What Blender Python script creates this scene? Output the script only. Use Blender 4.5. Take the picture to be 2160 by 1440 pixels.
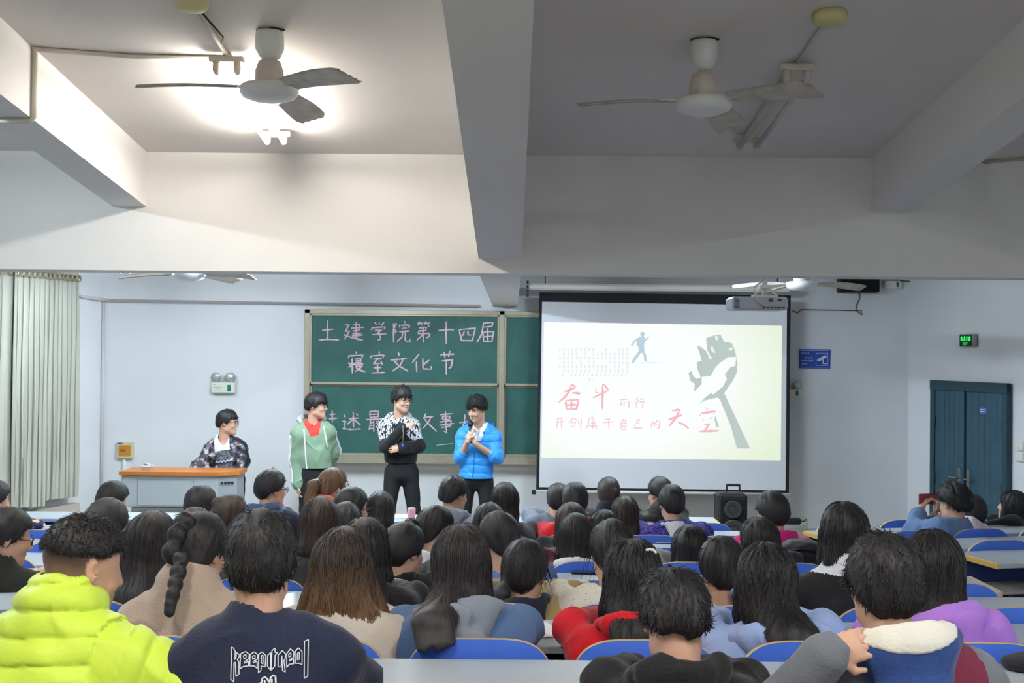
import bpy, math, random
import numpy as np
from mathutils import Vector, Matrix, noise as mnoise
from mathutils.bvhtree import BVHTree
from mathutils.kdtree import KDTree

for _o in list(bpy.data.objects): bpy.data.objects.remove(_o, do_unlink=True)
SC = bpy.context.scene
COL = SC.collection
random.seed(7)

# ------------------------------------------------------------------ camera
F = 2500.0
CAMZ = 2.15
cam_d = bpy.data.cameras.new('camera'); cam = bpy.data.objects.new('camera', cam_d); COL.objects.link(cam)
cam_d.sensor_width = 36.0; cam_d.lens = 36.0 * F / 2160.0
cam_d.clip_start = 0.05; cam_d.clip_end = 100
CAMR = Matrix.Rotation(math.pi/2 + math.atan(20/F), 4, 'X') @ Matrix.Rotation(0.0085, 4, 'Z')
cam.matrix_world = Matrix.Translation((0, 0, CAMZ)) @ CAMR
SC.camera = cam
CR3 = CAMR.to_3x3()

def P(px, py, d):
    """point on the sight line of a photo pixel, d metres into the room"""
    v = CR3 @ Vector(((px-1080)/F, -(py-720)/F, -1.0))
    return Vector((0, 0, CAMZ)) + v * (d / v.y)

# ------------------------------------------------------------------ world, exposure
w = bpy.data.worlds.new('world'); SC.world = w; w.use_nodes = True
w.node_tree.nodes['Background'].inputs[0].default_value = (0.80, 0.88, 1.0, 1)
w.node_tree.nodes['Background'].inputs[1].default_value = 0.35
SC.view_settings.view_transform = 'Standard'
SC.view_settings.look = 'None'
SC.view_settings.exposure = 0.26
SC.view_settings.gamma = 1.0
SC.view_settings.use_curve_mapping = False
TUBE_R = 230.0          # battens over the back rows
SC.cycles.max_bounces = 7
SC.cycles.diffuse_bounces = 4
SC.cycles.glossy_bounces = 3
SC.cycles.sample_clamp_indirect = 6.0
TUBE_W = 97.0          # radiance of a lit fluorescent tube
TUBE_S = 400.0         # stage battens
# ------------------------------------------------------------------ colour + materials
def lin(c):
    c = c / 255.0
    return c / 12.92 if c <= 0.04045 else ((c + 0.055) / 1.055) ** 2.4
def rgb(*a):
    if len(a) == 1: a = a[0]
    return (lin(a[0]), lin(a[1]), lin(a[2]), 1.0)

MATS = {}
def mat(name, col, rough=0.6, spec=0.3, metal=0.0, emit=0.0, var=0.0, vscale=6.0, bump=0.0, bscale=40.0, bstretch=None, alpha=None, sheen=0.0, coat=0.0, sss=0.0):
    if name in MATS: return MATS[name]
    m = bpy.data.materials.new(name); m.use_nodes = True
    nt = m.node_tree; b = nt.nodes['Principled BSDF']
    c = rgb(col)
    b.inputs['Base Color'].default_value = c
    b.inputs['Roughness'].default_value = rough
    b.inputs['Specular IOR Level'].default_value = spec
    b.inputs['Metallic'].default_value = metal
    if sheen: b.inputs['Sheen Weight'].default_value = sheen
    if coat: b.inputs['Coat Weight'].default_value = coat
    if sss:
        b.inputs['Subsurface Weight'].default_value = sss
        b.inputs['Subsurface Radius'].default_value = (0.012, 0.005, 0.003)
        b.inputs['Subsurface Scale'].default_value = 1.0
    if emit:
        b.inputs['Emission Color'].default_value = c
        b.inputs['Emission Strength'].default_value = emit
    if alpha is not None: b.inputs['Alpha'].default_value = alpha
    if var or bump:
        tc = nt.nodes.new('ShaderNodeTexCoord')
        mp = nt.nodes.new('ShaderNodeMapping')
        nt.links.new(tc.outputs['Object'], mp.inputs[0])
        if bstretch: mp.inputs['Scale'].default_value = bstretch
    if var:
        n = nt.nodes.new('ShaderNodeTexNoise'); n.inputs['Scale'].default_value = vscale; n.inputs['Detail'].default_value = 5
        nt.links.new(mp.outputs[0], n.inputs['Vector'])
        r = nt.nodes.new('ShaderNodeValToRGB')
        r.color_ramp.elements[0].position = 0.3; r.color_ramp.elements[1].position = 0.72
        k0, k1 = 1 - var, 1 + var * 0.6
        r.color_ramp.elements[0].color = (c[0]*k0, c[1]*k0, c[2]*k0, 1)
        r.color_ramp.elements[1].color = (min(1, c[0]*k1), min(1, c[1]*k1), min(1, c[2]*k1), 1)
        nt.links.new(n.outputs[0], r.inputs[0]); nt.links.new(r.outputs[0], b.inputs['Base Color'])
    if bump:
        n2 = nt.nodes.new('ShaderNodeTexNoise'); n2.inputs['Scale'].default_value = bscale; n2.inputs['Detail'].default_value = 4
        nt.links.new(mp.outputs[0], n2.inputs['Vector'])
        bp = nt.nodes.new('ShaderNodeBump'); bp.inputs['Strength'].default_value = bump; bp.inputs['Distance'].default_value = 0.01
        nt.links.new(n2.outputs[0], bp.inputs['Height']); nt.links.new(bp.outputs[0], b.inputs['Normal'])
    MATS[name] = m
    return m

def print_mat(name, cols, scale=20.0, stretch=(1, 1, 1), rough=0.8, kind='noise', bump=0.3, stops=None):
    """printed cloth: hard-edged colour patches"""
    if name in MATS: return MATS[name]
    m = bpy.data.materials.new(name); m.use_nodes = True
    nt = m.node_tree; b = nt.nodes['Principled BSDF']; b.inputs['Roughness'].default_value = rough
    b.inputs['Specular IOR Level'].default_value = 0.2
    tc = nt.nodes.new('ShaderNodeTexCoord'); mp = nt.nodes.new('ShaderNodeMapping')
    mp.inputs['Scale'].default_value = stretch
    nt.links.new(tc.outputs['Object'], mp.inputs[0])
    if kind == 'voronoi':
        n = nt.nodes.new('ShaderNodeTexVoronoi'); n.inputs['Scale'].default_value = scale
        nt.links.new(mp.outputs[0], n.inputs['Vector'])
        sep = nt.nodes.new('ShaderNodeSeparateColor'); nt.links.new(n.outputs['Color'], sep.inputs[0]); src = sep.outputs[0]
    elif kind == 'specks':
        n = nt.nodes.new('ShaderNodeTexVoronoi'); n.inputs['Scale'].default_value = scale
        nt.links.new(mp.outputs[0], n.inputs['Vector']); src = n.outputs['Distance']
    else:
        n = nt.nodes.new('ShaderNodeTexNoise'); n.inputs['Scale'].default_value = scale; n.inputs['Detail'].default_value = 3
        nt.links.new(mp.outputs[0], n.inputs['Vector']); src = n.outputs[0]
    r = nt.nodes.new('ShaderNodeValToRGB'); r.color_ramp.interpolation = 'CONSTANT'
    k = len(cols)
    pos = stops or ([i / k for i in range(k)] if kind == 'voronoi' else [0.0] + [0.36 + 0.28 * i / max(1, k-1) for i in range(1, k)])
    while len(r.color_ramp.elements) < k: r.color_ramp.elements.new(0.5)
    for i in range(k):
        r.color_ramp.elements[i].position = pos[i]; r.color_ramp.elements[i].color = rgb(cols[i])
    nt.links.new(src, r.inputs[0]); nt.links.new(r.outputs[0], b.inputs['Base Color'])
    if bump:
        n2 = nt.nodes.new('ShaderNodeTexNoise'); n2.inputs['Scale'].default_value = 60
        nt.links.new(tc.outputs['Object'], n2.inputs['Vector'])
        bp = nt.nodes.new('ShaderNodeBump'); bp.inputs['Strength'].default_value = bump; bp.inputs['Distance'].default_value = 0.01
        nt.links.new(n2.outputs[0], bp.inputs['Height']); nt.links.new(bp.outputs[0], b.inputs['Normal'])
    MATS[name] = m
    return m

def hair_mat(name, col, tip=None):
    """hair: streaks that follow the mesh's own strand coordinate"""
    if name in MATS: return MATS[name]
    m = bpy.data.materials.new(name); m.use_nodes = True
    nt = m.node_tree; b = nt.nodes['Principled BSDF']
    b.inputs['Roughness'].default_value = 0.48; b.inputs['Specular IOR Level'].default_value = 0.4
    at = nt.nodes.new('ShaderNodeAttribute'); at.attribute_name = 'strand'
    n = nt.nodes.new('ShaderNodeTexNoise'); n.inputs['Scale'].default_value = 1.0; n.inputs['Detail'].default_value = 6; n.inputs['Roughness'].default_value = 0.7
    nt.links.new(at.outputs['Vector'], n.inputs['Vector'])
    r = nt.nodes.new('ShaderNodeValToRGB')
    c = rgb(col)
    r.color_ramp.elements[0].position = 0.3; r.color_ramp.elements[0].color = (c[0]*0.6, c[1]*0.6, c[2]*0.6, 1)
    r.color_ramp.elements[1].position = 0.75; r.color_ramp.elements[1].color = (c[0]*1.5, c[1]*1.5, c[2]*1.5, 1)
    nt.links.new(n.outputs[0], r.inputs[0])
    out = r.outputs[0]
    if tip:
        a2 = nt.nodes.new('ShaderNodeAttribute'); a2.attribute_name = 'along'
        mx = nt.nodes.new('ShaderNodeMix'); mx.data_type = 'RGBA'; mx.blend_type = 'MIX'
        t = rgb(tip)
        r2 = nt.nodes.new('ShaderNodeValToRGB')
        r2.color_ramp.elements[0].position = 0.3; r2.color_ramp.elements[0].color = (t[0]*0.5, t[1]*0.5, t[2]*0.5, 1)
        r2.color_ramp.elements[1].position = 0.75; r2.color_ramp.elements[1].color = (t[0]*1.5, t[1]*1.5, t[2]*1.5, 1)
        nt.links.new(n.outputs[0], r2.inputs[0])
        nt.links.new(a2.outputs['Fac'], mx.inputs['Factor'])
        nt.links.new(out, mx.inputs['A']); nt.links.new(r2.outputs[0], mx.inputs['B'])
        out = mx.outputs['Result']
    nt.links.new(out, b.inputs['Base Color'])
    bp = nt.nodes.new('ShaderNodeBump'); bp.inputs['Strength'].default_value = 0.7; bp.inputs['Distance'].default_value = 0.004
    nt.links.new(n.outputs[0], bp.inputs['Height']); nt.links.new(bp.outputs[0], b.inputs['Normal'])
    MATS[name] = m
    return m

# ------------------------------------------------------------------ object helpers
def tag(o, label=None, cat=None, group=None, kind=None):
    if label: o['label'] = label
    if cat: o['category'] = cat
    if group: o['group'] = group
    if kind: o['kind'] = kind
    return o

def empty(name, loc, rz=0.0, label=None, cat=None, group=None):
    o = bpy.data.objects.new(name, None); COL.objects.link(o)
    o.location = loc; o.rotation_euler = (0, 0, rz); o.empty_display_size = 0.1
    return tag(o, label, cat, group)

def link_mesh(name, me, mats=None, parent=None, loc=None):
    o = bpy.data.objects.new(name, me); COL.objects.link(o)
    for m in (mats if isinstance(mats, (list, tuple)) else [mats]):
        if m: me.materials.append(m)
    if parent: o.parent = parent
    if loc is not None: o.location = loc
    return o

class MB:
    """collects simple shapes into one mesh"""
    def __init__(s): s.v = []; s.f = []; s.m = []; s.mi = 0; s.smooth = []
    def add(s, vs, fs, smooth=False):
        b = len(s.v); s.v += [tuple(x) for x in vs]
        for f in fs:
            s.f.append([b + i for i in f]); s.m.append(s.mi); s.smooth.append(smooth)
        return s
    def box(s, x0, y0, z0, x1, y1, z1, M=None, bev=0.0):
        if bev > 0:
            bev = min(bev, abs(x1-x0)*.45, abs(y1-y0)*.45, abs(z1-z0)*.45)
            bm_v = []
            for z, ins in ((z0, bev), (z0+bev, 0), (z1-bev, 0), (z1, bev)):
                bb = bev
                X0, X1, Y0, Y1 = x0+ins, x1-ins, y0+ins, y1-ins
                bm_v += [(X0+bb, Y0, z), (X1-bb, Y0, z), (X1, Y0+bb, z), (X1, Y1-bb, z), (X1-bb, Y1, z), (X0+bb, Y1, z), (X0, Y1-bb, z), (X0, Y0+bb, z)]
            fs = [list(range(7, -1, -1)), list(range(24, 32))]
            for k in range(3):
                for i in range(8):
                    j = (i+1) % 8
                    fs.append([k*8+i, k*8+j, k*8+8+j, k*8+8+i])
            vs = bm_v
        else:
            vs = [(x0,y0,z0),(x1,y0,z0),(x1,y1,z0),(x0,y1,z0),(x0,y0,z1),(x1,y0,z1),(x1,y1,z1),(x0,y1,z1)]
            fs = [(3,2,1,0),(4,5,6,7),(0,1,5,4),(1,2,6,5),(2,3,7,6),(3,0,4,7)]
        if M is not None: vs = [M @ Vector(p) for p in vs]
        return s.add(vs, fs)
    def tube(s, pts, r, n=10, caps=True, smooth=True, flat=1.0):
        pts = [Vector(p) for p in pts]; k = len(pts)
        rs = r if isinstance(r, (list, tuple)) else [r]*k
        vs = []; up = None
        for i, p in enumerate(pts):
            t = (pts[min(i+1, k-1)] - pts[max(i-1, 0)])
            if t.length < 1e-9: t = Vector((0, 0, 1))
            t.normalize()
            if up is None:
                up = Vector((0, 0, 1)) if abs(t.z) < 0.9 else Vector((0, 1, 0))
            a = (up - t*up.dot(t)); a.normalize(); b = t.cross(a); up = a
            for j in range(n):
                q = 2*math.pi*j/n
                vs.append(p + (a*math.cos(q)*flat + b*math.sin(q))*rs[i])
        fs = []
        for i in range(k-1):
            for j in range(n):
                j2 = (j+1) % n
                fs.append((i*n+j, i*n+j2, (i+1)*n+j2, (i+1)*n+j))
        if caps: fs += [tuple(range(n-1, -1, -1)), tuple((k-1)*n+j for j in range(n))]
        return s.add(vs, fs, smooth)
    def lathe(s, prof, n=24, M=None, smooth=True):
        vs = []; k = len(prof)
        for r, z in prof:
            for j in range(n):
                q = 2*math.pi*j/n
                vs.append(Vector((r*math.cos(q), r*math.sin(q), z)))
        fs = []
        for i in range(k-1):
            for j in range(n):
                j2 = (j+1) % n
                fs.append((i*n+j, i*n+j2, (i+1)*n+j2, (i+1)*n+j))
        fs += [tuple(range(n-1, -1, -1)), tuple((k-1)*n+j for j in range(n))]
        if M is not None: vs = [M @ p for p in vs]
        return s.add(vs, fs, smooth)
    def prism(s, poly, fn, h0, h1):
        """poly 2D outline; fn(u, v, h) -> point"""
        n = len(poly)
        vs = [fn(u, v, h0) for u, v in poly] + [fn(u, v, h1) for u, v in poly]
        fs = [tuple(range(n-1, -1, -1)), tuple(range(n, 2*n))] + [(i, (i+1) % n, n+(i+1) % n, n+i) for i in range(n)]
        return s.add(vs, fs)
    def grid(s, rows, smooth=True, close_u=False):
        r = len(rows); c = len(rows[0]); vs = [p for row in rows for p in row]; fs = []
        for i in range(r-1):
            for j in range(c if close_u else c-1):
                j2 = (j+1) % c
                fs.append((i*c+j, i*c+j2, (i+1)*c+j2, (i+1)*c+j))
        return s.add(vs, fs, smooth)
    def build(s, name, mats, parent=None, loc=None):
        me = bpy.data.meshes.new(name); me.from_pydata([tuple(v) for v in s.v], [], s.f)
        o = link_mesh(name, me, mats, parent, loc)
        me.polygons.foreach_set('material_index', s.m); me.polygons.foreach_set('use_smooth', s.smooth)
        me.update()
        import bmesh
        bm = bmesh.new(); bm.from_mesh(me); bmesh.ops.recalc_face_normals(bm, faces=bm.faces); bm.to_mesh(me); bm.free()
        return o

def copy_tree(o, parent=None):
    c = o.copy(); COL.objects.link(c)
    if parent is not None: c.parent = parent
    for ch in list(o.children): copy_tree(ch, c)
    return c

def ribbon(mb, pts, w, fn, taper=0.5, h=0.0, rough=0.0):
    """flat brush/chalk stroke along pts (2D); fn(u, v, h) -> 3D point"""
    pts = [Vector((p[0], p[1])) for p in pts]
    # resample
    out = []
    for i in range(len(pts)-1):
        n = max(1, int((pts[i+1]-pts[i]).length / (w*1.2)))
        for k in range(n): out.append(pts[i].lerp(pts[i+1], k/n))
    out.append(pts[-1]); pts = out; k = len(pts)
    vs = []
    for i, p in enumerate(pts):
        t = pts[min(i+1, k-1)] - pts[max(i-1, 0)]
        if t.length < 1e-9: t = Vector((1, 0))
        t.normalize(); nrm = Vector((-t.y, t.x))
        q = i / max(1, k-1)
        ww = w * 0.5 * (1 - taper * abs(2*q-1)**3) * (1 + rough*(random.random()-.5))
        a, b = p + nrm*ww, p - nrm*ww
        vs += [fn(a.x, a.y, h), fn(b.x, b.y, h)]
    fs = [(2*i, 2*i+1, 2*i+3, 2*i+2) for i in range(k-1)]
    mb.add(vs, fs)
# ------------------------------------------------------------------ setting out
FW = 13.05                                   # front wall
STAGE = 0.13
ROWD = [3.60, 4.43, 5.22, 6.08, 6.95, 7.85, 8.80, 9.65]
ROWF = [.419, .352, .289, .220, .150, .085, .033, .015]
BACKF = .49
WARM = (236, 229, 218); 
def ceil_z(y): return 3.39 + .115*(7.5-y)

M_wall = mat('wall_paint', (224, 225, 228), rough=.75, spec=.2, var=.035, vscale=1.5, bump=.05, bscale=90)
M_ceil = mat('ceiling_paint', (226, 220, 214), rough=.85, spec=.1, var=.05, vscale=1.1, bump=.04, bscale=70)
M_beam = mat('beam_paint', (229, 226, 221), rough=.8, spec=.15, var=.03, vscale=1.3, bump=.04, bscale=80)
M_floor = mat('floor_terrazzo', (120, 116, 112), rough=.45, spec=.4, var=.25, vscale=30)
M_stage = mat('stage_boards', (190, 178, 160), rough=.5, var=.12, vscale=4, bstretch=(1, 8, 1))

def struct(name, mb, m, parent=None):
    o = mb.build(name, m, parent)
    if parent is None: o['kind'] = 'structure'
    return o

def wallstrip(name, p, q, z0, z1, t, m):
    """vertical wall from plan point p to q, thickness t to the side away from the room (right-hand side of p->q is outside when t>0)"""
    p, q = Vector((p[0], p[1], 0)), Vector((q[0], q[1], 0))
    d = (q-p).normalized(); n = Vector((d.y, -d.x, 0))*t
    mb = MB()
    a, b, c, e = p, q, q+n, p+n
    vs = [(v.x, v.y, z0) for v in (a, b, c, e)] + [(v.x, v.y, z1) for v in (a, b, c, e)]
    mb.add(vs, [(3,2,1,0),(4,5,6,7),(0,1,5,4),(1,2,6,5),(2,3,7,6),(3,0,4,7)])
    return struct(name, mb, m)

LC = Vector((-4.50, FW)); LDIR = Vector((-.367, -.930))
RC = Vector((4.365, FW)); RDIR = Vector((.240, -.971))
LB = LC + LDIR*4.6; RB = RC + RDIR*7.5
BX0, BX1, BY = -6.25, 6.25, -2.2
H = 5.2
# front wall, side walls (angled near the stage), back wall
wallstrip('wall_front', LC, RC, -.1, 3.3, -.25, M_wall)
wallstrip('wall_left', (BX0, LB.y), LC, -.1, H, -.2, M_wall)
mb = MB()
wallstrip('wall_left_rear', (BX0, BY), (BX0, LB.y), -.1, H, -.2, M_wall)
wallstrip('wall_right', RC, (BX1, RB.y), -.1, H, -.2, M_wall)
wallstrip('wall_right_rear', (BX1, RB.y), (BX1, BY), -.1, H, -.2, M_wall)
wallstrip('wall_back', (BX1, BY), (BX0, BY), -.1, H, -.2, M_wall)
# ceiling: sloped slab over the seats, flat slab over the stage
mb = MB()
y0, y1 = BY, 7.55
mb.add([(BX0, y0, ceil_z(y0)), (BX1, y0, ceil_z(y0)), (BX1, y1, ceil_z(y1)), (BX0, y1, ceil_z(y1)),
        (BX0, y0, ceil_z(y0)+.2), (BX1, y0, ceil_z(y0)+.2), (BX1, y1, ceil_z(y1)+.2), (BX0, y1, ceil_z(y1)+.2)],
       [(3,2,1,0),(4,5,6,7),(0,1,5,4),(1,2,6,5),(2,3,7,6),(3,0,4,7)])
struct('ceiling', mb, M_ceil)
mb = MB(); mb.box(BX0, 7.6, 3.12, BX1, FW+.2, 3.3); struct('ceiling_stage', mb, M_ceil)
# beams
CBY0, CBY1, CBZ = 7.50, 7.76, 2.64
mb = MB(); mb.box(BX0, CBY0, CBZ, BX1, CBY1, 3.8); struct('beam_cross', mb, M_beam)
def long_beam(name, xa, xb, drop, ya=BY, yb=CBY0+.01):
    mb = MB(); vs = []
    for y in (ya, yb):
        for x in (xa, xb):
            vs += [(x, y, ceil_z(y)-drop), (x, y, ceil_z(y)+.02)]
    mb.add(vs, [(0,2,6,4),(0,1,3,2),(4,6,7,5),(0,4,5,1),(2,3,7,6),(1,5,7,3)])
    return struct(name, mb, M_beam)
long_beam('beam_middle', -.217, .057, .655)
long_beam('beam_left', -2.54, -2.325, .345)
long_beam('beam_right', 2.27, 2.50, .345)
mb = MB(); mb.box(-.215, CBY1-.01, 2.64, .055, FW, 3.13); struct('beam_stage_middle', mb, M_beam)
# floor: steps falling towards the stage
mb = MB()
ys = [BY] + [d-.36 for d in ROWD] + [FW+.2]
fl = [BACKF] + ROWF[:7] + [0.0]
ys = [BY] + [d-.36 for d in ROWD[:7]] + [ROWD[7]-.36, FW+.2]
for i in range(len(ys)-1):
    mb.box(BX0, ys[i], -.1, BX1, ys[i+1], fl[i])
struct('floor', mb, M_floor)
mb = MB()
yS = 10.95
xl, xr = -4.5-.395*(FW-yS), 4.365+.247*(FW-yS)
pts = [(xl+.0, yS), (2.9, yS), (3.6, 12.1), (4.36, FW), (-4.5, FW)]
mb.prism(pts, lambda u, v, h: Vector((u, v, h)), 0.0, STAGE)
struct('floor_stage', mb, M_stage)
# skirting and window ledge
mb = MB(); p = LC+LDIR*.45; q = LC+LDIR*4.5
n = Vector((.930, -.367))
mb.prism([(p.x, p.y), (q.x, q.y), (q.x+n.x*.1, q.y+n.y*.1), (p.x+n.x*.1, p.y+n.y*.1)], lambda u, v, h: Vector((u, v, h)), 0.0, .50)
struct('trim_1', mb, mat('ledge_paint', (196, 186, 174), rough=.6, var=.08, vscale=5))
mb = MB(); mb.box(-4.5, FW-.015, STAGE, 4.36, FW, STAGE+.1); struct('baseboard_front', mb, mat('skirt', (205, 200, 192), rough=.5))

# ------------------------------------------------------------------ lamps: twin fluorescent battens
M_wh = mat('white_enamel', (232, 230, 224), rough=.35, spec=.5)
M_oldwh = mat('aged_plastic', (214, 206, 190), rough=.5, var=.08, vscale=8)
M_off = mat('tube_glass_unlit', (186, 182, 174), rough=.2, spec=.5)
def tube_mat(k, col=(255, 249, 240)):
    name = 'tube_lit_%d_%d' % (k, col[2])
    return mat(name, col, rough=.3, emit=k)
def batten(x, ya, yb, zf, lit, label, group=None, hang=0, col=(255, 249, 240)):
    """twin batten along y under a slab whose underside is zf(y)"""
    t = empty('fluorescent_batten', (x, (ya+yb)/2, zf((ya+yb)/2)), 0, label, 'ceiling light', group)
    sl = (zf(yb)-zf(ya))/(yb-ya); L = (yb-ya); zc = zf((ya+yb)/2)
    R = Matrix.Rotation(math.atan(sl), 4, 'X')
    def PT(u, v, h): return R @ Vector((u, v, h))
    mb = MB(); mb.box(-.022, -L/2, -.045, .022, L/2, 0, R, .006); mb.build('channel', M_oldwh, t)
    for e, nm in ((-1, 'lamp_holder'), (1, 'lamp_holder')):
        mb = MB(); mb.box(-.085, e*L/2-.02, -.05, .085, e*L/2+.02, -.02, R, .005)
        for s in (-1, 1):
            mb.tube([PT(s*.05, e*L/2, -.04), PT(s*.05, e*(L/2-.004), -.085), PT(s*.05, e*(L/2-.02), -.10)], [.018, .02, .012], 8)
        mb.build(nm, M_oldwh, t)
    if hang:
        for e in (-.35, .35):
            mb = MB(); mb.tube([(0, e*L, -.005), (0, e*L, hang)], .006, 6); mb.build('hanger_rod', M_oldwh, t)
    for s in (-1, 1):
        mb = MB(); mb.tube([PT(s*.05, -L/2+.03, -.085), PT(s*.05, L/2-.03, -.085)], .0135, 12)
        mb.build('lamp_tube', tube_mat(lit, col) if lit else M_off, t)
    return t
batten(-1.40, 5.76, 6.98, ceil_z, TUBE_W, 'lit twin fluorescent batten beside the ceiling fan in the bright bay')
batten(1.385, 5.80, 7.02, ceil_z, 0, 'unlit twin fluorescent batten beside the ceiling fan in the dim bay')
COOL = (222, 241, 253)
zst = lambda y: 2.975
batten(-3.75, 10.3, 11.5, zst, TUBE_S*.33, 'lit batten over the lectern side of the stage, hidden by the cross beam', hang=.145, col=COOL)
batten(-1.72, 9.6, 10.8, lambda y: 2.975, TUBE_S, 'lit batten over the stage near the chalkboard, hidden by the cross beam', hang=.145, col=COOL)
batten(1.2, 9.3, 10.5, lambda y: 3.12, TUBE_S*.58, 'lit batten hidden above the projection screen side of the stage', col=COOL)
batten(-3.9, 4.6, 5.8, ceil_z, TUBE_W*2.6, 'lit batten in the bay along the curtain wall', 'lit battens out of frame', col=COOL)
batten(-1.4, .9, 2.1, ceil_z, TUBE_R, 'lit batten over the back rows in the bright bay', 'lit battens out of frame')
batten(1.385, .2, 1.4, ceil_z, TUBE_R*1.3, 'lit batten over the back rows in the dim bay', 'lit battens out of frame')
batten(4.2, .6, 1.8, ceil_z, TUBE_R*1.1, 'lit batten over the back rows near the door side', 'lit battens out of frame', col=COOL)

# junction boxes, conduits
def conduit(name, pts, r, label, m=M_oldwh, cat='cable pipe', n=8):
    mb = MB(); mb.tube(pts, r, n); o = mb.build(name, m); tag(o, label, cat); return o
def jbox(x, y, label):
    mb = MB(); z = ceil_z(y)
    mb.lathe([(.075, z+.005), (.075, z-.03), (.06, z-.05), (.02, z-.055)], 20)
    o = mb.build('junction_box', mat('yellowed_plastic', (212, 205, 150), rough=.5)); tag(o, label, 'junction box')
    o.data.transform(Matrix.Translation((x, y, 0)))
jbox(-1.40, 5.12, 'yellowed round junction box on the ceiling before the lit batten')
jbox(1.39, 5.22, 'yellowed round junction box on the ceiling before the unlit batten')
conduit('conduit', [(-1.40, 5.18, ceil_z(5.18)-.012), (-1.40, 5.76, ceil_z(5.76)-.012)], .012, 'thin ceiling pipe from junction box to lit batten')
conduit('conduit', [(-1.375, 5.2, ceil_z(5.2)-.03), (-1.33, 5.4, ceil_z(5.4)-.06), (-1.36, 5.5, ceil_z(5.5)-.05)], .004, 'loose black wire dangling from the junction box by the lit batten', mat('black_wire', (30, 26, 24)))
conduit('conduit', [(1.39, 5.26, ceil_z(5.26)-.012), (1.385, 5.80, ceil_z(5.8)-.012)], .008, 'thin ceiling pipe from junction box to unlit batten')
conduit('conduit', [(-1.40, 5.80, ceil_z(5.8)-.01), (-1.85, 5.79, ceil_z(5.79)-.012), (-2.325, 5.70, ceil_z(5.7)-.012)], .012, 'pale pipe crossing the ceiling from lit batten to beam')
conduit('conduit', [(-2.31, 5.70, ceil_z(5.7)-.01), (-2.31, 5.70, ceil_z(5.7)-.345), (-2.33, 5.70, ceil_z(5.7)-.358), (-2.56, 5.70, ceil_z(5.7)-.358)], .013, 'pale pipe wrapped around the beam over the curtain side')

# ------------------------------------------------------------------ ceiling fans
M_fan = mat('fan_enamel', (222, 224, 220), rough=.3, spec=.5)
M_fan2 = mat('fan_motor_cap', (208, 198, 188), rough=.45)
M_blade = mat('fan_blade', (196, 188, 174), rough=.5, var=.25, vscale=14)
def fan(x, y, hubz, topz, phis, label, R=.585):
    t = empty('ceiling_fan', (x, y, topz), 0, label, 'ceiling fan')
    h = hubz - topz
    mb = MB(); mb.lathe([(.062, -.012), (.066, -.03), (.066, -.09), (.05, -.13), (.022, -.15)], 20); mb.build('canopy', M_fan, t)
    mb = MB(); mb.tube([(-.06, 0, -.008), (.02, -.02, -.005), (.07, 0, .0)], [.008, .012, .006], 6); mb.build('wire', mat('black_wire', (30, 26, 24)), t)
    mb = MB(); mb.tube([(0, 0, -.13), (0, 0, h+.12)], .0125, 12); mb.build('down_rod', M_fan, t)
    mb = MB(); mb.lathe([(.02, h+.16), (.05, h+.145), (.066, h+.10), (.068, h+.04), (.06, h+.035)], 20); mb.build('motor_cap', M_fan2, t)
    mb = MB(); mb.lathe([(.06, h+.045), (.125, h+.035), (.135, h+.022), (.135, h-.0), (.12, h-.02), (.07, h-.038), (.02, h-.042)], 32); mb.build('motor', M_fan, t)
    for ph in phis:
        a = math.radians(ph); Mx = Matrix.Rotation(a, 4, 'Z')
        rows = []
        N = 12
        for i in range(N+1):
            q = i/N; r = .15 + (R-.15)*q
            wdt = (.055 + .022*min(1, q*1.6)) * (1 if q < .96 else .82)
            tw = math.radians(-14)
            droop = -.03*q*q
            row = []
            for j in range(9):
                s = (j/8-.5)*2
                ridge = .0025*math.cos(s*math.pi*4) * (q > .05)
                row.append(Mx @ Vector((r, s*wdt*math.cos(tw), h+.02+droop + s*wdt*math.sin(tw) + ridge)))
            rows.append(row)
        mb = MB(); mb.grid(rows)
        low = [[p - Vector((0, 0, .004)) for p in row] for row in rows]; mb.grid(low)
        mb.tube(rows[-1], .003, 4); mb.tube([r_[0] for r_ in rows], .003, 4); mb.tube([r_[-1] for r_ in rows], .003, 4)
        b = mb.build('blade', M_blade, t)
        mb = MB(); mb.box(.10, -.02, h+.018, .21, .02, h+.024, Mx); mb.build('blade_bracket', M_fan, b)
    return t
fan(-1.13, 5.46, 3.33, ceil_z(5.46), (196, -43, 80), 'ceiling fan under the bright bay, silhouetted on the lit batten')
fan(.885, 5.53, 3.30, ceil_z(5.53), (186, -50+8, 66), 'ceiling fan under the dim bay beside the unlit batten')
fan(3.16, 6.45, 3.215, ceil_z(6.45), (176, 56, -64), 'ceiling fan with only one blade tip showing beyond the dim bay')
p_ = P(398, 583, 10.0)
fan(p_.x, 10.0, p_.z, 3.12, (176, -12, 60), 'ceiling fan over the stage showing just below the cross beam above the lectern')
p_ = P(1690, 603, 10.3)
fan(p_.x, 10.3, p_.z, 3.12, (12, 172, 100), 'ceiling fan over the stage beside the projector')

# ------------------------------------------------------------------ front wall fittings
def on(px, py, d): 
    p = P(px, py, d); return p
def rect_box(mb, x0, y0, x1, y1, d, t, bev=0.004):
    """upright box whose front shows at pixels (x0,y0)-(x1,y1), front face d metres in, t thick"""
    cx, cy = (x0+x1)/2, (y0+y1)/2
    a = P(x0, cy, d); b = P(x1, cy, d); c = P(cx, y1, d); e = P(cx, y0, d)
    mb.box(a.x, d, c.z, b.x, d+t, e.z, None, bev)
    return mb

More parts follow.
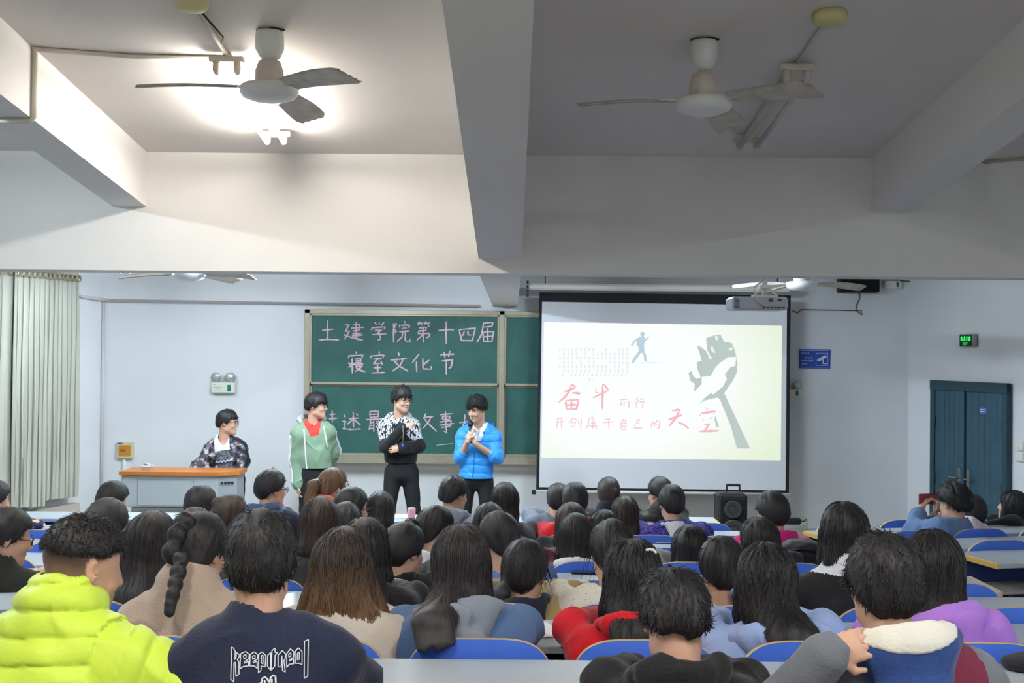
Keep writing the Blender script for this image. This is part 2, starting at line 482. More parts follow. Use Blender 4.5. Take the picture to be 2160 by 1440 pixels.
# wall pipe with bend, trunking over the board
def wy(off): return FW - off
M_pipe = mat('pvc_pipe', (206, 200, 198), rough=.4)
p0 = P(218, 640, FW-.03); 
conduit('wall_pipe', [(p0.x, FW-.025, P(218, 634, FW).z), (p0.x, FW-.025, STAGE)], .018, 'vertical pale pipe in the corner beside the curtain', M_pipe, 'pipe')
a = LC + LDIR*.40 + Vector((.930, -.367))*.03
conduit('wall_pipe', [(a.x, a.y, P(172, 625, 12.7).z), (-4.44, FW-.05, P(214, 633, FW).z), (p0.x+.05, FW-.03, P(222, 634, FW).z), (P(1010, 646, FW).x, FW-.03, P(1010, 646, FW).z)], .017, 'long pale pipe running along the front wall above the chalkboard', M_pipe, 'pipe')

# chalkboard ------------------------------------------------------------------
BD = FW-.12
M_alu = mat('board_aluminium', (176, 168, 148), rough=.4, metal=.35, var=.08, vscale=10)
M_green = mat('green_board', (50, 94, 87), rough=.55, spec=.3, var=.16, vscale=5)
M_chalk = mat('pink_chalk', (214, 192, 205), rough=.95, spec=.05)
M_chalkw = mat('white_chalk', (232, 232, 232), rough=.95, spec=.05)
root_p = P(860, 968, BD)
bd = empty('chalkboard', (root_p.x, FW, root_p.z), 0, 'wide green sliding chalkboard with pink handwritten characters on the front wall', 'chalkboard')
BI = Matrix.Translation(-Vector(bd.location))
def bpart(mb, name, m, parent=bd, inv=BI):
    o = mb.build(name, m, parent); o.data.transform(inv); return o
mb = MB()
def fr(x0, y0, x1, y1, d=BD, t=.10): rect_box(mb, x0, y0, x1, y1, d, t, .004)
x0b = P(641, 800, BD).x; x1b = 1.75
def bz(py, px=850): return P(px, py, BD).z
zt, zb = bz(654), bz(968)
mb = MB(); mb.box(x0b, BD, zt-.045, x1b, FW, zt, None, .004); mb.box(x0b, BD, zb-.02, x1b, FW, zb+.03, None, .004)
mb.box(x0b, BD, zb, x0b+.06, FW, zt, None, .004); mb.box(x1b-.06, BD, zb, x1b, FW, zt)
xm = P(1058, 800, BD).x; mb.box(xm-.03, BD, zb, xm+.03, FW, zt, None, .004)
bpart(mb, 'frame', M_alu)
mb = MB(); mb.box(x0b, BD-.07, zb-.04, x1b, BD, zb-.018, None, .004); mb.box(x0b, BD-.075, zb-.04, x1b, BD-.068, zb-.005)
bpart(mb, 'chalk_tray', M_alu)
zmid = bz(812)
panels = {}
for (xa, xb, nm) in ((x0b+.06, xm-.03, 'l'), (xm+.03, x1b-.06, 'r')):
    for (za, zc, dd) in ((zmid, zt-.045, .012), (zb+.03, zmid, .05)):
        mb = MB(); mb.box(xa+.015, BD+dd, za+.02, xb-.015, BD+dd+.02, zc-.01)
        pn = bpart(mb, 'writing_panel', M_green); panels[(nm, dd)] = pn
        mb = MB(); t_ = .028
        mb.box(xa, BD+dd-.012, za, xb, BD+dd+.02, za+t_, None, .003); mb.box(xa, BD+dd-.012, zc-t_*.7, xb, BD+dd+.02, zc, None, .003)
        mb.box(xa, BD+dd-.012, za, xa+t_*.7, BD+dd+.02, zc, None, .003); mb.box(xb-t_*.7, BD+dd-.012, za, xb, BD+dd+.02, zc, None, .003)
        o = mb.build('panel_frame', M_alu, pn); o.data.transform(BI)
def strokes(mb, L, ox, oy, sc, d, w, taper=.3, rough=.5):
    for i_, st in enumerate(L): ribbon(mb, st, w, lambda u, v, h: P(ox + u/sc, oy + v/sc, d-.0004*i_), taper, 0, rough)
    return mb
L1 = [[(200,188),(325,175)],[(262,80),(265,290)],[(165,295),(250,285),(385,292)],
 [(450,130),(495,125),(455,200),(500,195),(445,285)],[(440,235),(520,265),(645,295)],[(540,130),(610,120),(605,185)],[(520,165),(655,155)],[(540,195),(605,185)],[(530,225),(625,220)],[(525,248),(640,237)],[(575,95),(572,270)],
 [(775,100),(795,130)],[(820,95),(825,125)],[(875,100),(845,135)],[(750,150),(735,185)],[(750,160),(890,150),(870,175)],[(775,190),(850,182),(805,215)],[(808,215),(835,250),(835,285),(805,295)],[(745,235),(900,225)],
 [(965,120),(1010,115),(980,170),(1010,200),(985,215)],[(980,120),(978,320)],[(1095,85),(1105,110)],[(1045,125),(1040,155)],[(1045,135),(1155,130),(1135,160)],[(1065,168),(1120,162)],[(1040,202),(1150,195)],[(1080,202),(1070,260),(1015,310)],[(1105,200),(1105,300),(1160,315),(1155,280)],
 [(1260,90),(1240,130)],[(1250,115),(1300,108)],[(1275,115),(1285,135)],[(1330,90),(1310,125)],[(1325,112),(1375,108)],[(1345,115),(1365,145)],[(1255,162),(1335,155),(1325,190),(1250,195)],[(1250,195),(1245,225),(1370,220),(1365,255),(1335,270)],[(1300,160),(1300,320)],[(1295,235),(1230,295)],
 [(1465,190),(1600,178),(1630,185)],[(1550,90),(1548,335)],
 [(1690,180),(1715,300)],[(1695,180),(1865,165),(1830,305)],[(1745,195),(1735,235),(1715,250)],[(1785,190),(1785,235),(1820,240)],[(1715,298),(1830,300)],
 [(1950,110),(2055,100),(2045,145),(1950,155)],[(1955,110),(1935,230),(1880,320)],[(1950,205),(1955,310)],[(1950,208),(2065,200),(2045,310)],[(2000,165),(2000,305)],[(1960,258),(2050,250)],[(1955,310),(2045,308)],
 [(570,415),(575,440)],[(490,460),(490,490)],[(490,465),(650,455),(630,485)],[(530,490),(532,655)],[(485,540),(530,560)],[(490,590),(560,545)],[(560,500),(625,495),(620,535)],[(560,520),(620,516)],[(555,540),(625,535)],[(545,562),(650,552)],[(560,580),(640,575),(600,610),(560,635)],[(570,590),(610,620),(670,635)],
 [(820,415),(825,440)],[(730,465),(730,490)],[(730,465),(880,455),(860,480)],[(760,500),(850,495)],[(800,500),(760,550),(845,545)],[(840,525),(860,560)],[(760,595),(845,590)],[(805,560),(805,645)],[(735,650),(885,645)],
 [(1030,425),(1040,465)],[(945,510),(1120,495)],[(1080,510),(1040,580),(965,630)],[(985,520),(1040,575),(1135,630)],
 [(1255,445),(1180,540)],[(1225,520),(1230,640)],[(1365,510),(1290,570)],[(1295,490),(1300,605),(1390,610),(1385,575)],
 [(1485,455),(1635,445)],[(1525,420),(1535,480)],[(1590,410),(1575,475)],[(1495,520),(1620,510),(1600,590),(1575,600)],[(1550,515),(1550,665)]]
def chars(L, counts, ox, oy, sc, d, wd, m, parent, inv, name, hl=None):
    i = 0
    for n in counts:
        mb = strokes(MB(), L[i:i+n], ox, oy, sc, d, wd); o = mb.build(name, m, parent); o.data.transform(inv)
        if hl:
            mb = strokes(MB(), [[(x+5, y+3) for x, y in st] for st in L[i:i+n]], ox, oy, sc, d-.0003, wd*.3); h_ = mb.build('chalk_highlight', hl, o); h_.data.transform(inv)
        i += n
    assert i == len(L), (i, len(L))
M_rose = mat('rose_chalk', (206, 150, 172), rough=.95)
chars(L1, (3, 8, 8, 9, 10, 2, 5, 7, 12, 9, 4, 4, 5), 640, 660, 5.143, BD+.0095, 17, M_chalk, panels[('l', .012)], BI, 'chalk_character', M_rose)
L3 = [[(100,92),(180,85)],[(135,30),(138,200)],[(90,150),(205,142)],
 [(300,90),(315,130)],[(275,185),(325,185),(300,230),(320,265),(280,285)],[(280,288),(400,298),(530,290)],[(370,152),(500,140)],[(425,55),(430,270)],[(420,160),(340,230)],[(435,160),(525,235)],[(460,80),(490,100)],
 [(655,50),(660,130)],[(655,50),(775,45),(770,125)],[(660,90),(770,85)],[(660,130),(770,125)],[(600,162),(850,150)],[(670,165),(650,290)],[(710,165),(710,330)],[(670,205),(710,200)],[(670,245),(710,240)],[(630,295),(710,280)],[(740,190),(800,185),(740,275)],[(745,205),(850,275)],
 [(1430,75),(1395,150)],[(1405,130),(1530,120)],[(1500,130),(1460,200),(1390,280)],[(1410,150),(1460,215),(1580,325)],
 [(1620,95),(1795,80)],[(1700,45),(1715,350),(1680,320)],[(1655,120),(1765,115),(1755,155)],[(1660,157),(1755,155)],[(1655,120),(1660,160)],[(1625,195),(1780,175)],[(1615,240),(1820,215)],[(1780,175),(1770,250),(1640,272)],
 [(1890,205),(2020,185)],[(1970,85),(1960,200),(1900,330)],[(1965,200),(2060,320)]]
chars(L3, (3, 8, 12, 4, 8, 3), 680, 860, 6.545, BD+.0475, 19, M_chalk, panels[('l', .05)], BI, 'chalk_character', M_rose)
mb = strokes(MB(), [[(1575,515),(1805,493)],[(1890,470),(1890,545)],[(1862,515),(1915,505)],[(1855,548),(1940,545)]], 680, 860, 6.545, BD+.0475, 7)
o = mb.build('chalk_signature', M_chalkw, panels[('l', .05)]); o.data.transform(BI)

def stick(px, py, label, L=.05):
    p = P(px, py, BD-.04); mb = MB(); mb.tube([(p.x-L/2, BD-.035, zb-.013), (p.x+L/2, BD-.035, zb-.013)], .006, 8)
    tag(mb.build('chalk_stick', M_chalkw), label, 'chalk', None)
stick(708, 965, 'white chalk stick at the curtain end of the chalk tray')
stick(803, 966, 'white chalk stick in the tray just beside the man in the black and white hoodie')
stick(918, 967, 'white chalk stick in the tray between the hoodie man and the blue jacket man')

# projection screen ------------------------------------------------------------
SD = 12.62
sp = P(1400, 1038, SD)
scr = empty('projection_screen', (sp.x, SD, sp.z), 0, 'pull-down projection screen showing a slide with a raised fist', 'screen')
SI = Matrix.Translation(-Vector(scr.location))
def q4(mb, x0, y0, x1, y1, x2, y2, x3, y3, d):
    mb.add([P(x0, y0, d), P(x1, y1, d), P(x2, y2, d), P(x3, y3, d)], [(0, 1, 2, 3)])
def spart(mb, name, m, parent=scr):
    o = mb.build(name, m, parent); o.data.transform(SI); return o
def slab(mb, c, d, t):
    f = [P(x, y, d) for x, y in c]; b = [v + Vector((0, t, 0)) for v in f]; n = len(f)
    mb.add(f+b, [tuple(range(n)), tuple(range(2*n-1, n-1, -1))] + [(i, (i+1) % n, n+(i+1) % n, n+i) for i in range(n)])
mb = MB(); slab(mb, [(1138,616),(1668,623),(1664,1040),(1131,1033)], SD, .006); spart(mb, 'black_border', mat('screen_black', (28, 28, 32), rough=.7))
mb = MB(); slab(mb, [(1143.5,636),(1660,644),(1657,1034),(1137.5,1027)], SD-.003, .003); spart(mb, 'fabric', mat('screen_white', (226, 228, 234), rough=.8, spec=.1))
mb = MB(); a = P(1126, 1035, SD); b = P(1667, 1042, SD); mb.tube([a, b], .014, 10); spart(mb, 'weight_bar', M_wh)
mb = MB(); a = P(1126, 1036, SD); mb.box(a.x-.02, SD-.02, a.z-.03, a.x+.02, SD+.02, a.z+.015); spart(mb, 'pull_hook', mat('dark_plastic', (35, 34, 34)))
a = P(1115, 605, SD); b = P(1668, 613, SD)
mb = MB(); mb.box(a.x, SD-.05, P(1390, 614, SD).z, b.x, SD+.06, P(1390, 600, SD).z, None, .02); spart(mb, 'roller_case', M_wh)
mb = MB()
for k in range(4):
    c = P(1113, 592+9*k, SD-.02); mb.box(c.x-.012, SD-.03, c.z-.035, c.x+.012, SD-.02, c.z, None, .002)
spart(mb, 'chain', mat('dark_steel', (58, 60, 72), rough=.4, metal=.6))
mb = MB()
for x in (1150, 1640):
    a = P(x, 600, SD); mb.tube([(a.x, SD, a.z), (a.x, SD, 3.12)], .006, 6)
spart(mb, 'hanger_rod', mat('dark_steel', (58, 60, 72), rough=.4, metal=.6))
# the projected slide: self-lit picture area with a warm-green wash towards its edges
sm = bpy.data.materials.new('slide_glow'); sm.use_nodes = True
nt = sm.node_tree; bs = nt.nodes['Principled BSDF']
tc = nt.nodes.new('ShaderNodeTexCoord'); mp = nt.nodes.new('ShaderNodeMapping'); nt.links.new(tc.outputs['Generated'], mp.inputs[0])
mp.inputs['Location'].default_value = (-.42, 0, -.62); mp.inputs['Scale'].default_value = (1.25, 0, 1.05)
gr = nt.nodes.new('ShaderNodeTexGradient'); gr.gradient_type = 'SPHERICAL'; nt.links.new(mp.outputs[0], gr.inputs[0])
rp = nt.nodes.new('ShaderNodeValToRGB'); rp.color_ramp.elements[0].position = .05; rp.color_ramp.elements[1].position = .5
rp.color_ramp.elements[0].color = rgb(228, 240, 212); rp.color_ramp.elements[1].color = rgb(250, 253, 252)
nt.links.new(gr.outputs[0], rp.inputs[0])
bs.inputs['Base Color'].default_value = (.03, .03, .03, 1); bs.inputs['Roughness'].default_value = .9
nt.links.new(rp.outputs[0], bs.inputs['Emission Color']); bs.inputs['Emission Strength'].default_value = .82
mb = MB(); slab(mb, [(1148,679),(1649.6,687),(1647,971),(1142,965)], SD-.006, .002); slide = spart(mb, 'slide', sm)
def glow(name, c): 
    m = mat(name, c, rough=.9, emit=.82); m.node_tree.nodes['Principled BSDF'].inputs['Base Color'].default_value = (.02, .02, .02, 1); return m
def sstrokes(L, w, m, name, taper=.7, label=None):
    mb = MB(); strokes(mb, L, 1140, 680, 5.4, SD-.009, w, taper, .35)
    o = mb.build(name, m, slide); o.data.transform(SI)
    if label: o['label'] = label
big = [[(350,690),(345,760),(270,860),(200,910)],[(270,790),(400,740)],[(345,700),(405,735)],[(360,800),(460,805),(420,825)],[(285,890),(300,990)],[(285,890),(435,880),(410,985),(300,990)],[(355,890),(350,985)],[(295,940),(420,935)],
 [(640,740),(625,775)],[(625,790),(660,800)],[(595,860),(775,770)],[(710,690),(705,990)],[(720,700),(775,770)],
 [(1495,1005),(1590,990)],[(1450,1110),(1615,1050)],[(1590,990),(1540,1090),(1460,1185)],[(1565,1135),(1640,1165),(1690,1210)],
 [(1880,970),(1910,985)],[(1840,1025),(1810,1065)],[(1830,1035),(1990,1010),(1970,1040)],[(1860,1100),(1840,1115)],[(1925,1085),(1960,1095)],[(1865,1165),(1925,1155),(1865,1235)],[(1805,1240),(2035,1232)]]
sml = [[(965,830),(985,850)],[(905,880),(1000,870)],[(920,900),(915,950)],[(955,895),(950,960)],[(985,910),(1010,900),(1005,985)],
 [(1110,855),(1085,880)],[(1120,880),(1075,930)],[(1095,915),(1095,975)],[(1130,875),(1190,870)],[(1120,905),(1195,900)],[(1165,905),(1165,980),(1145,965)],
 [(180,1095),(265,1085)],[(165,1135),(265,1125)],[(200,1095),(195,1150),(180,1205)],[(240,1090),(240,1210)],
 [(375,1080),(330,1145)],[(380,1085),(420,1120)],[(350,1140),(400,1135),(395,1170)],[(350,1140),(350,1190),(400,1185)],[(435,1100),(437,1170)],[(465,1075),(460,1235)],
 [(550,1085),(610,1080),(605,1105),(555,1110)],[(550,1085),(545,1160),(520,1215)],[(575,1130),(620,1125)],[(570,1150),(625,1145),(620,1165)],[(555,1180),(640,1175),(630,1225)],[(595,1130),(595,1215)],
 [(735,1105),(800,1095)],[(715,1140),(830,1130)],[(775,1100),(780,1210),(755,1215)],
 [(950,1090),(940,1110)],[(920,1120),(920,1220)],[(920,1120),(975,1115),(972,1220)],[(920,1150),(972,1147)],[(920,1185),(972,1182)],[(920,1218),(972,1215)],
 [(1075,1115),(1130,1105),(1115,1145)],[(1085,1150),(1120,1145)],[(1080,1150),(1070,1205),(1170,1200)],
 [(1280,1110),(1265,1140)],[(1260,1150),(1262,1195)],[(1260,1150),(1300,1140),(1295,1190)],[(1262,1170),(1295,1165)],[(1262,1195),(1295,1190)],[(1330,1105),(1310,1150)],[(1320,1130),(1360,1125),(1350,1205),(1325,1200)],[(1320,1155),(1332,1170)]]
def sl_chars(L, counts, wd, m, name, tp):
    i = 0
    for n in counts: sstrokes(L[i:i+n], wd, m, name, tp); i += n
    assert i == len(L), (i, len(L))
sl_chars(big, (8, 5, 4, 7), 25, glow('slide_red', (243, 184, 192)), 'slide_heading_character', .6)
sl_chars(sml, (5, 6, 4, 6, 6, 3, 6, 3, 8), 14, glow('slide_red_pale', (240, 204, 204)), 'slide_sentence_character', .5)
mb = MB()
for r_ in range(8):
    yy = 310 + 48*r_; n_ = 17 if r_ < 7 else 2; x0_ = 205 if r_ < 6 else (240 if r_ == 6 else 545)
    for c_ in range(n_):
        xx = x0_ + c_*48
        if random.random() < .13 and r_ < 7: continue
        if xx > 1000: continue
        L = [[(xx+random.uniform(0, 8), yy+u), (xx+30+random.uniform(-6, 4), yy+u+random.uniform(-3, 3))] for u in (-12, 0, 12)]
        L += [[(xx+random.uniform(8, 22), yy-16), (xx+random.uniform(8, 22), yy+16)]]
        strokes(mb, L, 1140, 680, 5.4, SD-.009, 5, .2, .3)
o = mb.build('slide_paragraph', glow('slide_grey_text', (216, 226, 230)), slide); o.data.transform(SI)
def fpoly(mb, pts, ox, oy, sc, d):
    mb.prism(pts, lambda u, v, h: P(ox+u/sc, oy+v/sc, d+h), 0, .001)
mb = MB()
R3 = (1140, 680, 5.4, SD-.009)
fpoly(mb, [(1162+26*math.cos(t*.45), 132+28*math.sin(t*.45)) for t in range(14)], *R3)
fpoly(mb, [(1105,180),(1140,158),(1190,162),(1200,195),(1180,250),(1185,330),(1165,350),(1120,335),(1115,270),(1095,262),(1095,215)], *R3)
def strk(mb, pts, w): ribbon(mb, pts, w, lambda u, v, h: P(1140+u/5.4, 680+v/5.4, SD-.009), .25)
strk(mb, [(1110,185),(1070,215),(1035,270)], 20); strk(mb, [(1190,205),(1212,188),(1235,160)], 17)
strk(mb, [(1140,325),(1090,390),(1045,462)], 34); strk(mb, [(1160,330),(1190,370),(1197,435),(1215,436)], 30)
ribbon(mb, [(900,475),(1040,463),(1400,452)], 4, lambda u, v, h: P(1140+u/5.4, 680+v/5.4, SD-.009), .9)
o = mb.build('slide_runner', glow('slide_blue', (188, 208, 222)), slide); o.data.transform(SI); o['label'] = 'pale blue running figure silhouette'
mb = MB()
R4 = (1400, 680, 4.8, SD-.009)
fpoly(mb, [(430,158),(510,130),(575,122),(612,195),(690,208),(718,270),(735,348),(650,350),(612,380),(570,405),(520,460),(475,540),(375,552),(340,470),(335,400),(385,388),(360,300),(335,240),(375,245),(430,290),(470,370),(490,372),(440,280),(435,220)], *R4)
fpoly(mb, [(735,350),(748,420),(738,510),(700,590),(612,715),(700,900),(875,1275),(742,1275),(680,1050),(570,780),(545,760),(410,790),(355,825),(420,760),(480,710),(500,730),(560,680),(600,650),(640,570),(620,520),(680,450),(725,440)], *R4)
fpoly(mb, [(250,510),(280,490),(300,540),(330,570),(385,550),(385,620),(350,660),(305,700),(315,620),(290,605),(270,590)], *R4)
fpoly(mb, [(522,940),(560,1060),(535,1062),(515,985)], *R4)
o = mb.build('slide_fist', glow('slide_grey_blue', (188, 202, 198)), slide); o.data.transform(SI); o['label'] = 'grey raised fist silhouette'
R4b = (1400, 680, 4.8, SD-.0105)
for pl in ([(520,135),(550,140),(545,180),(525,175)], [(470,240),(500,250),(525,310),(490,300)], [(655,270),(690,245),(700,270),(670,285)]):
    mb = MB(); fpoly(mb, pl, *R4b)
    o = mb.build('slide_highlight', glow('slide_cream', (238, 246, 226)), slide); o.data.transform(SI)

# projector on its ceiling arm ---------------------------------------------------
PD = 8.05
pc = P(1594, 640, PD)
prj = empty('projector', (pc.x, PD, pc.z), 0, 'silver grey projector hanging from the ceiling before the screen', 'projector')
PI_ = Matrix.Translation(-Vector(prj.location))
M_pr = mat('projector_grey', (176, 180, 188), rough=.45); M_prd = mat('projector_dark', (70, 72, 76), rough=.5)
a = P(1538, 640, PD); b = P(1654, 640, PD); zt_, zb_ = P(1594, 627, PD).z, P(1594, 655, PD).z
mb = MB(); mb.box(a.x, PD-.13, zb_, b.x, PD+.14, zt_, None, .015)
o = mb.build('body', M_pr, prj); o.data.transform(PI_)
mb = MB()
for k in range(7):
    z = zb_+.012+k*.010
    mb.box(a.x+.012, PD-.1325, z, a.x+.045, PD-.128, z+.005)
mb.box(a.x+.24, PD-.133, zt_-.035, a.x+.27, PD-.128, zt_-.012); mb.box(a.x+.30, PD-.133, zt_-.03, a.x+.33, PD-.128, zt_-.015)
for k in range(6): mb.box(a.x+.20+.026*k, PD-.133, zb_+.012, a.x+.218+.026*k, PD-.128, zb_+.024)
o = mb.build('ports', M_prd, prj); o.data.transform(PI_)
mb = MB(); mb.tube([(pc.x+.06, PD, zt_), (pc.x+.06, PD, 3.12)], .018, 10); mb.box(pc.x-.02, PD-.06, zt_, pc.x+.14, PD+.06, zt_+.015); mb.box(pc.x+.02, PD-.04, zt_+.06, pc.x+.10, PD+.04, zt_+.085, None, .004)
for s in (-.02, .14): mb.tube([(pc.x+s, PD-.05, zt_+.01), (pc.x+.06, PD, zt_+.075)], .006, 6)
o = mb.build('ceiling_arm', M_wh, prj); o.data.transform(PI_)
mb = MB(); mb.tube([(pc.x+.05, PD-.06, zt_+.12), (pc.x-.04, PD-.12, zt_+.06), (pc.x-.03, PD-.14, zt_-.02), (pc.x+.05, PD-.135, zb_+.02)], .006, 6)
o = mb.build('cable', M_oldwh, prj); o.data.transform(PI_)
mb = MB(); mb.tube([(pc.x-.1, PD+.14, zb_+.04), (pc.x-.1, PD+.165, zb_+.04)], .035, 16); o = mb.build('lens', M_prd, prj); o.data.transform(PI_)

# emergency lights -----------------------------------------------------------------
def emergency(cx, cy, s, d, label, m_screen=(30, 130, 96)):
    c = P(cx, cy, d)
    t = empty('emergency_light', (c.x, FW, c.z), 0, label, 'emergency light')
    mb = MB(); mb.box(-.13*s, d-FW, -.06*s, .13*s, 0, .06*s, None, .012); mb.build('housing', mat('emergency_white', (222, 222, 208), rough=.5), t)
    mb = MB(); mb.box(.05*s, d-FW-.004, -.035*s, .088*s, d-FW, .035*s); mb.build('status_panel', mat('status_green', (24, 120, 88), rough=.4), t)
    mb = MB()
    for k, wd in enumerate((.03, .09, .075)): mb.box(-.105*s, d-FW-.003, (.035-.028*k)*s, (-.105+wd)*s, d-FW, (.039-.028*k)*s)
    mb.build('printing', mat('print_green', (90, 150, 130), rough=.6), t)
    for sx in (-1, 1):
        Mx = Matrix.Translation((sx*.075*s, d-FW+.02, .115*s)) @ Matrix.Rotation(math.radians(90+8), 4, 'X') @ Matrix.Rotation(math.radians(sx*8), 4, 'Y')
        mb = MB(); mb.lathe([(.03*s, -.06*s), (.052*s, -.01*s), (.058*s, .005*s), (.055*s, .012*s)], 20, Mx)
        lampo = mb.build('lamp_head', mat('lamp_rim', (168, 168, 166), rough=.35, metal=.3), t)
        mb = MB(); mb.lathe([(.045*s, .012*s), (.044*s, .016*s), (.02*s, .012*s), (.012*s, .02*s)], 20, Mx); mb.build('reflector', mat('reflector', (206, 206, 204), rough=.2, metal=.5), lampo)
        mb = MB(); mb.tube([(sx*.05*s, -.04, .055*s), (sx*.07*s, -.04, .08*s)], .012*s, 8); mb.build('bracket', M_oldwh, t)
emergency(470, 818, 1.0, FW-.07, 'white twin-lamp emergency light with green panel above the lectern')
emergency(1671, 829, .78, FW-.07, 'white twin-lamp emergency light half hidden behind the screen edge')
emergency(1884, 600, .72, FW-.07, 'twin-lamp emergency light high in the corner beside the black speaker')

# wall control box -------------------------------------------------------------------
mb = MB(); rect_box(mb, 246, 932, 280, 967, FW-.05, .05, .006); t = mb.build('control_box', mat('panel_cream', (206, 196, 160), rough=.5)); tag(t, 'small cream electrical box with amber window on the wall behind the lectern', 'electrical box')
mb = MB(); rect_box(mb, 250, 939, 275, 962, FW-.055, .006, .001); o = mb.build('amber_window', mat('amber', (190, 132, 52), rough=.3), t)
mb = MB(); rect_box(mb, 253, 947, 265, 953, FW-.057, .003, .0005); mb.build('breaker_row', mat('amber_dark', (150, 100, 40), rough=.4), t)
mb = MB(); rect_box(mb, 248, 933.5, 258, 936.5, FW-.053, .004, .0005); mb.build('label_strip', mat('label_blue', (70, 90, 140), rough=.5), t)
p0 = P(262, 968, FW-.015); conduit('wall_pipe', [(p0.x, FW-.012, p0.z+.01), (p0.x, FW-.012, STAGE+.1)], .02, 'short flat trunking below the cream electrical box', M_wall, 'pipe')

# security camera notice ----------------------------------------------------------------
M_sgn = mat('sign_blue', (40, 76, 172), rough=.4); M_sw = mat('sign_white', (220, 226, 240), rough=.5)
mb = MB(); slab(mb, [(1686,736),(1752,736.5),(1751,777),(1686,776.5)], FW-.012, .011); sg = mb.build('security_sign', M_sgn); tag(sg, 'blue security camera notice on the front wall beside the screen', 'sign')
mb = MB()
def sl(u, v): return (u, v)
def sg_r(x0, y0, x1, y1): slab(mb, [(x0,y0),(x1,y0),(x1,y1),(x0,y1)], FW-.0135, .001)
for a_ in ((1721,744,1746.5,744.8),(1721,770,1746.5,770.8),(1721,744,1721.8,770.8),(1745.8,744,1746.6,770.8)): sg_r(*a_)
for a_ in ((1688.5,739,1749,739.6),(1688.5,774,1749,774.6)): sg_r(*a_)
slab(mb, [(1725,757),(1741,748),(1744,753),(1728,762)], FW-.0135, .001); slab(mb, [(1723,759),(1727,756.5),(1729,760.5),(1725,762)], FW-.0135, .001)
sg_r(1735,758,1737,768); sg_r(1735,766,1744,768)
mb.build('camera_symbol', M_sw, sg)
mb = MB()
def cjkrow(x0, y, n, h, ww):
    for k in range(n):
        x = x0+k*ww*1.35
        for u in (-.45, 0, .45): sg_r(x, y+u*h-.22, x+ww, y+u*h+.22)
        sg_r(x+ww*.42, y-h*.5, x+ww*.6, y+h*.5)
cjkrow(1691, 745, 4, 3.4, 3.2); cjkrow(1697, 754, 5, 2.6, 2.5); cjkrow(1691, 760.5, 8, 2.4, 2.3); cjkrow(1691, 767, 4, 2.4, 2.3)
mb.build('sign_text', M_sw, sg)

# column loudspeaker and wires --------------------------------------------------------------
mb = MB(); a = P(1774, 605, FW-.2); b = P(1856, 605, FW-.2); z0_ = P(1815, 616, FW-.2).z
mb.box(a.x, FW-.2, z0_, b.x, FW-.02, z0_+.17, None, .008); cs = mb.build('wall_speaker', mat('speaker_black', (30, 27, 27), rough=.6)); tag(cs, 'black wall loudspeaker tucked under the beam in the corner past the screen', 'loudspeaker')
mb = MB(); mb.box(a.x+.015, FW-.206, z0_+.015, b.x-.015, FW-.2, z0_+.155); mb.build('grille', mat('grille_black', (20, 18, 18), rough=.9, bump=.4, bscale=200), cs)
M_wire = mat('wire_red', (112, 84, 78), rough=.6)
def wpts(L, off=.01): return [(P(x, y, FW-off).x, FW-off, P(x, y, FW-off).z) for x, y in L]
conduit('speaker_wire', wpts([(1813,617),(1813,630),(1806,645),(1806,655),(1818,664),(1817,655),(1800,655),(1690,653),(1682,660),(1672,655)]), .006, 'thin reddish speaker wire looping on the wall beside the screen', M_wire, 'cable', 6)
conduit('speaker_wire', wpts([(1862,596),(1900,592),(1960,596),(2000,590)], .02), .007, 'brown wires running along the top of the wall in the corner', M_wire, 'cable', 6)

# floor socket, cable, trolley speaker --------------------------------------------------------
mb = MB(); rect_box(mb, 1685, 1093, 1701, 1109, FW-.015, .014, .003); o = mb.build('wall_socket', M_wh); tag(o, 'white wall socket low on the front wall beside the pink hoodie person', 'socket')
mb = MB(); a = P(1668, 1094, 12.9); mb.box(a.x-.07, 12.80, a.z-.05, a.x+.09, 12.9, a.z+.015, None, .01); t = mb.build('power_adapter', mat('dark_plastic', (35, 34, 34))); tag(t, 'black power adapter plugged in by the wall socket', 'adapter')
mb = MB(); mb.tube([(a.x+.09, 12.85, a.z-.02), (a.x+.16, 12.95, a.z-.03), (a.x+.2, FW-.02, a.z-.02)], .006, 6); mb.build('lead', mat('dark_plastic', (35, 34, 34)), t)
TD = 11.6
c = P(1541, 1066, TD); SPZ = STAGE
ts = empty('trolley_speaker', (c.x, TD, STAGE), 0, 'black trolley loudspeaker with raised handle standing below the screen', 'loudspeaker')
hh = P(1541, 1038, TD).z - STAGE
M_sb = mat('speaker_case', (36, 36, 40), rough=.5)
hw = .142
mb = MB(); mb.box(-hw, -.13, .05, hw, .13, hh, None, .025); mb.build('cabinet', M_sb, ts)
mb = MB(); mb.box(-hw*.86, -.136, .08, hw*.86, -.128, hh-.06, None, .004); mb.build('grille', mat('grille_black', (20, 18, 18), rough=.9, bump=.4, bscale=200), ts)
for zz, r_ in ((hh-.15, .085), (hh-.36, .11)):
    Mx = Matrix.Translation((0, -.135, zz)) @ Matrix.Rotation(math.pi/2, 4, 'X')
    mb = MB(); mb.lathe([(r_, 0), (r_*1.02, .012), (r_*.9, .016), (r_*.5, .0), (r_*.25, .008)], 28, Mx); mb.build('driver', mat('driver_grey', (58, 58, 62), rough=.45), ts)
ht = P(1545, 1025, TD).z - STAGE
mb = MB(); mb.tube([(-.02, .1, hh-.1), (-.02, .1, ht), (.105, .1, ht), (.105, .1, hh-.1)], .012, 8); mb.box(-.025, .085, ht-.012, .11, .115, ht+.012, None, .005); mb.build('handle', mat('dark_plastic', (35, 34, 34)), ts)
for s in (-1, 1):
    mb = MB(); mb.tube([(s*hw*.9, .12, .05), (s*hw*1.05, .12, .05)], .05, 16); mb.build('wheel', mat('dark_plastic', (35, 34, 34)), ts)

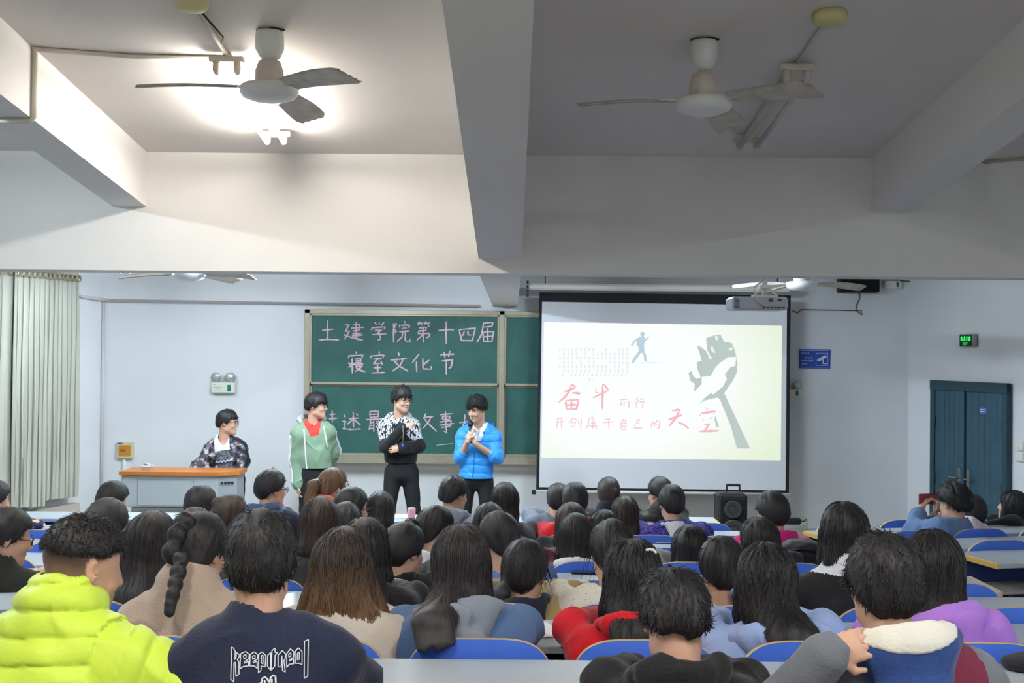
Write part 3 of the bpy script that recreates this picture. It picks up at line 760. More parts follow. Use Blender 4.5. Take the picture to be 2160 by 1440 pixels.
# door, exit sign, switches on the angled wall ----------------------------------------------------
RN = Vector((-.971, -.240))            # into the room
RIGHT_ANG = math.atan2(RDIR.y, RDIR.x)
dr = bpy.data.objects.new('door_1', None); COL.objects.link(dr); dr['kind'] = 'structure'
pd = RC + RDIR*.488
dr.location = (pd.x, pd.y, 0); dr.rotation_euler = (0, 0, RIGHT_ANG)     # local x along wall, local -y ... into room
M_door = mat('door_teal', (52, 84, 100), rough=.45, spec=.4, var=.12, vscale=5)
M_doorf = mat('door_frame_teal', (44, 70, 82), rough=.45)
W_, Hd = 1.262, 1.88
# right-hand rule: local +y is to the left of +x; +x runs towards the viewer, room is on local -y? (checked below)
sgn = 1 if Vector((-math.sin(RIGHT_ANG), math.cos(RIGHT_ANG))).dot(RN) > 0 else -1
def dbox(mb, x0, y0, z0, x1, y1, z1, bev=0): 
    ya, yb = sorted((y0*sgn, y1*sgn)); return mb.box(x0, ya, z0, x1, yb, z1, None, bev)
mb = MB()
dbox(mb, 0, 0, 0, .07, .05, Hd, .004); dbox(mb, W_-.07, 0, 0, W_, .05, Hd, .004); dbox(mb, 0, 0, Hd-.10, W_, .055, Hd, .004)
mb.build('door_frame', M_doorf, dr)
for k, (xa, xb) in enumerate(((.07, .565), (.605, W_-.07))):
    mb = MB(); dbox(mb, xa, .005, .01, xb, .032, Hd-.10, .003)
    for gx in range(1, 6): 
        xx = xa+(xb-xa)*gx/6; dbox(mb, xx-.003, .030, .05, xx+.003, .034, Hd-.13)
    lf = mb.build('door_leaf', M_door, dr)
    mb = MB(); hx = xb-.06 if k == 0 else xa+.05
    dbox(mb, hx-.022, .03, .72, hx+.022, .045, 1.0, .004); mb.tube([(hx, sgn*.04, .90), (hx, sgn*.085, .90), (hx+(.11 if k else -.11), sgn*.085, .90)], .010, 8)
    mb.build('door_handle', mat('brushed_steel', (150, 146, 138), rough=.35, metal=.8), lf)
    hg = xa+.005 if k == 0 else xb-.005
    mb = MB()
    for z in (.35, .85, 1.45): mb.tube([(hg, sgn*.04, z-.05), (hg, sgn*.04, z+.05)], .010, 8)
    mb.build('hinge', mat('hinge_dark', (30, 36, 42), rough=.5), lf)
mb = MB(); dbox(mb, .565, .0, .01, .605, .012, Hd-.1); mb.build('door_gap', mat('gap_dark', (20, 28, 36)), dr)
mb = MB(); dbox(mb, .83, .03, 1.57, .93, .036, 1.63, .001); ds = mb.build('door_notice', mat('notice_blue', (84, 112, 176), rough=.4), dr)
mb = MB(); dbox(mb, .84, .036, 1.605, .92, .037, 1.612); dbox(mb, .84, .036, 1.588, .90, .037, 1.594); mb.build('notice_text', M_sw, ds)
def wall_pt(px, py):
    """point on the angled wall seen at a pixel"""
    v = CR3 @ Vector(((px-1080)/F, -(py-720)/F, -1.0)); o = Vector((0, 0, CAMZ))
    n = Vector((RN.x, RN.y, 0)); k = (Vector((RC.x, RC.y, 0))-o).dot(n)/v.dot(n); return o+v*k
c = wall_pt(2047, 718)
ex = empty('exit_sign', c, RIGHT_ANG, 'small green lit exit sign on the wall above the teal door', 'exit sign')
mb = MB(); dbox(mb, -.115, 0, -.065, .115, .05, .065, .006); mb.build('housing', mat('sign_case', (150, 154, 150), rough=.4, metal=.3), ex)
mb = MB(); dbox(mb, -.105, .05, -.058, .095, .053, .055, .001); mb.build('sign_face', mat('exit_dark', (14, 52, 30), rough=.4, emit=.12), ex)
M_exg = mat('exit_green', (60, 230, 110), emit=.9)
mb = MB(); Y = .0545*sgn
def exr(x0, z0, x1, z1): dbox(mb, x0, .053, z0, x1, .0545, z1)
# running-man symbol and the two characters above EXIT
for gx in (-.085, .045):
    exr(gx+.012, -.005, gx+.018, .045)
    for zz in (.0, .015, .03): exr(gx, zz, gx+.03, zz+.005)
    exr(gx, -.005, gx+.005, .035); exr(gx+.027, -.005, gx+.032, .035)
mb.lathe([(.001, 0), (.006, .001), (.001, .002)], 10, Matrix.Translation((-.022, Y, .042)) @ Matrix.Rotation(math.pi/2, 4, 'X'))
mb.tube([(-.022, Y, .034), (-.026, Y, .014)], .005, 6); mb.tube([(-.026, Y, .014), (-.038, Y, -.004)], .0035, 6); mb.tube([(-.026, Y, .014), (-.012, Y, .004), (-.014, Y, -.006)], .0035, 6); mb.tube([(-.022, Y, .030), (-.010, Y, .022)], .003, 6)
exr(.0, -.005, .005, .04); exr(.0, .036, .03, .04); exr(.027, -.005, .03, .04)
# E X I T
def seg(a, b): mb.tube([(a[0], Y, a[1]), (b[0], Y, b[1])], .0017, 5)
zb__, zt__ = -.046, -.022
ox = -.045
flip = 1
for a_, b_ in (((ox, zb__), (ox, zt__)), ((ox, zt__), (ox+.014, zt__)), ((ox, (zb__+zt__)/2), (ox+.012, (zb__+zt__)/2)), ((ox, zb__), (ox+.014, zb__)),
               ((ox+.022, zb__), (ox+.038, zt__)), ((ox+.022, zt__), (ox+.038, zb__)), ((ox+.048, zb__), (ox+.048, zt__)), ((ox+.066, zb__), (ox+.066, zt__)), ((ox+.057, zt__), (ox+.075, zt__))): seg(a_, b_)
mb.build('sign_text', M_exg, ex)
c = wall_pt(2152, 950)
for k, (dz, lab) in enumerate(((.045, 'upper white switch plate on the wall beside the teal door'), (-.06, 'lower white switch plate on the wall beside the teal door'))):
    t = empty('light_switch', (c.x, c.y, c.z+dz), RIGHT_ANG, lab, 'switch')
    mb = MB(); dbox(mb, -.06, 0, -.043, .06, .012, .043, .003); mb.build('plate', M_wh, t)
    for sx in (-.028, .028):
        mb = MB(); dbox(mb, sx-.02, .012, -.028, sx+.02, .017, .028, .002); mb.build('rocker', M_wh, t)

# curtains ---------------------------------------------------------------------------------------
M_cur = mat('curtain_cloth', (186, 184, 172), rough=.85, spec=.1, sheen=.2, var=.05, vscale=3, bump=.15, bscale=160)
LN = Vector((.930, -.367))
def left_pt(px, py, off):
    v = CR3 @ Vector(((px-1080)/F, -(py-720)/F, -1.0)); o = Vector((0, 0, CAMZ))
    n = Vector((LN.x, LN.y, 0)); b0 = Vector((LC.x, LC.y, 0)) + n*off
    k = (b0-o).dot(n)/v.dot(n); return o+v*k
def curtain(pxa, pya, pxb, pyb, hem_a, hem_b, off, label, waves):
    a = left_pt(pxa, pya, off); b = left_pt(pxb, pyb, off)
    za, zb2 = left_pt(pxa, hem_a, off).z, left_pt(pxb, hem_b, off).z
    t = empty('curtain', (a.x, a.y, min(za, zb2)), 0, label, 'curtain', None)
    inv = Matrix.Translation(-Vector(t.location))
    n = Vector((LN.x, LN.y, 0)); N = waves*16; rows = []
    random.seed(int(pxa)+99); ph = [random.uniform(-.5, .5) for _ in range(waves+2)]; am = [random.uniform(.6, 1.15) for _ in range(waves+2)]
    ztop = (a.z+b.z)/2
    for r in range(26):
        q = r/25; row = []
        for i in range(N+1):
            s = i/N; base = a.lerp(b, s); k = s*waves; ki = int(k)
            A = .042*am[ki]*(1-.25*q)+.006*math.sin(9*q+ki)
            u = k + .22*ph[ki]*math.sin(q*2.5) 
            p = base + n*(A*math.sin(2*math.pi*u) + .012*math.sin(2*math.pi*u*2.3+ki*1.7)*q) + (b-a).normalized()*(.018*math.sin(4*math.pi*u))*(.6+q*.4)
            zt2 = base.z + .03; zb3 = za+(zb2-za)*s
            p.z = zt2 + (zb3-zt2)*q
            row.append(p)
        rows.append(row)
    mb = MB(); mb.grid(rows); mb.grid([[p - n*.004 for p in row] for row in rows])
    o = mb.build('cloth', M_cur, t); o.data.transform(inv)
    for k in range(waves):
        s = (k+.25)/waves; base = a.lerp(b, s)
        ring = [base + n*.05 + Vector((0, 0, -.03)) + (b-a).normalized()*.032*math.cos(j*math.pi/6) + Vector((0, 0, .032))*math.sin(j*math.pi/6) for j in range(13)]
        mb = MB(); mb.tube(ring, .008, 6, caps=False); o = mb.build('eyelet', mat('eyelet_metal', (176, 168, 140), rough=.3, metal=.6), t); o.data.transform(inv)
    return t
curtain(-150, 545, 36, 571, 1082, 1072, .12, 'grey-white curtain at the frame edge behind the front curtain', 8)
curtain(32, 569, 101, 575, 1070, 1066, .20, 'long off-white curtain hanging by eyelets beside the stage', 6)
curtain(98, 575, 166, 582, 1054, 1046, .16, 'short off-white curtain whose hem stops above the window ledge', 7)
a = left_pt(-150, 548, .16); b = left_pt(168, 583, .16)
mb = MB(); mb.tube([a - Vector((0, 0, .01)), b - Vector((0, 0, .01))], .014, 10); tag(mb.build('curtain_rod', mat('eyelet_metal', (176, 168, 140), rough=.3, metal=.6)), 'metal rod carrying the off-white curtains', 'curtain rod')

# lectern --------------------------------------------------------------------------------------
LD = 11.35
a = P(252, 1000, LD); b = P(497, 1003, LD); LZ = P(370, 996, LD).z
lc = empty('lectern', ((a.x+b.x)/2, LD+.2, STAGE), 0, 'grey multimedia lectern with orange wooden top on the stage', 'lectern')
LI = Matrix.Translation(-Vector(lc.location)); wd = b.x-a.x
M_lec = mat('lectern_grey', (172, 178, 180), rough=.45, var=.04, vscale=4); M_wood = mat('orange_wood', (186, 112, 50), rough=.4, var=.2, vscale=6, bstretch=(1, 12, 12))
zm = P(370, 1069, LD).z
mb = MB(); mb.box(a.x+.02, LD, zm, b.x-.17, LD+.40, LZ-.03, None, .006)
pts = [(b.x-.18, LD), (b.x-.01, LD+.10), (b.x-.01, LD+.40), (b.x-.18, LD+.40)]
o = mb.build('upper_cabinet', M_lec, lc); o.data.transform(LI)
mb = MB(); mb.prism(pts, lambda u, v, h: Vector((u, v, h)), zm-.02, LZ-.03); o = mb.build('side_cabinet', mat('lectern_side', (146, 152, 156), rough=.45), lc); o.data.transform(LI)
mb = MB(); mb.prism([(a.x, LD-.02), (b.x-.16, LD-.02), (b.x+.015, LD+.09), (b.x+.015, LD+.42), (a.x, LD+.42)], lambda u, v, h: Vector((u, v, h)), LZ-.03, LZ+.006)
o = mb.build('wooden_top', M_wood, lc); o.data.transform(LI)
mb = MB(); mb.box(a.x+.10, LD+.05, STAGE, b.x-.10, LD+.36, zm-.01, None, .005); o = mb.build('base_cabinet', M_lec, lc); o.data.transform(LI)
xA, xB = P(290, 1040, LD).x, P(409, 1040, LD).x
mb = MB()
za_, zb_2 = P(350, 1010, LD).z, P(350, 1066, LD).z
for (q0, q1, q2, q3) in ((xA, zb_2, xB, zb_2+.006), (xA, za_-.006, xB, za_), (xA, zb_2, xA+.006, za_), (xB-.006, zb_2, xB, za_)): mb.box(q0, LD-.003, q1, q2, LD+.002, q3)
o = mb.build('panel_seam', mat('seam_grey', (150, 158, 160), rough=.5), lc); o.data.transform(LI)
mb = MB()
za_, zb_2 = P(350, 1078, LD).z, STAGE+.06
for (q0, q1, q2, q3) in ((xA, zb_2, xB, zb_2+.006), (xA, za_-.006, xB, za_), (xA, zb_2, xA+.006, za_), (xB-.006, zb_2, xB, za_)): mb.box(q0, LD+.047, q1, q2, LD+.052, q3)
o = mb.build('door_seam', mat('seam_grey', (150, 158, 160), rough=.5), lc); o.data.transform(LI)
mb = MB()
for k in range(4):
    q = .25+.17*k; u = Vector((b.x-.18, LD)).lerp(Vector((b.x-.01, LD+.10)), q)
    mb.tube([(u.x, u.y+.002, LZ-.10), (u.x+.008, u.y-.014, LZ-.10)], .012, 8)
o = mb.build('control_knob', mat('dark_plastic', (35, 34, 34)), lc); o.data.transform(LI)
cc = P(310, 994, LD+.15)
t = empty('document_camera', (cc.x, LD+.15, LZ+.006), 0, 'small silver device standing on the lectern top', 'device')
mb = MB(); mb.box(-.045, -.03, 0, .045, .03, .05, Matrix.Rotation(.25, 4, 'X'), .006); mb.build('body', mat('device_silver', (190, 190, 190), rough=.3, metal=.4), t)
mb = MB(); mb.box(-.06, -.02, .05, .05, .04, .06, Matrix.Rotation(.35, 4, 'Y'), .003); mb.build('top_plate', mat('device_silver', (190, 190, 190), rough=.3, metal=.4), t)

# desks and seats -----------------------------------------------------------------------------
M_desk = mat('desk_laminate', (176, 185, 193), rough=.35, spec=.45, var=.03, vscale=3)
M_edge = mat('desk_edge', (206, 166, 84), rough=.5)
M_blue = mat('seat_blue', (66, 110, 214), rough=.45, spec=.4, var=.06, vscale=8)
M_ply = mat('plywood_edge', (200, 170, 112), rough=.5)
M_steel = mat('seat_steel', (60, 62, 68), rough=.4, metal=.5)
M_under = mat('desk_underside', (44, 60, 120), rough=.6)
DESKH = .80
def desk(loc, rz, x0, x1, label, sh_=.115):
    """desk whose far edge lies on local y=0, top DESKH above its step"""
    t = empty('lecture_desk', loc, rz, label, 'desk')
    mb = MB(); mb.box(x0, -.41, DESKH-.028, x1, -.012, DESKH, None, .004); mb.build('desktop', M_desk, t)
    for x in (x0, x1):
        mb = MB(); mb.box(x-.006, -.41, DESKH-.030, x+.006, -.012, DESKH+.001, None, .002); mb.build('end_edging', M_edge, t)
    mb = MB(); mb.box(x0+.05, -.35, DESKH-sh_-.015, x1-.05, -.06, DESKH-sh_, None, .003); sh = mb.build('book_shelf', mat('shelf_grey', (150, 148, 146), rough=.5), t)
    mb = MB(); mb.box(x0+.044, -.352, DESKH-sh_-.017, x0+.05, -.06, DESKH-sh_+.002); mb.build('shelf_edging', M_edge, sh)
    mb = MB(); mb.box(x0+.03, -.05, .30, x1-.03, -.035, DESKH-.03); mb.build('front_panel', M_under, t)
    n = max(2, int((x1-x0)/1.5)+1)
    for k in range(n):
        x = x0+.12+(x1-x0-.24)*k/(n-1)
        mb = MB(); mb.box(x-.02, -.30, 0, x+.02, -.055, .03, None, .006); mb.box(x-.015, -.15, .02, x+.015, -.10, DESKH-sh_-.012, None, .006); mb.box(x-.018, -.36, DESKH-sh_-.03, x+.018, -.06, DESKH-sh_-.016, None, .004)
        mb.build('leg', M_steel, t)
    return t
def outline(w, z0, z1, n=14):
    """rounded seat-back outline (x, z), bottom to top"""
    pts = []; h = z1-z0
    for i in range(n+1):
        q = i/n*math.pi/2
        pts.append((w/2*(1-.30*(1-math.cos(q))**1.4) if i < n else w/2*.70, z0+h*.62+h*.30*math.sin(q)))
    # top arc
    top = []
    for i in range(13):
        s = 1-i/6.0
        top.append((w/2*.70*s, z1-.018*s*s*1.2-(.08*h*abs(s)**3.2)))
    return pts, top
def seat_proto():
    t = empty('lecture_chair', (0, 0, 0))
    W = .465; z0, z1 = .47, .85
    prof = []
    N = 22
    # superellipse outline, width x height
    for i in range(N*2):
        q = 2*math.pi*i/(N*2); cx, sx = math.cos(q), math.sin(q)
        e = .55
        x = W/2*math.copysign(abs(cx)**e, cx); z = (z0+z1)/2 + (z1-z0)/2*math.copysign(abs(sx)**(e*1.25), sx)
        prof.append((x, z))
    def bk(x, z, h):   # hollow towards the sitter
        return Vector((x, .008+.028*(2*x/W)**2 + h + .06*((z-z0)/(z1-z0)-.5)**2, z))
    def ring(s, h): return [bk(x*s, (z-.66)*s+.66, h) for x, z in prof]
    mb = MB(); n = len(prof)
    rings = [ring(s, -.008) for s in (.02, .35, .7, .992)]
    mb.grid(rings, close_u=True)
    rings = [ring(s, .008) for s in (.02, .35, .7, .992)]
    mb.grid(rings, close_u=True); 
    mb.build('backrest', M_blue, t)
    mb = MB(); mb.grid([ring(.992, -.0082), ring(1.0, -.007), ring(1.0, .007), ring(.992, .0082)], close_u=True); mb.build('edge_band', M_ply, t)
    mb = MB()
    sp = []
    for i in range(28):
        q = 2*math.pi*i/28; sp.append((.22*math.copysign(abs(math.cos(q))**.6, math.cos(q)), .25+.18*math.copysign(abs(math.sin(q))**.6, math.sin(q))))
    mb.prism(sp, lambda u, v, h: Vector((u, v, h+.02*((v-.25)/.18)**2*(v > .3)*-1)), .42, .44); mb.build('seat_pan', M_blue, t)
    mb = MB(); mb.box(-.02, -.03, .40, .02, .40, .42, None, .004); mb.box(-.02, -.03, 0, .02, .0, .42, None, .004); mb.box(-.02, -.03, .42, .02, .02, .62, None, .004); mb.build('bracket', M_steel, t)
    return t
SEAT0 = seat_proto()
SEATS = []          # (object, row, x, y)
_first = [True]
def put_seat(x, y, z, rz, row):
    if _first[0]: o = SEAT0; _first[0] = False
    else: o = copy_tree(SEAT0)
    o.location = (x, y, z); o.rotation_euler = (0, 0, rz); SEATS.append((o, row, x, y)); return o
ROWNAME = ['seventh row from the front', 'sixth row from the front', 'fifth row from the front', 'fourth row from the front', 'third row from the front', 'second row from the front', 'front row']
rx = [(-3.2, 2.42), (-3.2, 2.42), (-3.4, 2.40), (-3.4, 2.35), (-4.2, 2.3), (-4.2, 2.05), (-4.2, 1.80), (-4.2, 1.64)]
dl = ['nearest pale grey desk, in front of the navy sweatshirt and black hoodie people',
      'pale grey desk in front of the denim jacket girl, second from the viewer',
      'pale grey desk in front of the tan jacket and white knit girls',
      'pale grey desk in the middle of the hall with the black phone on it',
      'pale grey desk just beyond the burgundy sweatshirt girl',
      'pale grey desk with papers behind the purple jacket man',
      'pale grey desk behind the red hoodie and blue puffer people, one from the stage',
      'white-topped desk nearest the stage, carrying the pink bottle']
for i in range(8):
    desk((0, ROWD[i], ROWF[i]), 0, rx[i][0], rx[i][1], dl[i])
    if i < 7:
        for k in range(-9, 4):
            x = .42+.513*k
            if x-.24 < rx[i][0] or x+.24 > rx[i][1]: continue
            if abs(x)/ROWD[i] > .50: continue
            put_seat(x, ROWD[i]+.02, ROWF[i]+.0, 0, i)
# back row seats (their backs are below the frame)
for x in (-1.07, -.565, .36, 1.0): put_seat(x, 2.68, BACKF, 0, -1)
# angled block on the door side
RT = math.radians(14); RU = Vector((math.cos(RT), math.sin(RT))); RV = Vector((-math.sin(RT), math.cos(RT)))
RO = Vector((2.65, 6.44)); RFL = [.217, .137, .07]
rl = ['angled desk by the door side with exposed tan edge and shelf below', 'angled desk behind the man photographing with a phone', 'angled desk nearest the door behind the person in black']
for k in range(3):
    o0 = RO + RV*(.9*k+.41)
    desk((o0.x, o0.y, RFL[k]), RT, 0, 2.9, rl[k], .17)
    for j in range(5):
        p = o0 + RU*(.35+.513*j) + RV*.02
        put_seat(p.x, p.y, RFL[k], RT, 10+k)
# ================================================================== people: implicit surfaces -> meshes
_rng = np.random.RandomState(5)
_LAT = _rng.rand(64, 64, 64).astype(np.float32)
def vnoise(x, y, z):
    xi = np.floor(x); yi = np.floor(y); zi = np.floor(z)
    fx = x-xi; fy = y-yi; fz = z-zi
    fx = fx*fx*(3-2*fx); fy = fy*fy*(3-2*fy); fz = fz*fz*(3-2*fz)
    a = xi.astype(np.int32) & 63; b = yi.astype(np.int32) & 63; c = zi.astype(np.int32) & 63
    a1 = (a+1) & 63; b1 = (b+1) & 63; c1 = (c+1) & 63
    def l(i, j, k): return _LAT[i, j, k]
    x00 = l(a, b, c)*(1-fx)+l(a1, b, c)*fx; x10 = l(a, b1, c)*(1-fx)+l(a1, b1, c)*fx
    x01 = l(a, b, c1)*(1-fx)+l(a1, b, c1)*fx; x11 = l(a, b1, c1)*(1-fx)+l(a1, b1, c1)*fx
    y0 = x00*(1-fy)+x10*fy; y1 = x01*(1-fy)+x11*fy
    return (y0*(1-fz)+y1*fz)*2-1

def V(*a): return np.array(a, dtype=np.float32)
def npv(v): return np.array((v[0], v[1], v[2]), dtype=np.float32)

class RC:      # round cone
    def __init__(s, a, b, ra, rb=None):
        s.a = npv(a); s.b = npv(b); s.ra = ra; s.rb = ra if rb is None else rb
    def bb(s):
        r = max(s.ra, s.rb); return np.minimum(s.a, s.b)-r, np.maximum(s.a, s.b)+r
    def __call__(s, x, y, z):
        ba = s.b-s.a; L = float(ba @ ba)+1e-12
        px, py, pz = x-s.a[0], y-s.a[1], z-s.a[2]
        t = np.clip((px*ba[0]+py*ba[1]+pz*ba[2])/L, 0, 1)
        return np.sqrt((px-t*ba[0])**2+(py-t*ba[1])**2+(pz-t*ba[2])**2) - (s.ra+(s.rb-s.ra)*t)
class EC:      # elliptical cone: cross-section (side, other) radii
    def __init__(s, a, b, r0, r1, side):
        s.a = npv(a); s.b = npv(b); ax = s.b-s.a; s.L = float(np.sqrt(ax @ ax))+1e-9; s.ax = ax/s.L
        sd = npv(side); sd = sd-s.ax*float(sd @ s.ax); s.u = sd/np.sqrt(sd @ sd); s.v = np.cross(s.ax, s.u)
        s.r0 = r0; s.r1 = r1
    def bb(s):
        r = max(*s.r0, *s.r1); return np.minimum(s.a, s.b)-r, np.maximum(s.a, s.b)+r
    def __call__(s, x, y, z):
        px, py, pz = x-s.a[0], y-s.a[1], z-s.a[2]
        w = px*s.ax[0]+py*s.ax[1]+pz*s.ax[2]
        u = px*s.u[0]+py*s.u[1]+pz*s.u[2]; v = px*s.v[0]+py*s.v[1]+pz*s.v[2]
        t = np.clip(w/s.L, 0, 1); ov = w-t*s.L
        ru = s.r0[0]+(s.r1[0]-s.r0[0])*t; rv = s.r0[1]+(s.r1[1]-s.r0[1])*t
        rm = np.minimum(ru, rv)
        k0 = np.sqrt((u/ru)**2+(v/rv)**2+(ov/rm)**2)+1e-6
        k1 = np.sqrt((u/ru**2)**2+(v/rv**2)**2+(ov/rm**2)**2)+1e-6
        return k0*(k0-1)/k1
class EL:      # ellipsoid with rotation
    def __init__(s, c, r, R=None):
        s.c = npv(c); s.r = r; s.R = None if R is None else np.array(R, dtype=np.float32)
    def bb(s):
        r = max(s.r); return s.c-r, s.c+r
    def __call__(s, x, y, z):
        px, py, pz = x-s.c[0], y-s.c[1], z-s.c[2]
        if s.R is not None:
            R = s.R; px, py, pz = (R[0,0]*px+R[1,0]*py+R[2,0]*pz, R[0,1]*px+R[1,1]*py+R[2,1]*pz, R[0,2]*px+R[1,2]*py+R[2,2]*pz)
        a, b, c = s.r
        k0 = np.sqrt((px/a)**2+(py/b)**2+(pz/c)**2)+1e-6
        k1 = np.sqrt((px/a**2)**2+(py/b**2)**2+(pz/c**2)**2)+1e-6
        return k0*(k0-1)/k1

class Field:
    def __init__(s, h): s.h = h; s.ops = []; s.post = []
    def add(s, p, k=.02): s.ops.append((0, p, k)); return s
    def sub(s, p, k=.01): s.ops.append((1, p, k)); return s
    def disp(s, fn): s.post.append(fn); return s
    def grid(s):
        lo = np.array([1e9]*3); hi = -lo
        for o, p, k in s.ops:
            if o == 0:
                a, b = p.bb(); lo = np.minimum(lo, a); hi = np.maximum(hi, b)
        s.lo = lo-4*s.h-.02; hi = hi+4*s.h+.02
        s.n = np.ceil((hi-s.lo)/s.h).astype(int)+1
        s.X = [(s.lo[i]+np.arange(s.n[i])*s.h).astype(np.float32) for i in range(3)]
    def run(s):
        s.grid(); h = s.h
        v = np.full(s.n, 1.0, dtype=np.float32)
        for o, p, k in s.ops:
            a, b = p.bb(); m = k+3*h+.012
            i0 = np.clip(np.floor((a-m-s.lo)/h).astype(int), 0, s.n-1); i1 = np.clip(np.ceil((b+m-s.lo)/h).astype(int)+1, 1, s.n)
            if (i1 <= i0).any(): continue
            sl_ = tuple(slice(i0[q], i1[q]) for q in range(3))
            x = s.X[0][sl_[0]][:, None, None]; y = s.X[1][sl_[1]][None, :, None]; z = s.X[2][sl_[2]][None, None, :]
            d = p(x, y, z); c = v[sl_]
            if o == 0:
                hh = np.maximum(k-np.abs(c-d), 0)/k
                v[sl_] = np.minimum(c, d)-hh*hh*k*.25
            else:
                d = -d; hh = np.maximum(k-np.abs(c-d), 0)/k
                v[sl_] = np.maximum(c, d)+hh*hh*k*.25
        if s.post:
            I = np.where(v < .05)
            x, y, z = s.X[0][I[0]], s.X[1][I[1]], s.X[2][I[2]]
            d = v[I]
            for fn in s.post: d = fn(d, x, y, z)
            v[I] = d
        return nets(v, s.lo, h)

def nets(v, lo, h):
    s = v < 0
    s[0] = s[-1] = False; s[:, 0] = s[:, -1] = False; s[:, :, 0] = s[:, :, -1] = False
    n = np.array(s.shape)
    cnt = np.zeros(n-1, dtype=np.int8)
    for i in (0, 1):
        for j in (0, 1):
            for k in (0, 1): cnt += s[i:n[0]-1+i, j:n[1]-1+j, k:n[2]-1+k]
    I = np.argwhere((cnt > 0) & (cnt < 8))
    ids = np.full(n-1, -1, dtype=np.int64); ids[I[:, 0], I[:, 1], I[:, 2]] = np.arange(len(I))
    pos = np.zeros((len(I), 3), dtype=np.float32); c = np.zeros(len(I), dtype=np.float32)
    cv = {}
    for i in (0, 1):
        for j in (0, 1):
            for k in (0, 1): cv[i, j, k] = v[I[:, 0]+i, I[:, 1]+j, I[:, 2]+k]
    for a in cv:
        for ax in range(3):
            if a[ax] == 0:
                b = list(a); b[ax] = 1; b = tuple(b)
                va, vb = cv[a], cv[b]; m = (va < 0) != (vb < 0)
                t = np.where(m, va/np.where(np.abs(va-vb) < 1e-9, 1e-9, va-vb), 0); t = np.clip(t, 0, 1)
                for q in range(3):
                    pos[:, q] += m*(a[q]+(t if q == ax else 0))
                c += m
    pos /= np.maximum(c, 1)[:, None]
    verts = (lo+(I+pos)*h).astype(np.float32)
    quads = []
    for ax in range(3):
        b, d = [(1, 2), (2, 0), (0, 1)][ax]
        sa = np.take(s, np.arange(n[ax]-1), axis=ax); sb = np.take(s, np.arange(1, n[ax]), axis=ax)
        E = np.argwhere(sa != sb)
        E = E[(E[:, b] > 0) & (E[:, d] > 0) & (E[:, b] < n[b]-1) & (E[:, d] < n[d]-1)]
        fl = sa[E[:, 0], E[:, 1], E[:, 2]]
        def cell(db, dd):
            q = E.copy(); q[:, b] -= db; q[:, d] -= dd; return ids[q[:, 0], q[:, 1], q[:, 2]]
        Q = np.stack([cell(1, 1), cell(0, 1), cell(0, 0), cell(1, 0)], 1)
        Q[~fl] = Q[~fl][:, ::-1]
        quads.append(Q)
    Q = np.concatenate(quads); Q = Q[(Q >= 0).all(1)]
    return verts, Q

def quad_mesh(name, verts, quads, mats, parent=None, fidx=None, attrs=None):
    me = bpy.data.meshes.new(name)
    nv, nq = len(verts), len(quads)
    me.vertices.add(nv); me.vertices.foreach_set('co', np.ascontiguousarray(verts, dtype=np.float32).ravel())
    me.loops.add(nq*4); me.loops.foreach_set('vertex_index', np.ascontiguousarray(quads, dtype=np.int32).ravel())
    me.polygons.add(nq); me.polygons.foreach_set('loop_start', np.arange(0, nq*4, 4, dtype=np.int32))
    try: me.polygons.foreach_set('loop_total', np.full(nq, 4, dtype=np.int32))
    except Exception: pass
    me.polygons.foreach_set('use_smooth', np.ones(nq, dtype=bool))
    o = link_mesh(name, me, mats, parent)
    if fidx is not None: me.polygons.foreach_set('material_index', fidx.astype(np.int32))
    for an, (tp, arr) in (attrs or {}).items():
        at = me.attributes.new(an, tp, 'POINT')
        at.data.foreach_set('vector' if tp == 'FLOAT_VECTOR' else 'value', np.ascontiguousarray(arr, dtype=np.float32).ravel())
    me.update(calc_edges=True); me.validate()
    return o

# ------------------------------------------------------------------ skin, hair, cloth palettes
def skin(name='skin', c=(203, 160, 136)): return mat(name, c, rough=.5, spec=.35, sss=.06, var=.06, vscale=25)
M_skin = skin(); M_lip = mat('lips', (186, 122, 108), rough=.45); M_eye = mat('eye_white', (226, 222, 216), rough=.25); M_iris = mat('iris', (30, 20, 16), rough=.2)
M_buzz = mat('buzz_scalp', (92, 80, 68), rough=.7, var=.2, vscale=60)
def fade_mat():
    m = skin('skin_fade').copy(); m.name = 'skin_fade_cut'; nt = m.node_tree; b = nt.nodes['Principled BSDF']
    src = b.inputs['Base Color'].links[0].from_socket
    at = nt.nodes.new('ShaderNodeAttribute'); at.attribute_name = 'fade'; mx = nt.nodes.new('ShaderNodeMix'); mx.data_type = 'RGBA'
    mu = nt.nodes.new('ShaderNodeMath'); mu.operation = 'MULTIPLY'; mu.inputs[1].default_value = .86
    nt.links.new(at.outputs['Fac'], mu.inputs[0]); nt.links.new(mu.outputs[0], mx.inputs['Factor'])
    nt.links.new(src, mx.inputs['A']); mx.inputs['B'].default_value = rgb(44, 39, 36); nt.links.new(mx.outputs['Result'], b.inputs['Base Color']); return m
M_fade = fade_mat()
M_brow = mat('brow', (36, 28, 24), rough=.7)
H_black = hair_mat('hair_black', (29, 27, 29)); H_soft = hair_mat('hair_soft_black', (40, 36, 37)); H_dark = hair_mat('hair_dark_brown', (52, 40, 34))
H_blackbrown = hair_mat('hair_black_brown_ends', (52, 43, 38), (122, 92, 64)); H_brown = hair_mat('hair_brown', (104, 78, 56))
M_specs = mat('spectacle_frame', (26, 24, 26), rough=.3, spec=.5); M_specs_gold = mat('spectacle_gold', (200, 170, 140), rough=.3, metal=.6)
M_trous = mat('trouser_black', (26, 27, 30), rough=.85, bump=.2, bscale=80); M_jean = mat('trouser_denim', (52, 62, 88), rough=.85, bump=.2, bscale=120)
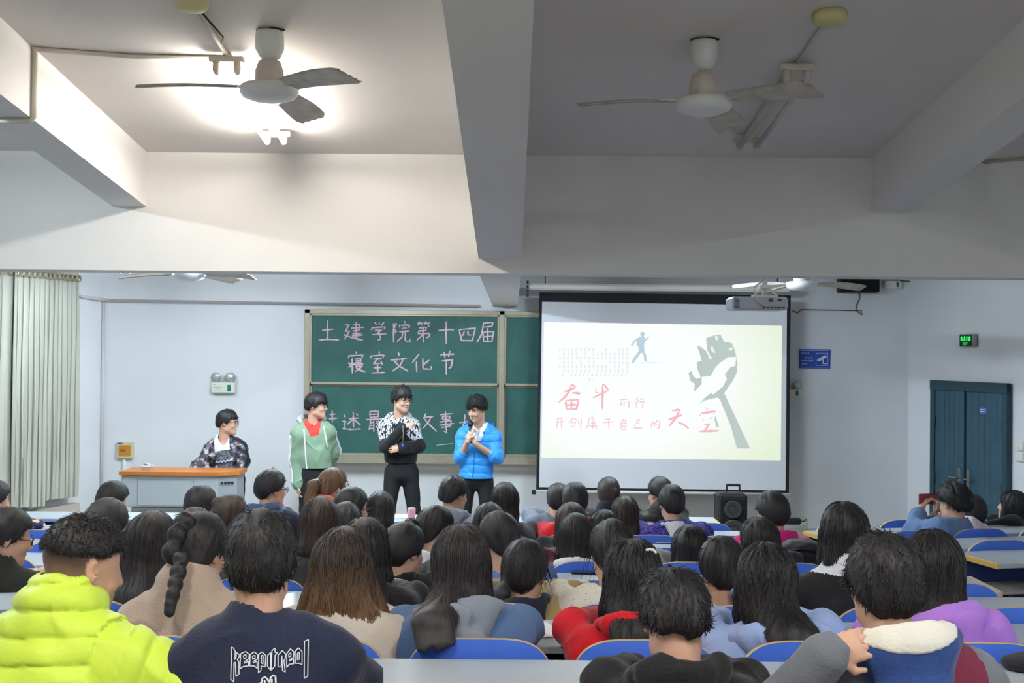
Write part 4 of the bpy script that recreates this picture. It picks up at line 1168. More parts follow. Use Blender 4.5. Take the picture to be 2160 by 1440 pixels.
M_shoe = mat('shoe_dark', (40, 38, 38), rough=.5); M_sole = mat('shoe_sole', (200, 198, 192), rough=.6)
def cloth(name, c, **k):
    k.setdefault('rough', .85); k.setdefault('spec', .15); k.setdefault('sheen', .15); k.setdefault('bump', .25); k.setdefault('bscale', 90)
    return mat(name, c, **k)

def rotm(yaw, pitch=0, roll=0):
    """yaw about z (+ = to the left), pitch (+ = look down), roll (+ = tip to the right)"""
    return Matrix.Rotation(yaw, 3, 'Z') @ Matrix.Rotation(-pitch, 3, 'X') @ Matrix.Rotation(roll, 3, 'Y')

def hand(f, W, d, n, side, curl=.5, s=1.0, spread=1.0, k=.006):
    """palm and five fingers; d along the hand, n out of the back of the hand, side=+1 thumb towards d x n"""
    d = Vector(d).normalized(); n = Vector(n); n = (n-d*n.dot(d)).normalized(); u = d.cross(n)*side
    W = Vector(W)
    f.add(EC(W, W+d*.075*s, (.026*s, .017*s), (.040*s, .014*s), u), .012)
    for i, (off, L) in enumerate(((.030, .070), (.010, .078), (-.011, .072), (-.030, .056))):
        b = W+d*(.078-.004*abs(i-1))*s+u*off*s; L *= s
        a1 = curl*.55; a2 = curl*1.5
        d1 = (d*math.cos(a1)-n*math.sin(a1)+u*off*2.2*spread).normalized(); d2 = (d*math.cos(a2)-n*math.sin(a2)+u*off*1.2*spread).normalized()
        m = b+d1*L*.52; e = m+d2*L*.42
        f.add(RC(b-d*.02*s, m, .0092*s, .0082*s), k); f.add(RC(m, e, .0082*s, .0066*s), k*.6)
    b = W+d*.022*s+u*.028*s; d1 = (d*.62+u*.62-n*.35*curl).normalized(); m = b+d1*.038*s; e = m+(d*.85+u*.12-n*.5*curl).normalized()*.030*s
    f.add(RC(b-u*.01*s, m, .012*s, .0095*s), .01); f.add(RC(m, e, .0095*s, .0075*s), k)

def head_ops(f, T, s):
    """T(v): head-local -> person; s scale"""
    R = T[0]; c = T[1]
    def p(x, y, z): return c + R @ Vector((x*s, y*s, z*s))
    Rn = np.array(R)
    f.add(EL(p(0, -.012, .030), (.074*s, .094*s, .088*s), Rn), .02)
    f.add(EL(p(0, .028, -.030), (.060*s, .066*s, .082*s), Rn), .03)
    f.add(EC(p(-.040, .012, -.068), p(0, .066, -.098), (.022*s, .022*s), (.020*s, .020*s), R @ Vector((0, 0, 1))), .035)
    f.add(EC(p(.040, .012, -.068), p(0, .066, -.098), (.022*s, .022*s), (.020*s, .020*s), R @ Vector((0, 0, 1))), .035)
    f.sub(EL(p(-.031, .098, .006), (.018*s, .013*s, .012*s), Rn), .018); f.sub(EL(p(.031, .098, .006), (.018*s, .013*s, .012*s), Rn), .018)
    f.add(RC(p(0, .086, .012), p(0, .106, -.028), .0085*s, .0115*s), .012)
    for q in (-1, 1):
        f.add(EL(p(q*.011, .098, -.031), (.009*s, .009*s, .008*s), Rn), .006)
        f.add(EL(p(q*.034, .066, -.032), (.020*s, .018*s, .016*s), Rn), .02)
        e = rotm(q*-.35, 0, q*.08); E = np.array(R @ e)
        f.add(EL(p(q*.077, -.008, -.004), (.008*s, .019*s, .032*s), E), .006)
        f.sub(EL(p(q*.084, .000, .002), (.005*s, .010*s, .016*s), E), .004)
    f.add(EL(p(0, .089, -.058), (.023*s, .010*s, .008*s), Rn), .006); f.add(EL(p(0, .087, -.071), (.019*s, .010*s, .008*s), Rn), .006)
    f.sub(EC(p(-.02, .101, -.0645), p(.02, .101, -.0645), (.0025*s, .006*s), (.0025*s, .006*s), R @ Vector((0, 0, 1))), .003)

def hair_strand_attr(verts, R, c, s, curly=0.0):
    """strand coordinates: streak along meridians from the crown, vertical below the ears"""
    L = (verts - npv(c)) @ np.array(R)      # person -> head local
    x, y, z = L[:, 0]/s, L[:, 1]/s, L[:, 2]/s
    t = .35; yy = (y+.02)*math.cos(t)-(z-.03)*math.sin(t); zz = (y+.02)*math.sin(t)+(z-.03)*math.cos(t)
    ph = np.arctan2(x, yy)
    wv = .35*vnoise(x*18, y*18, z*18)
    A = np.stack([np.cos(ph+wv*.3)*16, np.sin(ph+wv*.3)*16, zz*9], 1)
    B = np.stack([x*150+wv*3, y*60+wv*3, z*9], 1)
    w_ = np.clip((-.02-z)/.05, 0, 1)[:, None]
    S = np.where(w_ > .5, B, A)
    return S, np.clip((.03-z)/.17, 0, 1)

def tufts(verts, quads, R, c, s, n, ln, rad, seed, zmin=-.03, out=.5, jitter=.6):
    """small tapered locks standing off a short haircut -> verts, quads (each lock a 4-sided spike)"""
    rs = np.random.RandomState(seed)
    v0 = verts[quads[:, 0]]; v1 = verts[quads[:, 1]]; v2 = verts[quads[:, 2]]
    nr = np.cross(v1-v0, v2-v0); nr /= np.linalg.norm(nr, axis=1)[:, None]+1e-9
    cen = (v0+v2)/2
    L = (cen-npv(c)) @ np.array(R)
    ok = np.where(L[:, 2] > zmin*s)[0]
    if len(ok) == 0: return np.zeros((0, 3)), np.zeros((0, 4), int)
    pick = rs.choice(ok, n)
    crown = npv(c + R @ Vector((0, -.03*s, .12*s)))
    VS = []; QS = []
    for i in pick:
        nn = nr[i]; p = cen[i]-nn*.003
        away = p-crown; away -= nn*(away @ nn); away /= np.linalg.norm(away)+1e-6
        d = away*(1-out)+nn*out+rs.randn(3)*jitter*.4; d /= np.linalg.norm(d)
        l = ln*rs.uniform(.5, 1.25); r = rad*rs.uniform(.7, 1.3)
        u = np.cross(d, nn+rs.randn(3)*.05); u /= np.linalg.norm(u)+1e-6; w_ = np.cross(d, u)
        b = len(VS)
        m = p+d*l*.55-nn*l*.03; e = p+d*l-nn*l*.22
        for q, rr in ((p, r), (m, r*.75), (e, r*.12)):
            VS += [q+u*rr, q+w_*rr*.6, q-u*rr, q-w_*rr*.6]
        for a in range(2):
            for j in range(4):
                QS.append([b+a*4+j, b+a*4+(j+1) % 4, b+a*4+4+(j+1) % 4, b+a*4+4+j])
        QS.append([b+8, b+9, b+10, b+11])
    return np.array(VS, dtype=np.float32), np.array(QS)

def flow_locks(verts, quads, R, c, s, n, steps, step, rad, seed, zstart=-.02, wob=.25):
    """long thin locks lying on a long haircut and leaving it at the ends"""
    rs = np.random.RandomState(seed)
    kd = KDTree(len(verts[::2]))
    for i, p in enumerate(verts[::2]): kd.insert(p, i)
    kd.balance()
    v0 = verts[quads[:, 0]]; v1 = verts[quads[:, 1]]; v2 = verts[quads[:, 2]]
    nf = np.cross(v1-v0, v2-v0); vn = np.zeros_like(verts)
    for j in range(4): np.add.at(vn, quads[:, j], nf)
    vn /= np.linalg.norm(vn, axis=1)[:, None]+1e-9
    vs2 = verts[::2]; vn2 = vn[::2]
    L = (vs2-npv(c)) @ np.array(R)
    ok = np.where(L[:, 2] > zstart*s)[0]
    VS = []; QS = []
    for t in range(n):
        i = rs.choice(ok); p = vs2[i].copy(); pts = []; nrm = vn2[i]
        crown = npv(c + R @ Vector((0, -.03*s, .13*s)))
        ph = rs.uniform(0, 6.28); wb = rs.uniform(.2, 1)*wob
        for k in range(steps):
            co, j, dist = kd.find(p); nrm = vn2[j]
            free = dist > .02
            tgt = np.array(co)+nrm*.0025
            if not free: p = p*.3+tgt*.7
            pts.append((p.copy(), nrm))
            away = p-crown; away[2] *= .3; a_ = np.linalg.norm(away)
            d = np.array([0, 0, -1.0]) + (away/(a_+1e-6))*max(0, .9-k*.12)
            if not free: d -= nrm*(d @ nrm)
            side = np.cross(d, nrm); d = d+side*wb*math.sin(ph+k*.9)
            d /= np.linalg.norm(d)+1e-6
            p = p+d*step*rs.uniform(.8, 1.2)
        b = len(VS); r0 = rad*rs.uniform(.6, 1.4)
        for k, (q, nn) in enumerate(pts):
            tt = pts[min(k+1, len(pts)-1)][0]-pts[max(k-1, 0)][0]; tt /= np.linalg.norm(tt)+1e-6
            u = np.cross(tt, nn); u /= np.linalg.norm(u)+1e-6
            qq = k/(len(pts)-1); r = r0*max(.08, math.sin(math.pi*min(1, qq*.5+.35))*(1-qq**3))
            VS += [q+u*r, q+nn*r*.5, q-u*r, q-nn*r*.5]
        for k in range(len(pts)-1):
            for j in range(4): QS.append([b+k*4+j, b+k*4+(j+1) % 4, b+k*4+4+(j+1) % 4, b+k*4+4+j])
        e = b+(len(pts)-1)*4; QS += [[b+3, b+2, b+1, b], [e, e+1, e+2, e+3]]
    return np.array(VS, dtype=np.float32), np.array(QS)

def join(parts):
    VS = []; QS = []; o = 0
    for v, q in parts:
        if len(v) == 0: continue
        VS.append(np.asarray(v, dtype=np.float32)); QS.append(np.asarray(q)+o); o += len(v)
    return np.concatenate(VS), np.concatenate(QS)

def make_hair(f_h, G, style, m, parent, seed, opt):
    """G: geometry dict of the person (person-local)"""
    R, c, s = G['R'], G['hc'], G['hs']; Rn = np.array(R)
    def p(x, y, z): return c + R @ Vector((x*s, y*s, z*s))
    rs = np.random.RandomState(seed)
    th = opt.get('thick', .014); top = opt.get('top', .012)
    f = Field(f_h)
    f.add(EL(p(0, -.014, .030), ((.074+th)*s, (.092+th)*s, (.088+th*.8)*s), Rn), .02)
    if top: f.add(EL(p(opt.get('topx', 0), .005, .062), (.066*s, .082*s, (.055+top)*s), Rn), .03)
    lowz = opt.get('nape', -.055)
    longs = ('long', 'bob', 'pony', 'braid', 'bun')
    if style in longs: f.add(EL(p(0, -.050, -.030), (.072*s, .064*s, .062*s), Rn), .03)
    else: f.add(EL(p(0, -.045, -.018), ((.062+th*.7)*s, (.060+th*.6)*s, (.062)*s), Rn), .03)
    amp = opt.get('amp', .0045)*.75; fr = opt.get('freq', 8.0)
    Rt = Rn
    cc = npv(c)
    fz, sz, bz_ = opt.get('front', .058), opt.get('side', .0), lowz
    def local(x, y, z):
        X = x-cc[0]; Y = y-cc[1]; Z = z-cc[2]
        return ((Rt[0,0]*X+Rt[1,0]*Y+Rt[2,0]*Z)/s, (Rt[0,1]*X+Rt[1,1]*Y+Rt[2,1]*Z)/s, (Rt[0,2]*X+Rt[1,2]*Y+Rt[2,2]*Z)/s)
    if style not in ('long', 'bob'):
        def cut(d, x, y, z):
            lx, ly, lz = local(x, y, z)
            th_ = np.arctan2(np.abs(lx), ly+.01)/math.pi      # 0 front .5 side 1 back
            zl = np.where(th_ < .42, fz+(sz-fz)*np.clip((th_-.20)/.22, 0, 1), np.where(th_ < .60, sz, sz+(bz_-sz)*np.clip((th_-.60)/.2, 0, 1)))
            zl = zl+.010*vnoise(lx*55, ly*55, lz*8)+opt.get('fringe', 0)*np.clip(1-th_/.2, 0, 1)
            return np.maximum(d, (zl-lz)*s*.8)
        f.disp(cut)
    tail_pts = []; f0 = f; f2 = Field(f_h)
    if style in ('long', 'bob'):
        Lh = opt.get('len', .30); wd = opt.get('w', .095); ax = G['axis']; back = G['back']; Nb = G['Nb']; lat = G['lat']; pad = G['pad']
        a0 = p(0, -.035, .02); a1 = p(0, -.050, -.085)
        f.add(EC(a0, a1, (.088*s, .090*s), (.087*s, .066*s), lat), .03)
        off = opt.get('off', .0)
        if style == 'long':
            b1 = Nb + back*(.080+pad*.5+opt.get('over', 0)) + ax*.01*(1 if opt.get('over') else -3) + lat*off
            f.add(EC(a1, b1, (.087*s, .060*s), (wd, .040), lat), .03)
            n_ = max(1, int((Lh-.12)/.09))
            prev = b1
            for i in range(n_):
                nx = Nb + back*(.105+pad+.010*i+opt.get('over', 0)) - ax*(.03+min(.09, max(.02, Lh-.10))*(i+1)) + lat*(off+.02*math.sin(i*1.7+seed))
                wv = wd*(1-.10*(i+1)) if opt.get('taper', 1) else wd
                f.add(EC(prev, nx, (wd if i == 0 else wp, .036), (wv, .030), lat), .02); prev = nx; wp = wv
            for sd in opt.get('front_locks', (-1, 1)):
                q0 = p(sd*.070, .020, .0); q1 = p(sd*.078, .020, -.10); q2 = Nb + lat*sd*.075 - back*.04 - ax*.0
                f.add(RC(q0, q1, .026*s, .024), .02); f.add(RC(q1, q2, .024, .016), .02)
        else:
            b1 = p(0, -.060, -.085-Lh)
            f.add(EC(a1, b1, (.087*s, .066*s), (wd*s, .062*s), lat), .03)
            for sd in (-1, 1):
                f.add(EC(p(sd*.068, .005, .0), p(sd*.078*(wd/.09), .012, -.075-Lh*.8), (.026*s, .040*s), (.024*s, .034*s), lat), .03)
        f.sub(EL(p(0, .105, -.045), (.060*s, .062*s, .100*s), Rn), .02)
        f.sub(RC(p(0, .0, -.15), p(0, .03, -.06), .045*s, .055*s), .02)
    if style == 'pony':
        tie = p(*opt.get('tie', (0, -.112, .02))); pts = [tie]
        for q in opt.get('tail', ((0, -.15, -.02), (0, -.15, -.12), (0, -.135, -.22))): pts.append(p(*q))
        rr = opt.get('tail_r', (.018, .032, .034, .012))
        f.add(RC(p(0, -.06, .02), tie, .05*s, .020*s), .02)
        for i in range(len(pts)-1): f2.add(RC(pts[i], pts[i+1], rr[min(i, len(rr)-1)]*s, rr[min(i+1, len(rr)-1)]*s), .012)
        tail_pts = pts
    if style == 'braid':
        pts = [p(*q) if q[0] != 'b' else G['Nb']+G['lat']*q[1]+G['back']*q[2]-G['axis']*q[3] for q in opt['beads']]
        for i, q in enumerate(pts):
            r_ = opt['beads_r'][i]*s
            f2.add(EL(q, (r_, r_*.85, r_*1.1)), .008)
            if i: f2.add(RC(pts[i-1], q, .010*s, .010*s), .01)
    if style == 'bun':
        q = opt.get('bun', (0, -.09, .09)); f.add(EL(p(*q), tuple(v*s for v in opt.get('bun_r', (.042, .040, .036)))), .012)
    def ridge(d, x, y, z):
        lx, ly, lz = local(x, y, z)
        t = .35; yy = (ly+.02)*math.cos(t)-(lz-.03)*math.sin(t)
        ph = np.arctan2(lx, yy); r_ = np.sqrt(lx*lx+yy*yy)
        w_ = .5*vnoise(lx*12, ly*12, lz*12)
        n1 = vnoise(np.cos(ph+w_*.25)*fr, np.sin(ph+w_*.25)*fr, lz*10+seed)
        n2 = vnoise(np.cos(ph)*fr*.4+7, np.sin(ph)*fr*.4, lz*8+seed)
        fade = np.clip(r_/.03, 0, 1)
        return d+(amp*n1+amp*.9*n2)*fade*s
    f.disp(ridge)
    if style == 'long':
        ax = G['axis']; Nb = G['Nb']; Lh = opt.get('len', .30)
        def tip(d, x, y, z):
            dep = -((x-Nb.x)*ax.x+(y-Nb.y)*ax.y+(z-Nb.z)*ax.z)
            e = Lh-.045-.04*np.abs(vnoise(x*38+seed, y*20, z*0+3))
            return np.maximum(d, (dep-e)*.35)
        f.disp(tip)
    v, q = f.run()
    if f2.ops: f2.disp(ridge); v, q = join([(v, q), f2.run()])
    parts = [(v, q)]
    if style in ('short', 'fluffy') or opt.get('tufts'):
        n = int(opt.get('tufts', 260)*(7 if f_h < .0075 else 4))
        parts.append(tufts(v, q, R, c, s, n, opt.get('tuft_len', .022), opt.get('tuft_r', .0042)*.42, seed, opt.get('tuft_z', .0), opt.get('out', .35)*.6))
    if style in ('long', 'bob', 'pony'):
        n = int(opt.get('locks', 46)*(3.5 if f_h < .0075 else 2))
        st = opt.get('lock_steps', 14 if style == 'long' else 9)
        parts.append(flow_locks(v, q, R, c, s, n, st, opt.get('lock_step', .026), opt.get('lock_r', .0035)*.5, seed, opt.get('lock_z', .0), opt.get('wob', .2)))
    v, q = join(parts)
    S, al = hair_strand_attr(v, R, c, s)
    o = quad_mesh('hair', v, q, m, parent, None, {'strand': ('FLOAT_VECTOR', S), 'along': ('FLOAT', al)})
    if style == 'pony' and opt.get('band'):
        mb = MB(); t0, t1 = tail_pts[0], tail_pts[1]; d = (t1-t0).normalized(); a = d.orthogonal().normalized(); b = d.cross(a); rb = opt.get('band_r', .022)*s
        ce = t0+d*.012
        mb.tube([ce+(a*math.cos(j*math.pi/8)+b*math.sin(j*math.pi/8))*rb for j in range(17)], opt.get('band_t', .008), 6, caps=False)
        mb.build('hair_tie', opt['band'], o)
    return o

def glasses(G, parent, m=None, face=True):
    R, c, s = G['R'], G['hc'], G['hs']; m = m or M_specs
    def p(x, y, z): return c + R @ Vector((x*s, y*s, z*s))
    mb = MB()
    for q in (-1, 1):
        mb.tube([p(q*.033+.024*math.cos(j*math.pi/8), .108-.01*abs(math.cos(j*math.pi/8))*(1 if q*math.cos(j*math.pi/8) > 0 else 0), .004+.018*math.sin(j*math.pi/8)) for j in range(17)], .0022*s, 6, caps=False)
        mb.tube([p(q*.057, .098, .010), p(q*.080, .040, .010), p(q*.084, -.01, .006), p(q*.082, -.02, -.008)], .002*s, 6)
    mb.tube([p(-.009, .108, .008), p(0, .112, .010), p(.009, .108, .008)], .002*s, 6)
    return mb.build('glasses', m, parent)

def face_parts(G, parent, open_eyes=True):
    R, c, s = G['R'], G['hc'], G['hs']
    def p(x, y, z): return c + R @ Vector((x*s, y*s, z*s))
    for q in (-1, 1):
        f = MB()
        Mx = Matrix.Translation(p(q*.031, .079, .006)) @ R.to_4x4()
        N = 12
        f.lathe([(.0115*s*math.sin(i*math.pi/8), -.0115*s*math.cos(i*math.pi/8)) for i in range(9)], 14, Mx)
        e = f.build('eye', M_eye if open_eyes else M_skin, parent)
        if open_eyes:
            f = MB(); Mi = Matrix.Translation(p(q*.031, .0898, .006)) @ R.to_4x4() @ Matrix.Rotation(-math.pi/2, 4, 'X')
            f.lathe([(.0062*s, -.001), (.0058*s, .0006), (.002*s, .0012)], 14, Mi); f.build('iris', M_iris, e)
        f = MB(); f.tube([p(q*.014, .098, .021), p(q*.030, .097, .027), p(q*.048, .084, .022)], [.003*s, .0038*s, .0018*s], 6); f.build('eyebrow', M_brow, parent)
        f = MB(); f.tube([p(q*.017, .0915, .0105), p(q*.031, .0925, .0145), p(q*.046, .083, .0095)], .0013*s, 5); f.build('eyelid_line', M_brow, e)

NEXT_DESK = {}
def person(label, px, py, d, hip_y, floor, cl, hair, tw=0, hy=0, hp=8, hr=0, dx=0.0, sw=.165, pad=.014, arms=('desk', 'desk'), stand=False,
           h=.010, hs=1.0, face=False, specs=None, skinm=None, trous=None, girth=1.0, desk_z=None, hood=None, collar=None, seed=None, group=None, nose_lip=True, extra=None, buzz=False, hairtop=.142, tilt=0.0, hipx=None, legs=None, cat='person'):
    """one person. (px, py, d): photo pixel of the top of the hair and its distance; tw/hy: torso and head yaw in degrees (+ = towards the curtain side)"""
    seed = seed if seed is not None else (int(px)*7+int(py)) % 1000
    skinm = skinm or M_skin
    top = P(px, py, d)
    Rh_w = rotm(math.radians(hy), math.radians(hp), math.radians(hr))
    up = Rh_w @ Vector((0, -.015, hairtop*hs))
    # the apex of a bowed head is not over its centre: lift to the highest point of the hair
    apex = max((Rh_w @ Vector((0, .10*math.sin(a)-.012, .03+.112*math.cos(a))))*hs for a in [k*.1-1.5 for k in range(31)]) if False else None
    zs = [(Rh_w @ Vector((0, .106*math.sin(a)-.014, .030+(hairtop-.030)*math.cos(a)))).z*hs for a in [k*.1-1.5 for k in range(31)]]
    hc_w = Vector((top.x, d, top.z-max(zs)))
    t = math.radians(tw); fwd = Vector((-math.sin(t), math.cos(t), 0)); lat = Vector((math.cos(t), math.sin(t), 0))
    Nb_w = hc_w - Vector((0, 0, (.168 if not stand else .190)*hs)) - Rh_w @ Vector((0, .045*hs, 0)) - fwd*(.01+.06*math.sin(math.radians(max(0, hp))))
    hx = hc_w.x+dx if hipx is None else hipx
    if stand: base = Vector((hx, hip_y, floor)); hipz = floor+.90*(hc_w.z-floor+.125)/1.72
    else: base = Vector((hx, hip_y, floor)); hipz = floor+.545
    sw = sw*.86 if not stand else sw
    root = empty('person', base, 0, label, cat, group)
    o_ = base
    hc = hc_w-o_; Nb = Nb_w-o_; hip = Vector((0, 0, hipz-floor))
    ax = (Nb-hip); Lt = ax.length; ax.normalize()
    lat2 = (lat-ax*lat.dot(ax)).normalized(); fw2 = ax.cross(lat2)*-1
    if fw2.dot(fwd) < 0: fw2 = -fw2
    if tilt: lat2 = (lat2+ax*tilt).normalized()
    G = dict(R=Rh_w, hc=hc, hs=hs, Nb=Nb, hip=hip, axis=ax, lat=lat2, fwd=fw2, back=-fw2, pad=pad)
    g = girth
    S = {sd: Nb+lat2*sd*sw-ax*((.066 if not stand else .072)+.12*sw)+fw2*.005 for sd in (-1, 1)}
    # ---- arms
    A = {}
    nd = desk_z if desk_z is not None else .71
    for sd, spec in ((-1, arms[0]), (1, arms[1])):
        if spec == 'desk':
            e = S[sd]+lat2*sd*.055+fw2*.14; e.z = max(nd+.065, S[sd].z-.29)
            w_ = e+fw2*.23-lat2*sd*.10; w_.z = nd+.04
            A[sd] = (e, w_, (fw2*.9-lat2*sd*.35), Vector((0, 0, 1)), .35)
        elif spec == 'down':
            e = S[sd]+lat2*sd*.05-ax*.30; w_ = e-ax*.25+fw2*.03; A[sd] = (e, w_, -ax+fw2*.1, lat2*sd, .5)
        elif spec == 'lap':
            e = S[sd]+lat2*sd*.05-ax*.27+fw2*.05; w_ = e+fw2*.20-lat2*sd*.08-ax*.05; A[sd] = (e, w_, fw2-lat2*sd*.4, Vector((0, 0, 1)), .5)
        else:
            def W(v): return Nb+lat2*v[0]+fw2*v[1]+ax*v[2]
            def D(v): return lat2*v[0]+fw2*v[1]+ax*v[2]
            A[sd] = (W(spec['e']), W(spec['w']), D(spec['d']), D(spec['n']), spec.get('curl', .6))
    bare = {sd: (isinstance(sp, dict) and sp.get('bare', 0)) for sd, sp in ((-1, arms[0]), (1, arms[1]))}
    # ---- body
    b = Field(min(h, .008) if not face else min(h, .005))
    if face == 'profile': b.h = min(h, .006)
    head_ops(b, (Rh_w, hc), hs)
    neck_b = hc+Rh_w @ Vector((0, -.022*hs, -.055*hs))
    b.add(EC(Nb-ax*.05, neck_b, (.060*hs*g**.5, .056*hs*g**.5), (.052*hs*g**.5, .055*hs*g**.5), lat2), .03)
    b.add(RC(S[-1], S[1], .045), .04)
    b.add(EC(hip, Nb-ax*.10, (.135*g, .085*g), (.135*g, .08*g), lat2), .05)
    for sd in (-1, 1):
        e, w_, hd, hn, cu = A[sd]
        b.add(RC(S[sd], e, .042, .036), .02); b.add(RC(e, w_, .036, .026), .015)
        thumb = -sd if Vector(hd).cross(Vector(hn)).dot(lat2) > 0 else sd
        hand(b, w_, hd, hn, thumb if not (isinstance(arms[0 if sd < 0 else 1], dict) and arms[0 if sd < 0 else 1].get('flip')) else -thumb, cu, .98 if sw > .16 else .9)
    if not stand:
        for sd in (-1, 1):
            b.add(RC(hip+lat*sd*.08, hip+lat*sd*.10+fwd*.40-Vector((0, 0, .02)), .06, .045), .03)
            b.add(RC(hip+lat*sd*.10+fwd*.40-Vector((0, 0, .02)), Vector((0, 0, .06))+lat*sd*.10+fwd*.40, .042, .03), .02)
    else:
        for sd in (-1, 1):
            lg = (legs or {}).get(sd, (.0, .0))
            b.add(RC(hip+lat*sd*.08, lat*sd*(.10+lg[0])+Vector((0, 0, .08)), .06, .035), .03)
    v, q = b.run()
    cen = v[q].mean(1); Lh = (cen-npv(hc)) @ np.array(Rh_w)/hs
    fi = np.zeros(len(q), dtype=np.int32)
    lip = ((Lh[:, 0]/.021)**2+((Lh[:, 2]+.0645)/.0105)**2 < 1) & (Lh[:, 1] > .075)
    fi[lip] = 1
    mats_ = [skinm, M_lip]
    if buzz:
        mats_[0] = M_fade
    att = None
    if buzz:
        Lv = (v-npv(hc)) @ np.array(Rh_w)/hs; th_ = np.arctan2(np.abs(Lv[:, 0]), Lv[:, 1])/math.pi
        lo_ = np.where(th_ > .60, -.075, -.075+.085*np.clip((.60-th_)/.06, 0, 1))
        fade = np.clip((Lv[:, 2]-lo_)/.085, 0, 1)*np.clip((th_-.36)/.06, 0, 1)
        ear = (np.abs(Lv[:, 0]) > .072+.004) & (np.abs(Lv[:, 2]+.004) < .036) & (np.abs(Lv[:, 1]+.006) < .03); fade[ear] *= .1
        att = {'fade': ('FLOAT', fade)}
    body = quad_mesh('body', v, q, mats_, root, fi, att)
    if face is True: face_parts(G, body, True)
    if face == 'closed': face_parts(G, body, False)
    # ---- garment
    kind, cmats = cl[0], cl[1]; copt = cl[2] if len(cl) > 2 else {}
    hc_ = h
    T = Field(hc_)
    pd = pad
    kx = min(1.0, .62+sw*2.4); ch = (.150*g*kx+pd*.8, .102*g+pd)
    bot = -.10 if stand else -.03
    T.add(EC(hip+ax*bot, hip+ax*(Lt*.30), (.150*g*kx+pd, .108*g+pd), (.140*g*kx+pd, .100*g+pd), lat2), .04)
    T.add(EC(hip+ax*(Lt*.30), Nb-ax*.16, (.140*g*kx+pd, .100*g+pd), ch, lat2), .05)
    T.add(EC(Nb-ax*.16-fw2*.015, Nb-ax*.085-fw2*.010, ch, (.125*g*kx+pd, .080*g+pd), lat2), .05)
    T.add(RC(S[-1]-ax*.010, S[1]-ax*.010, .046+pd), .06)
    for sd in (-1, 1): T.add(RC(Nb-ax*.010-fw2*.012, Nb.lerp(S[sd], .55)+ax*.012-fw2*.006, .052+pd*.5, .050+pd*.75), .05); T.add(RC(Nb.lerp(S[sd], .5)+ax*.006, S[sd]+ax*.002, .050+pd*.7, .046+pd), .05)
    A_ = T
    rib = copt.get('quilt', 0)
    ops_arm = []
    for sd in (-1, 1):
        e, w_, hd, hn, cu = A[sd]
        sp = arms[0 if sd < 0 else 1]
        k_ = bare[sd]
        T.add(RC(S[sd], e, .048+pd, .042+pd*.95), .04)
        if k_ >= 1: pass
        elif k_ > 0:
            w2 = e.lerp(w_, 1-k_); T.add(RC(e, w2, .042+pd, .042+pd), .02)
        else: T.add(RC(e, e.lerp(w_, .97), .042+pd*.95, .033+pd*.75), .02)
        ops_arm.append((npv(S[sd]), npv(e), npv(e.lerp(w_, .97))))
    nk = (neck_b-Nb).normalized()
    nr = .064*hs*g**.5
    if collar == 'stand':      # stand-up collar round the neck
        T.add(EC(Nb-ax*.02-fw2*.01, Nb+nk*.055-fw2*.012, (nr+.035+pd*.3, nr+.032+pd*.3), (nr+.022+pd*.4, nr+.024+pd*.4), lat2), .025)
        T.sub(EC(Nb+nk*.0, Nb+nk*.16, (nr+.006, nr+.006), (nr+.010, nr+.010), lat2), .008)
    elif collar == 'crew':
        T.add(EC(Nb-ax*.02, Nb+nk*.022, (nr+.028, nr+.026), (nr+.012, nr+.012), lat2), .02)
        T.sub(EC(Nb+nk*.0, Nb+nk*.14, (nr+.002, nr+.002), (nr+.004, nr+.004), lat2), .006)
    else:
        T.sub(EC(Nb-ax*.01, Nb+nk*.14, (nr, nr), (nr+.006, nr+.006), lat2), .01)
    if copt.get('open'):       # open neck at the front
        wv = copt['open']; T.sub(EC(Nb+nk*.05+fw2*.06, Nb-ax*wv+fw2*.13, (.062, .05), (.012, .04), lat2), .01)
    fold = copt.get('fold', .007)*1.25; sc_ = copt.get('fscale', 9.0)
    Nn = npv(Nb); An = npv(ax)
    if rib:
        wq, dq = rib
        def quilt(d, x, y, z):
            s_t = ((x-Nn[0])*An[0]+(y-Nn[1])*An[1]+(z-Nn[2])*An[2])
            best = np.full_like(d, 9.0); s_a = s_t.copy()
            for (a0, a1, a2) in ops_arm:
                for (u0, u1, base_) in ((a0, a1, 0.0), (a1, a2, float(np.linalg.norm(a1-a0)))):
                    ba = u1-u0; L2 = float(ba @ ba)+1e-9
                    t_ = np.clip(((x-u0[0])*ba[0]+(y-u0[1])*ba[1]+(z-u0[2])*ba[2])/L2, 0, 1)
                    dd = np.sqrt((x-u0[0]-t_*ba[0])**2+(y-u0[1]-t_*ba[1])**2+(z-u0[2]-t_*ba[2])**2)
                    m_ = dd < best; best = np.where(m_, dd, best); s_a = np.where(m_, base_+t_*math.sqrt(L2), s_a)
            lx = (x-Nn[0])*lat2.x+(y-Nn[1])*lat2.y
            arm = (best < .085+pd) & (np.abs(lx) > sw*.88)
            ss = np.where(arm, s_a, s_t)+.006*vnoise(x*14, y*14, z*14)
            return d-dq*(np.abs(np.sin(math.pi*ss/wq))**.38-.7)
        T.disp(quilt)
    def folds(d, x, y, z):
        a = vnoise(x*sc_+seed, y*sc_, z*sc_*.55); b_ = vnoise(x*sc_*2.3, y*sc_*2.3+seed, z*sc_*1.5)
        c_ = 1-np.abs(vnoise(x*sc_*.9+z*sc_*.8, y*sc_*.9+5, z*sc_*.9-x*sc_*.5+seed))
        return d+fold*(.7*a+.45*b_-.85*(c_**5))
    T.disp(folds)
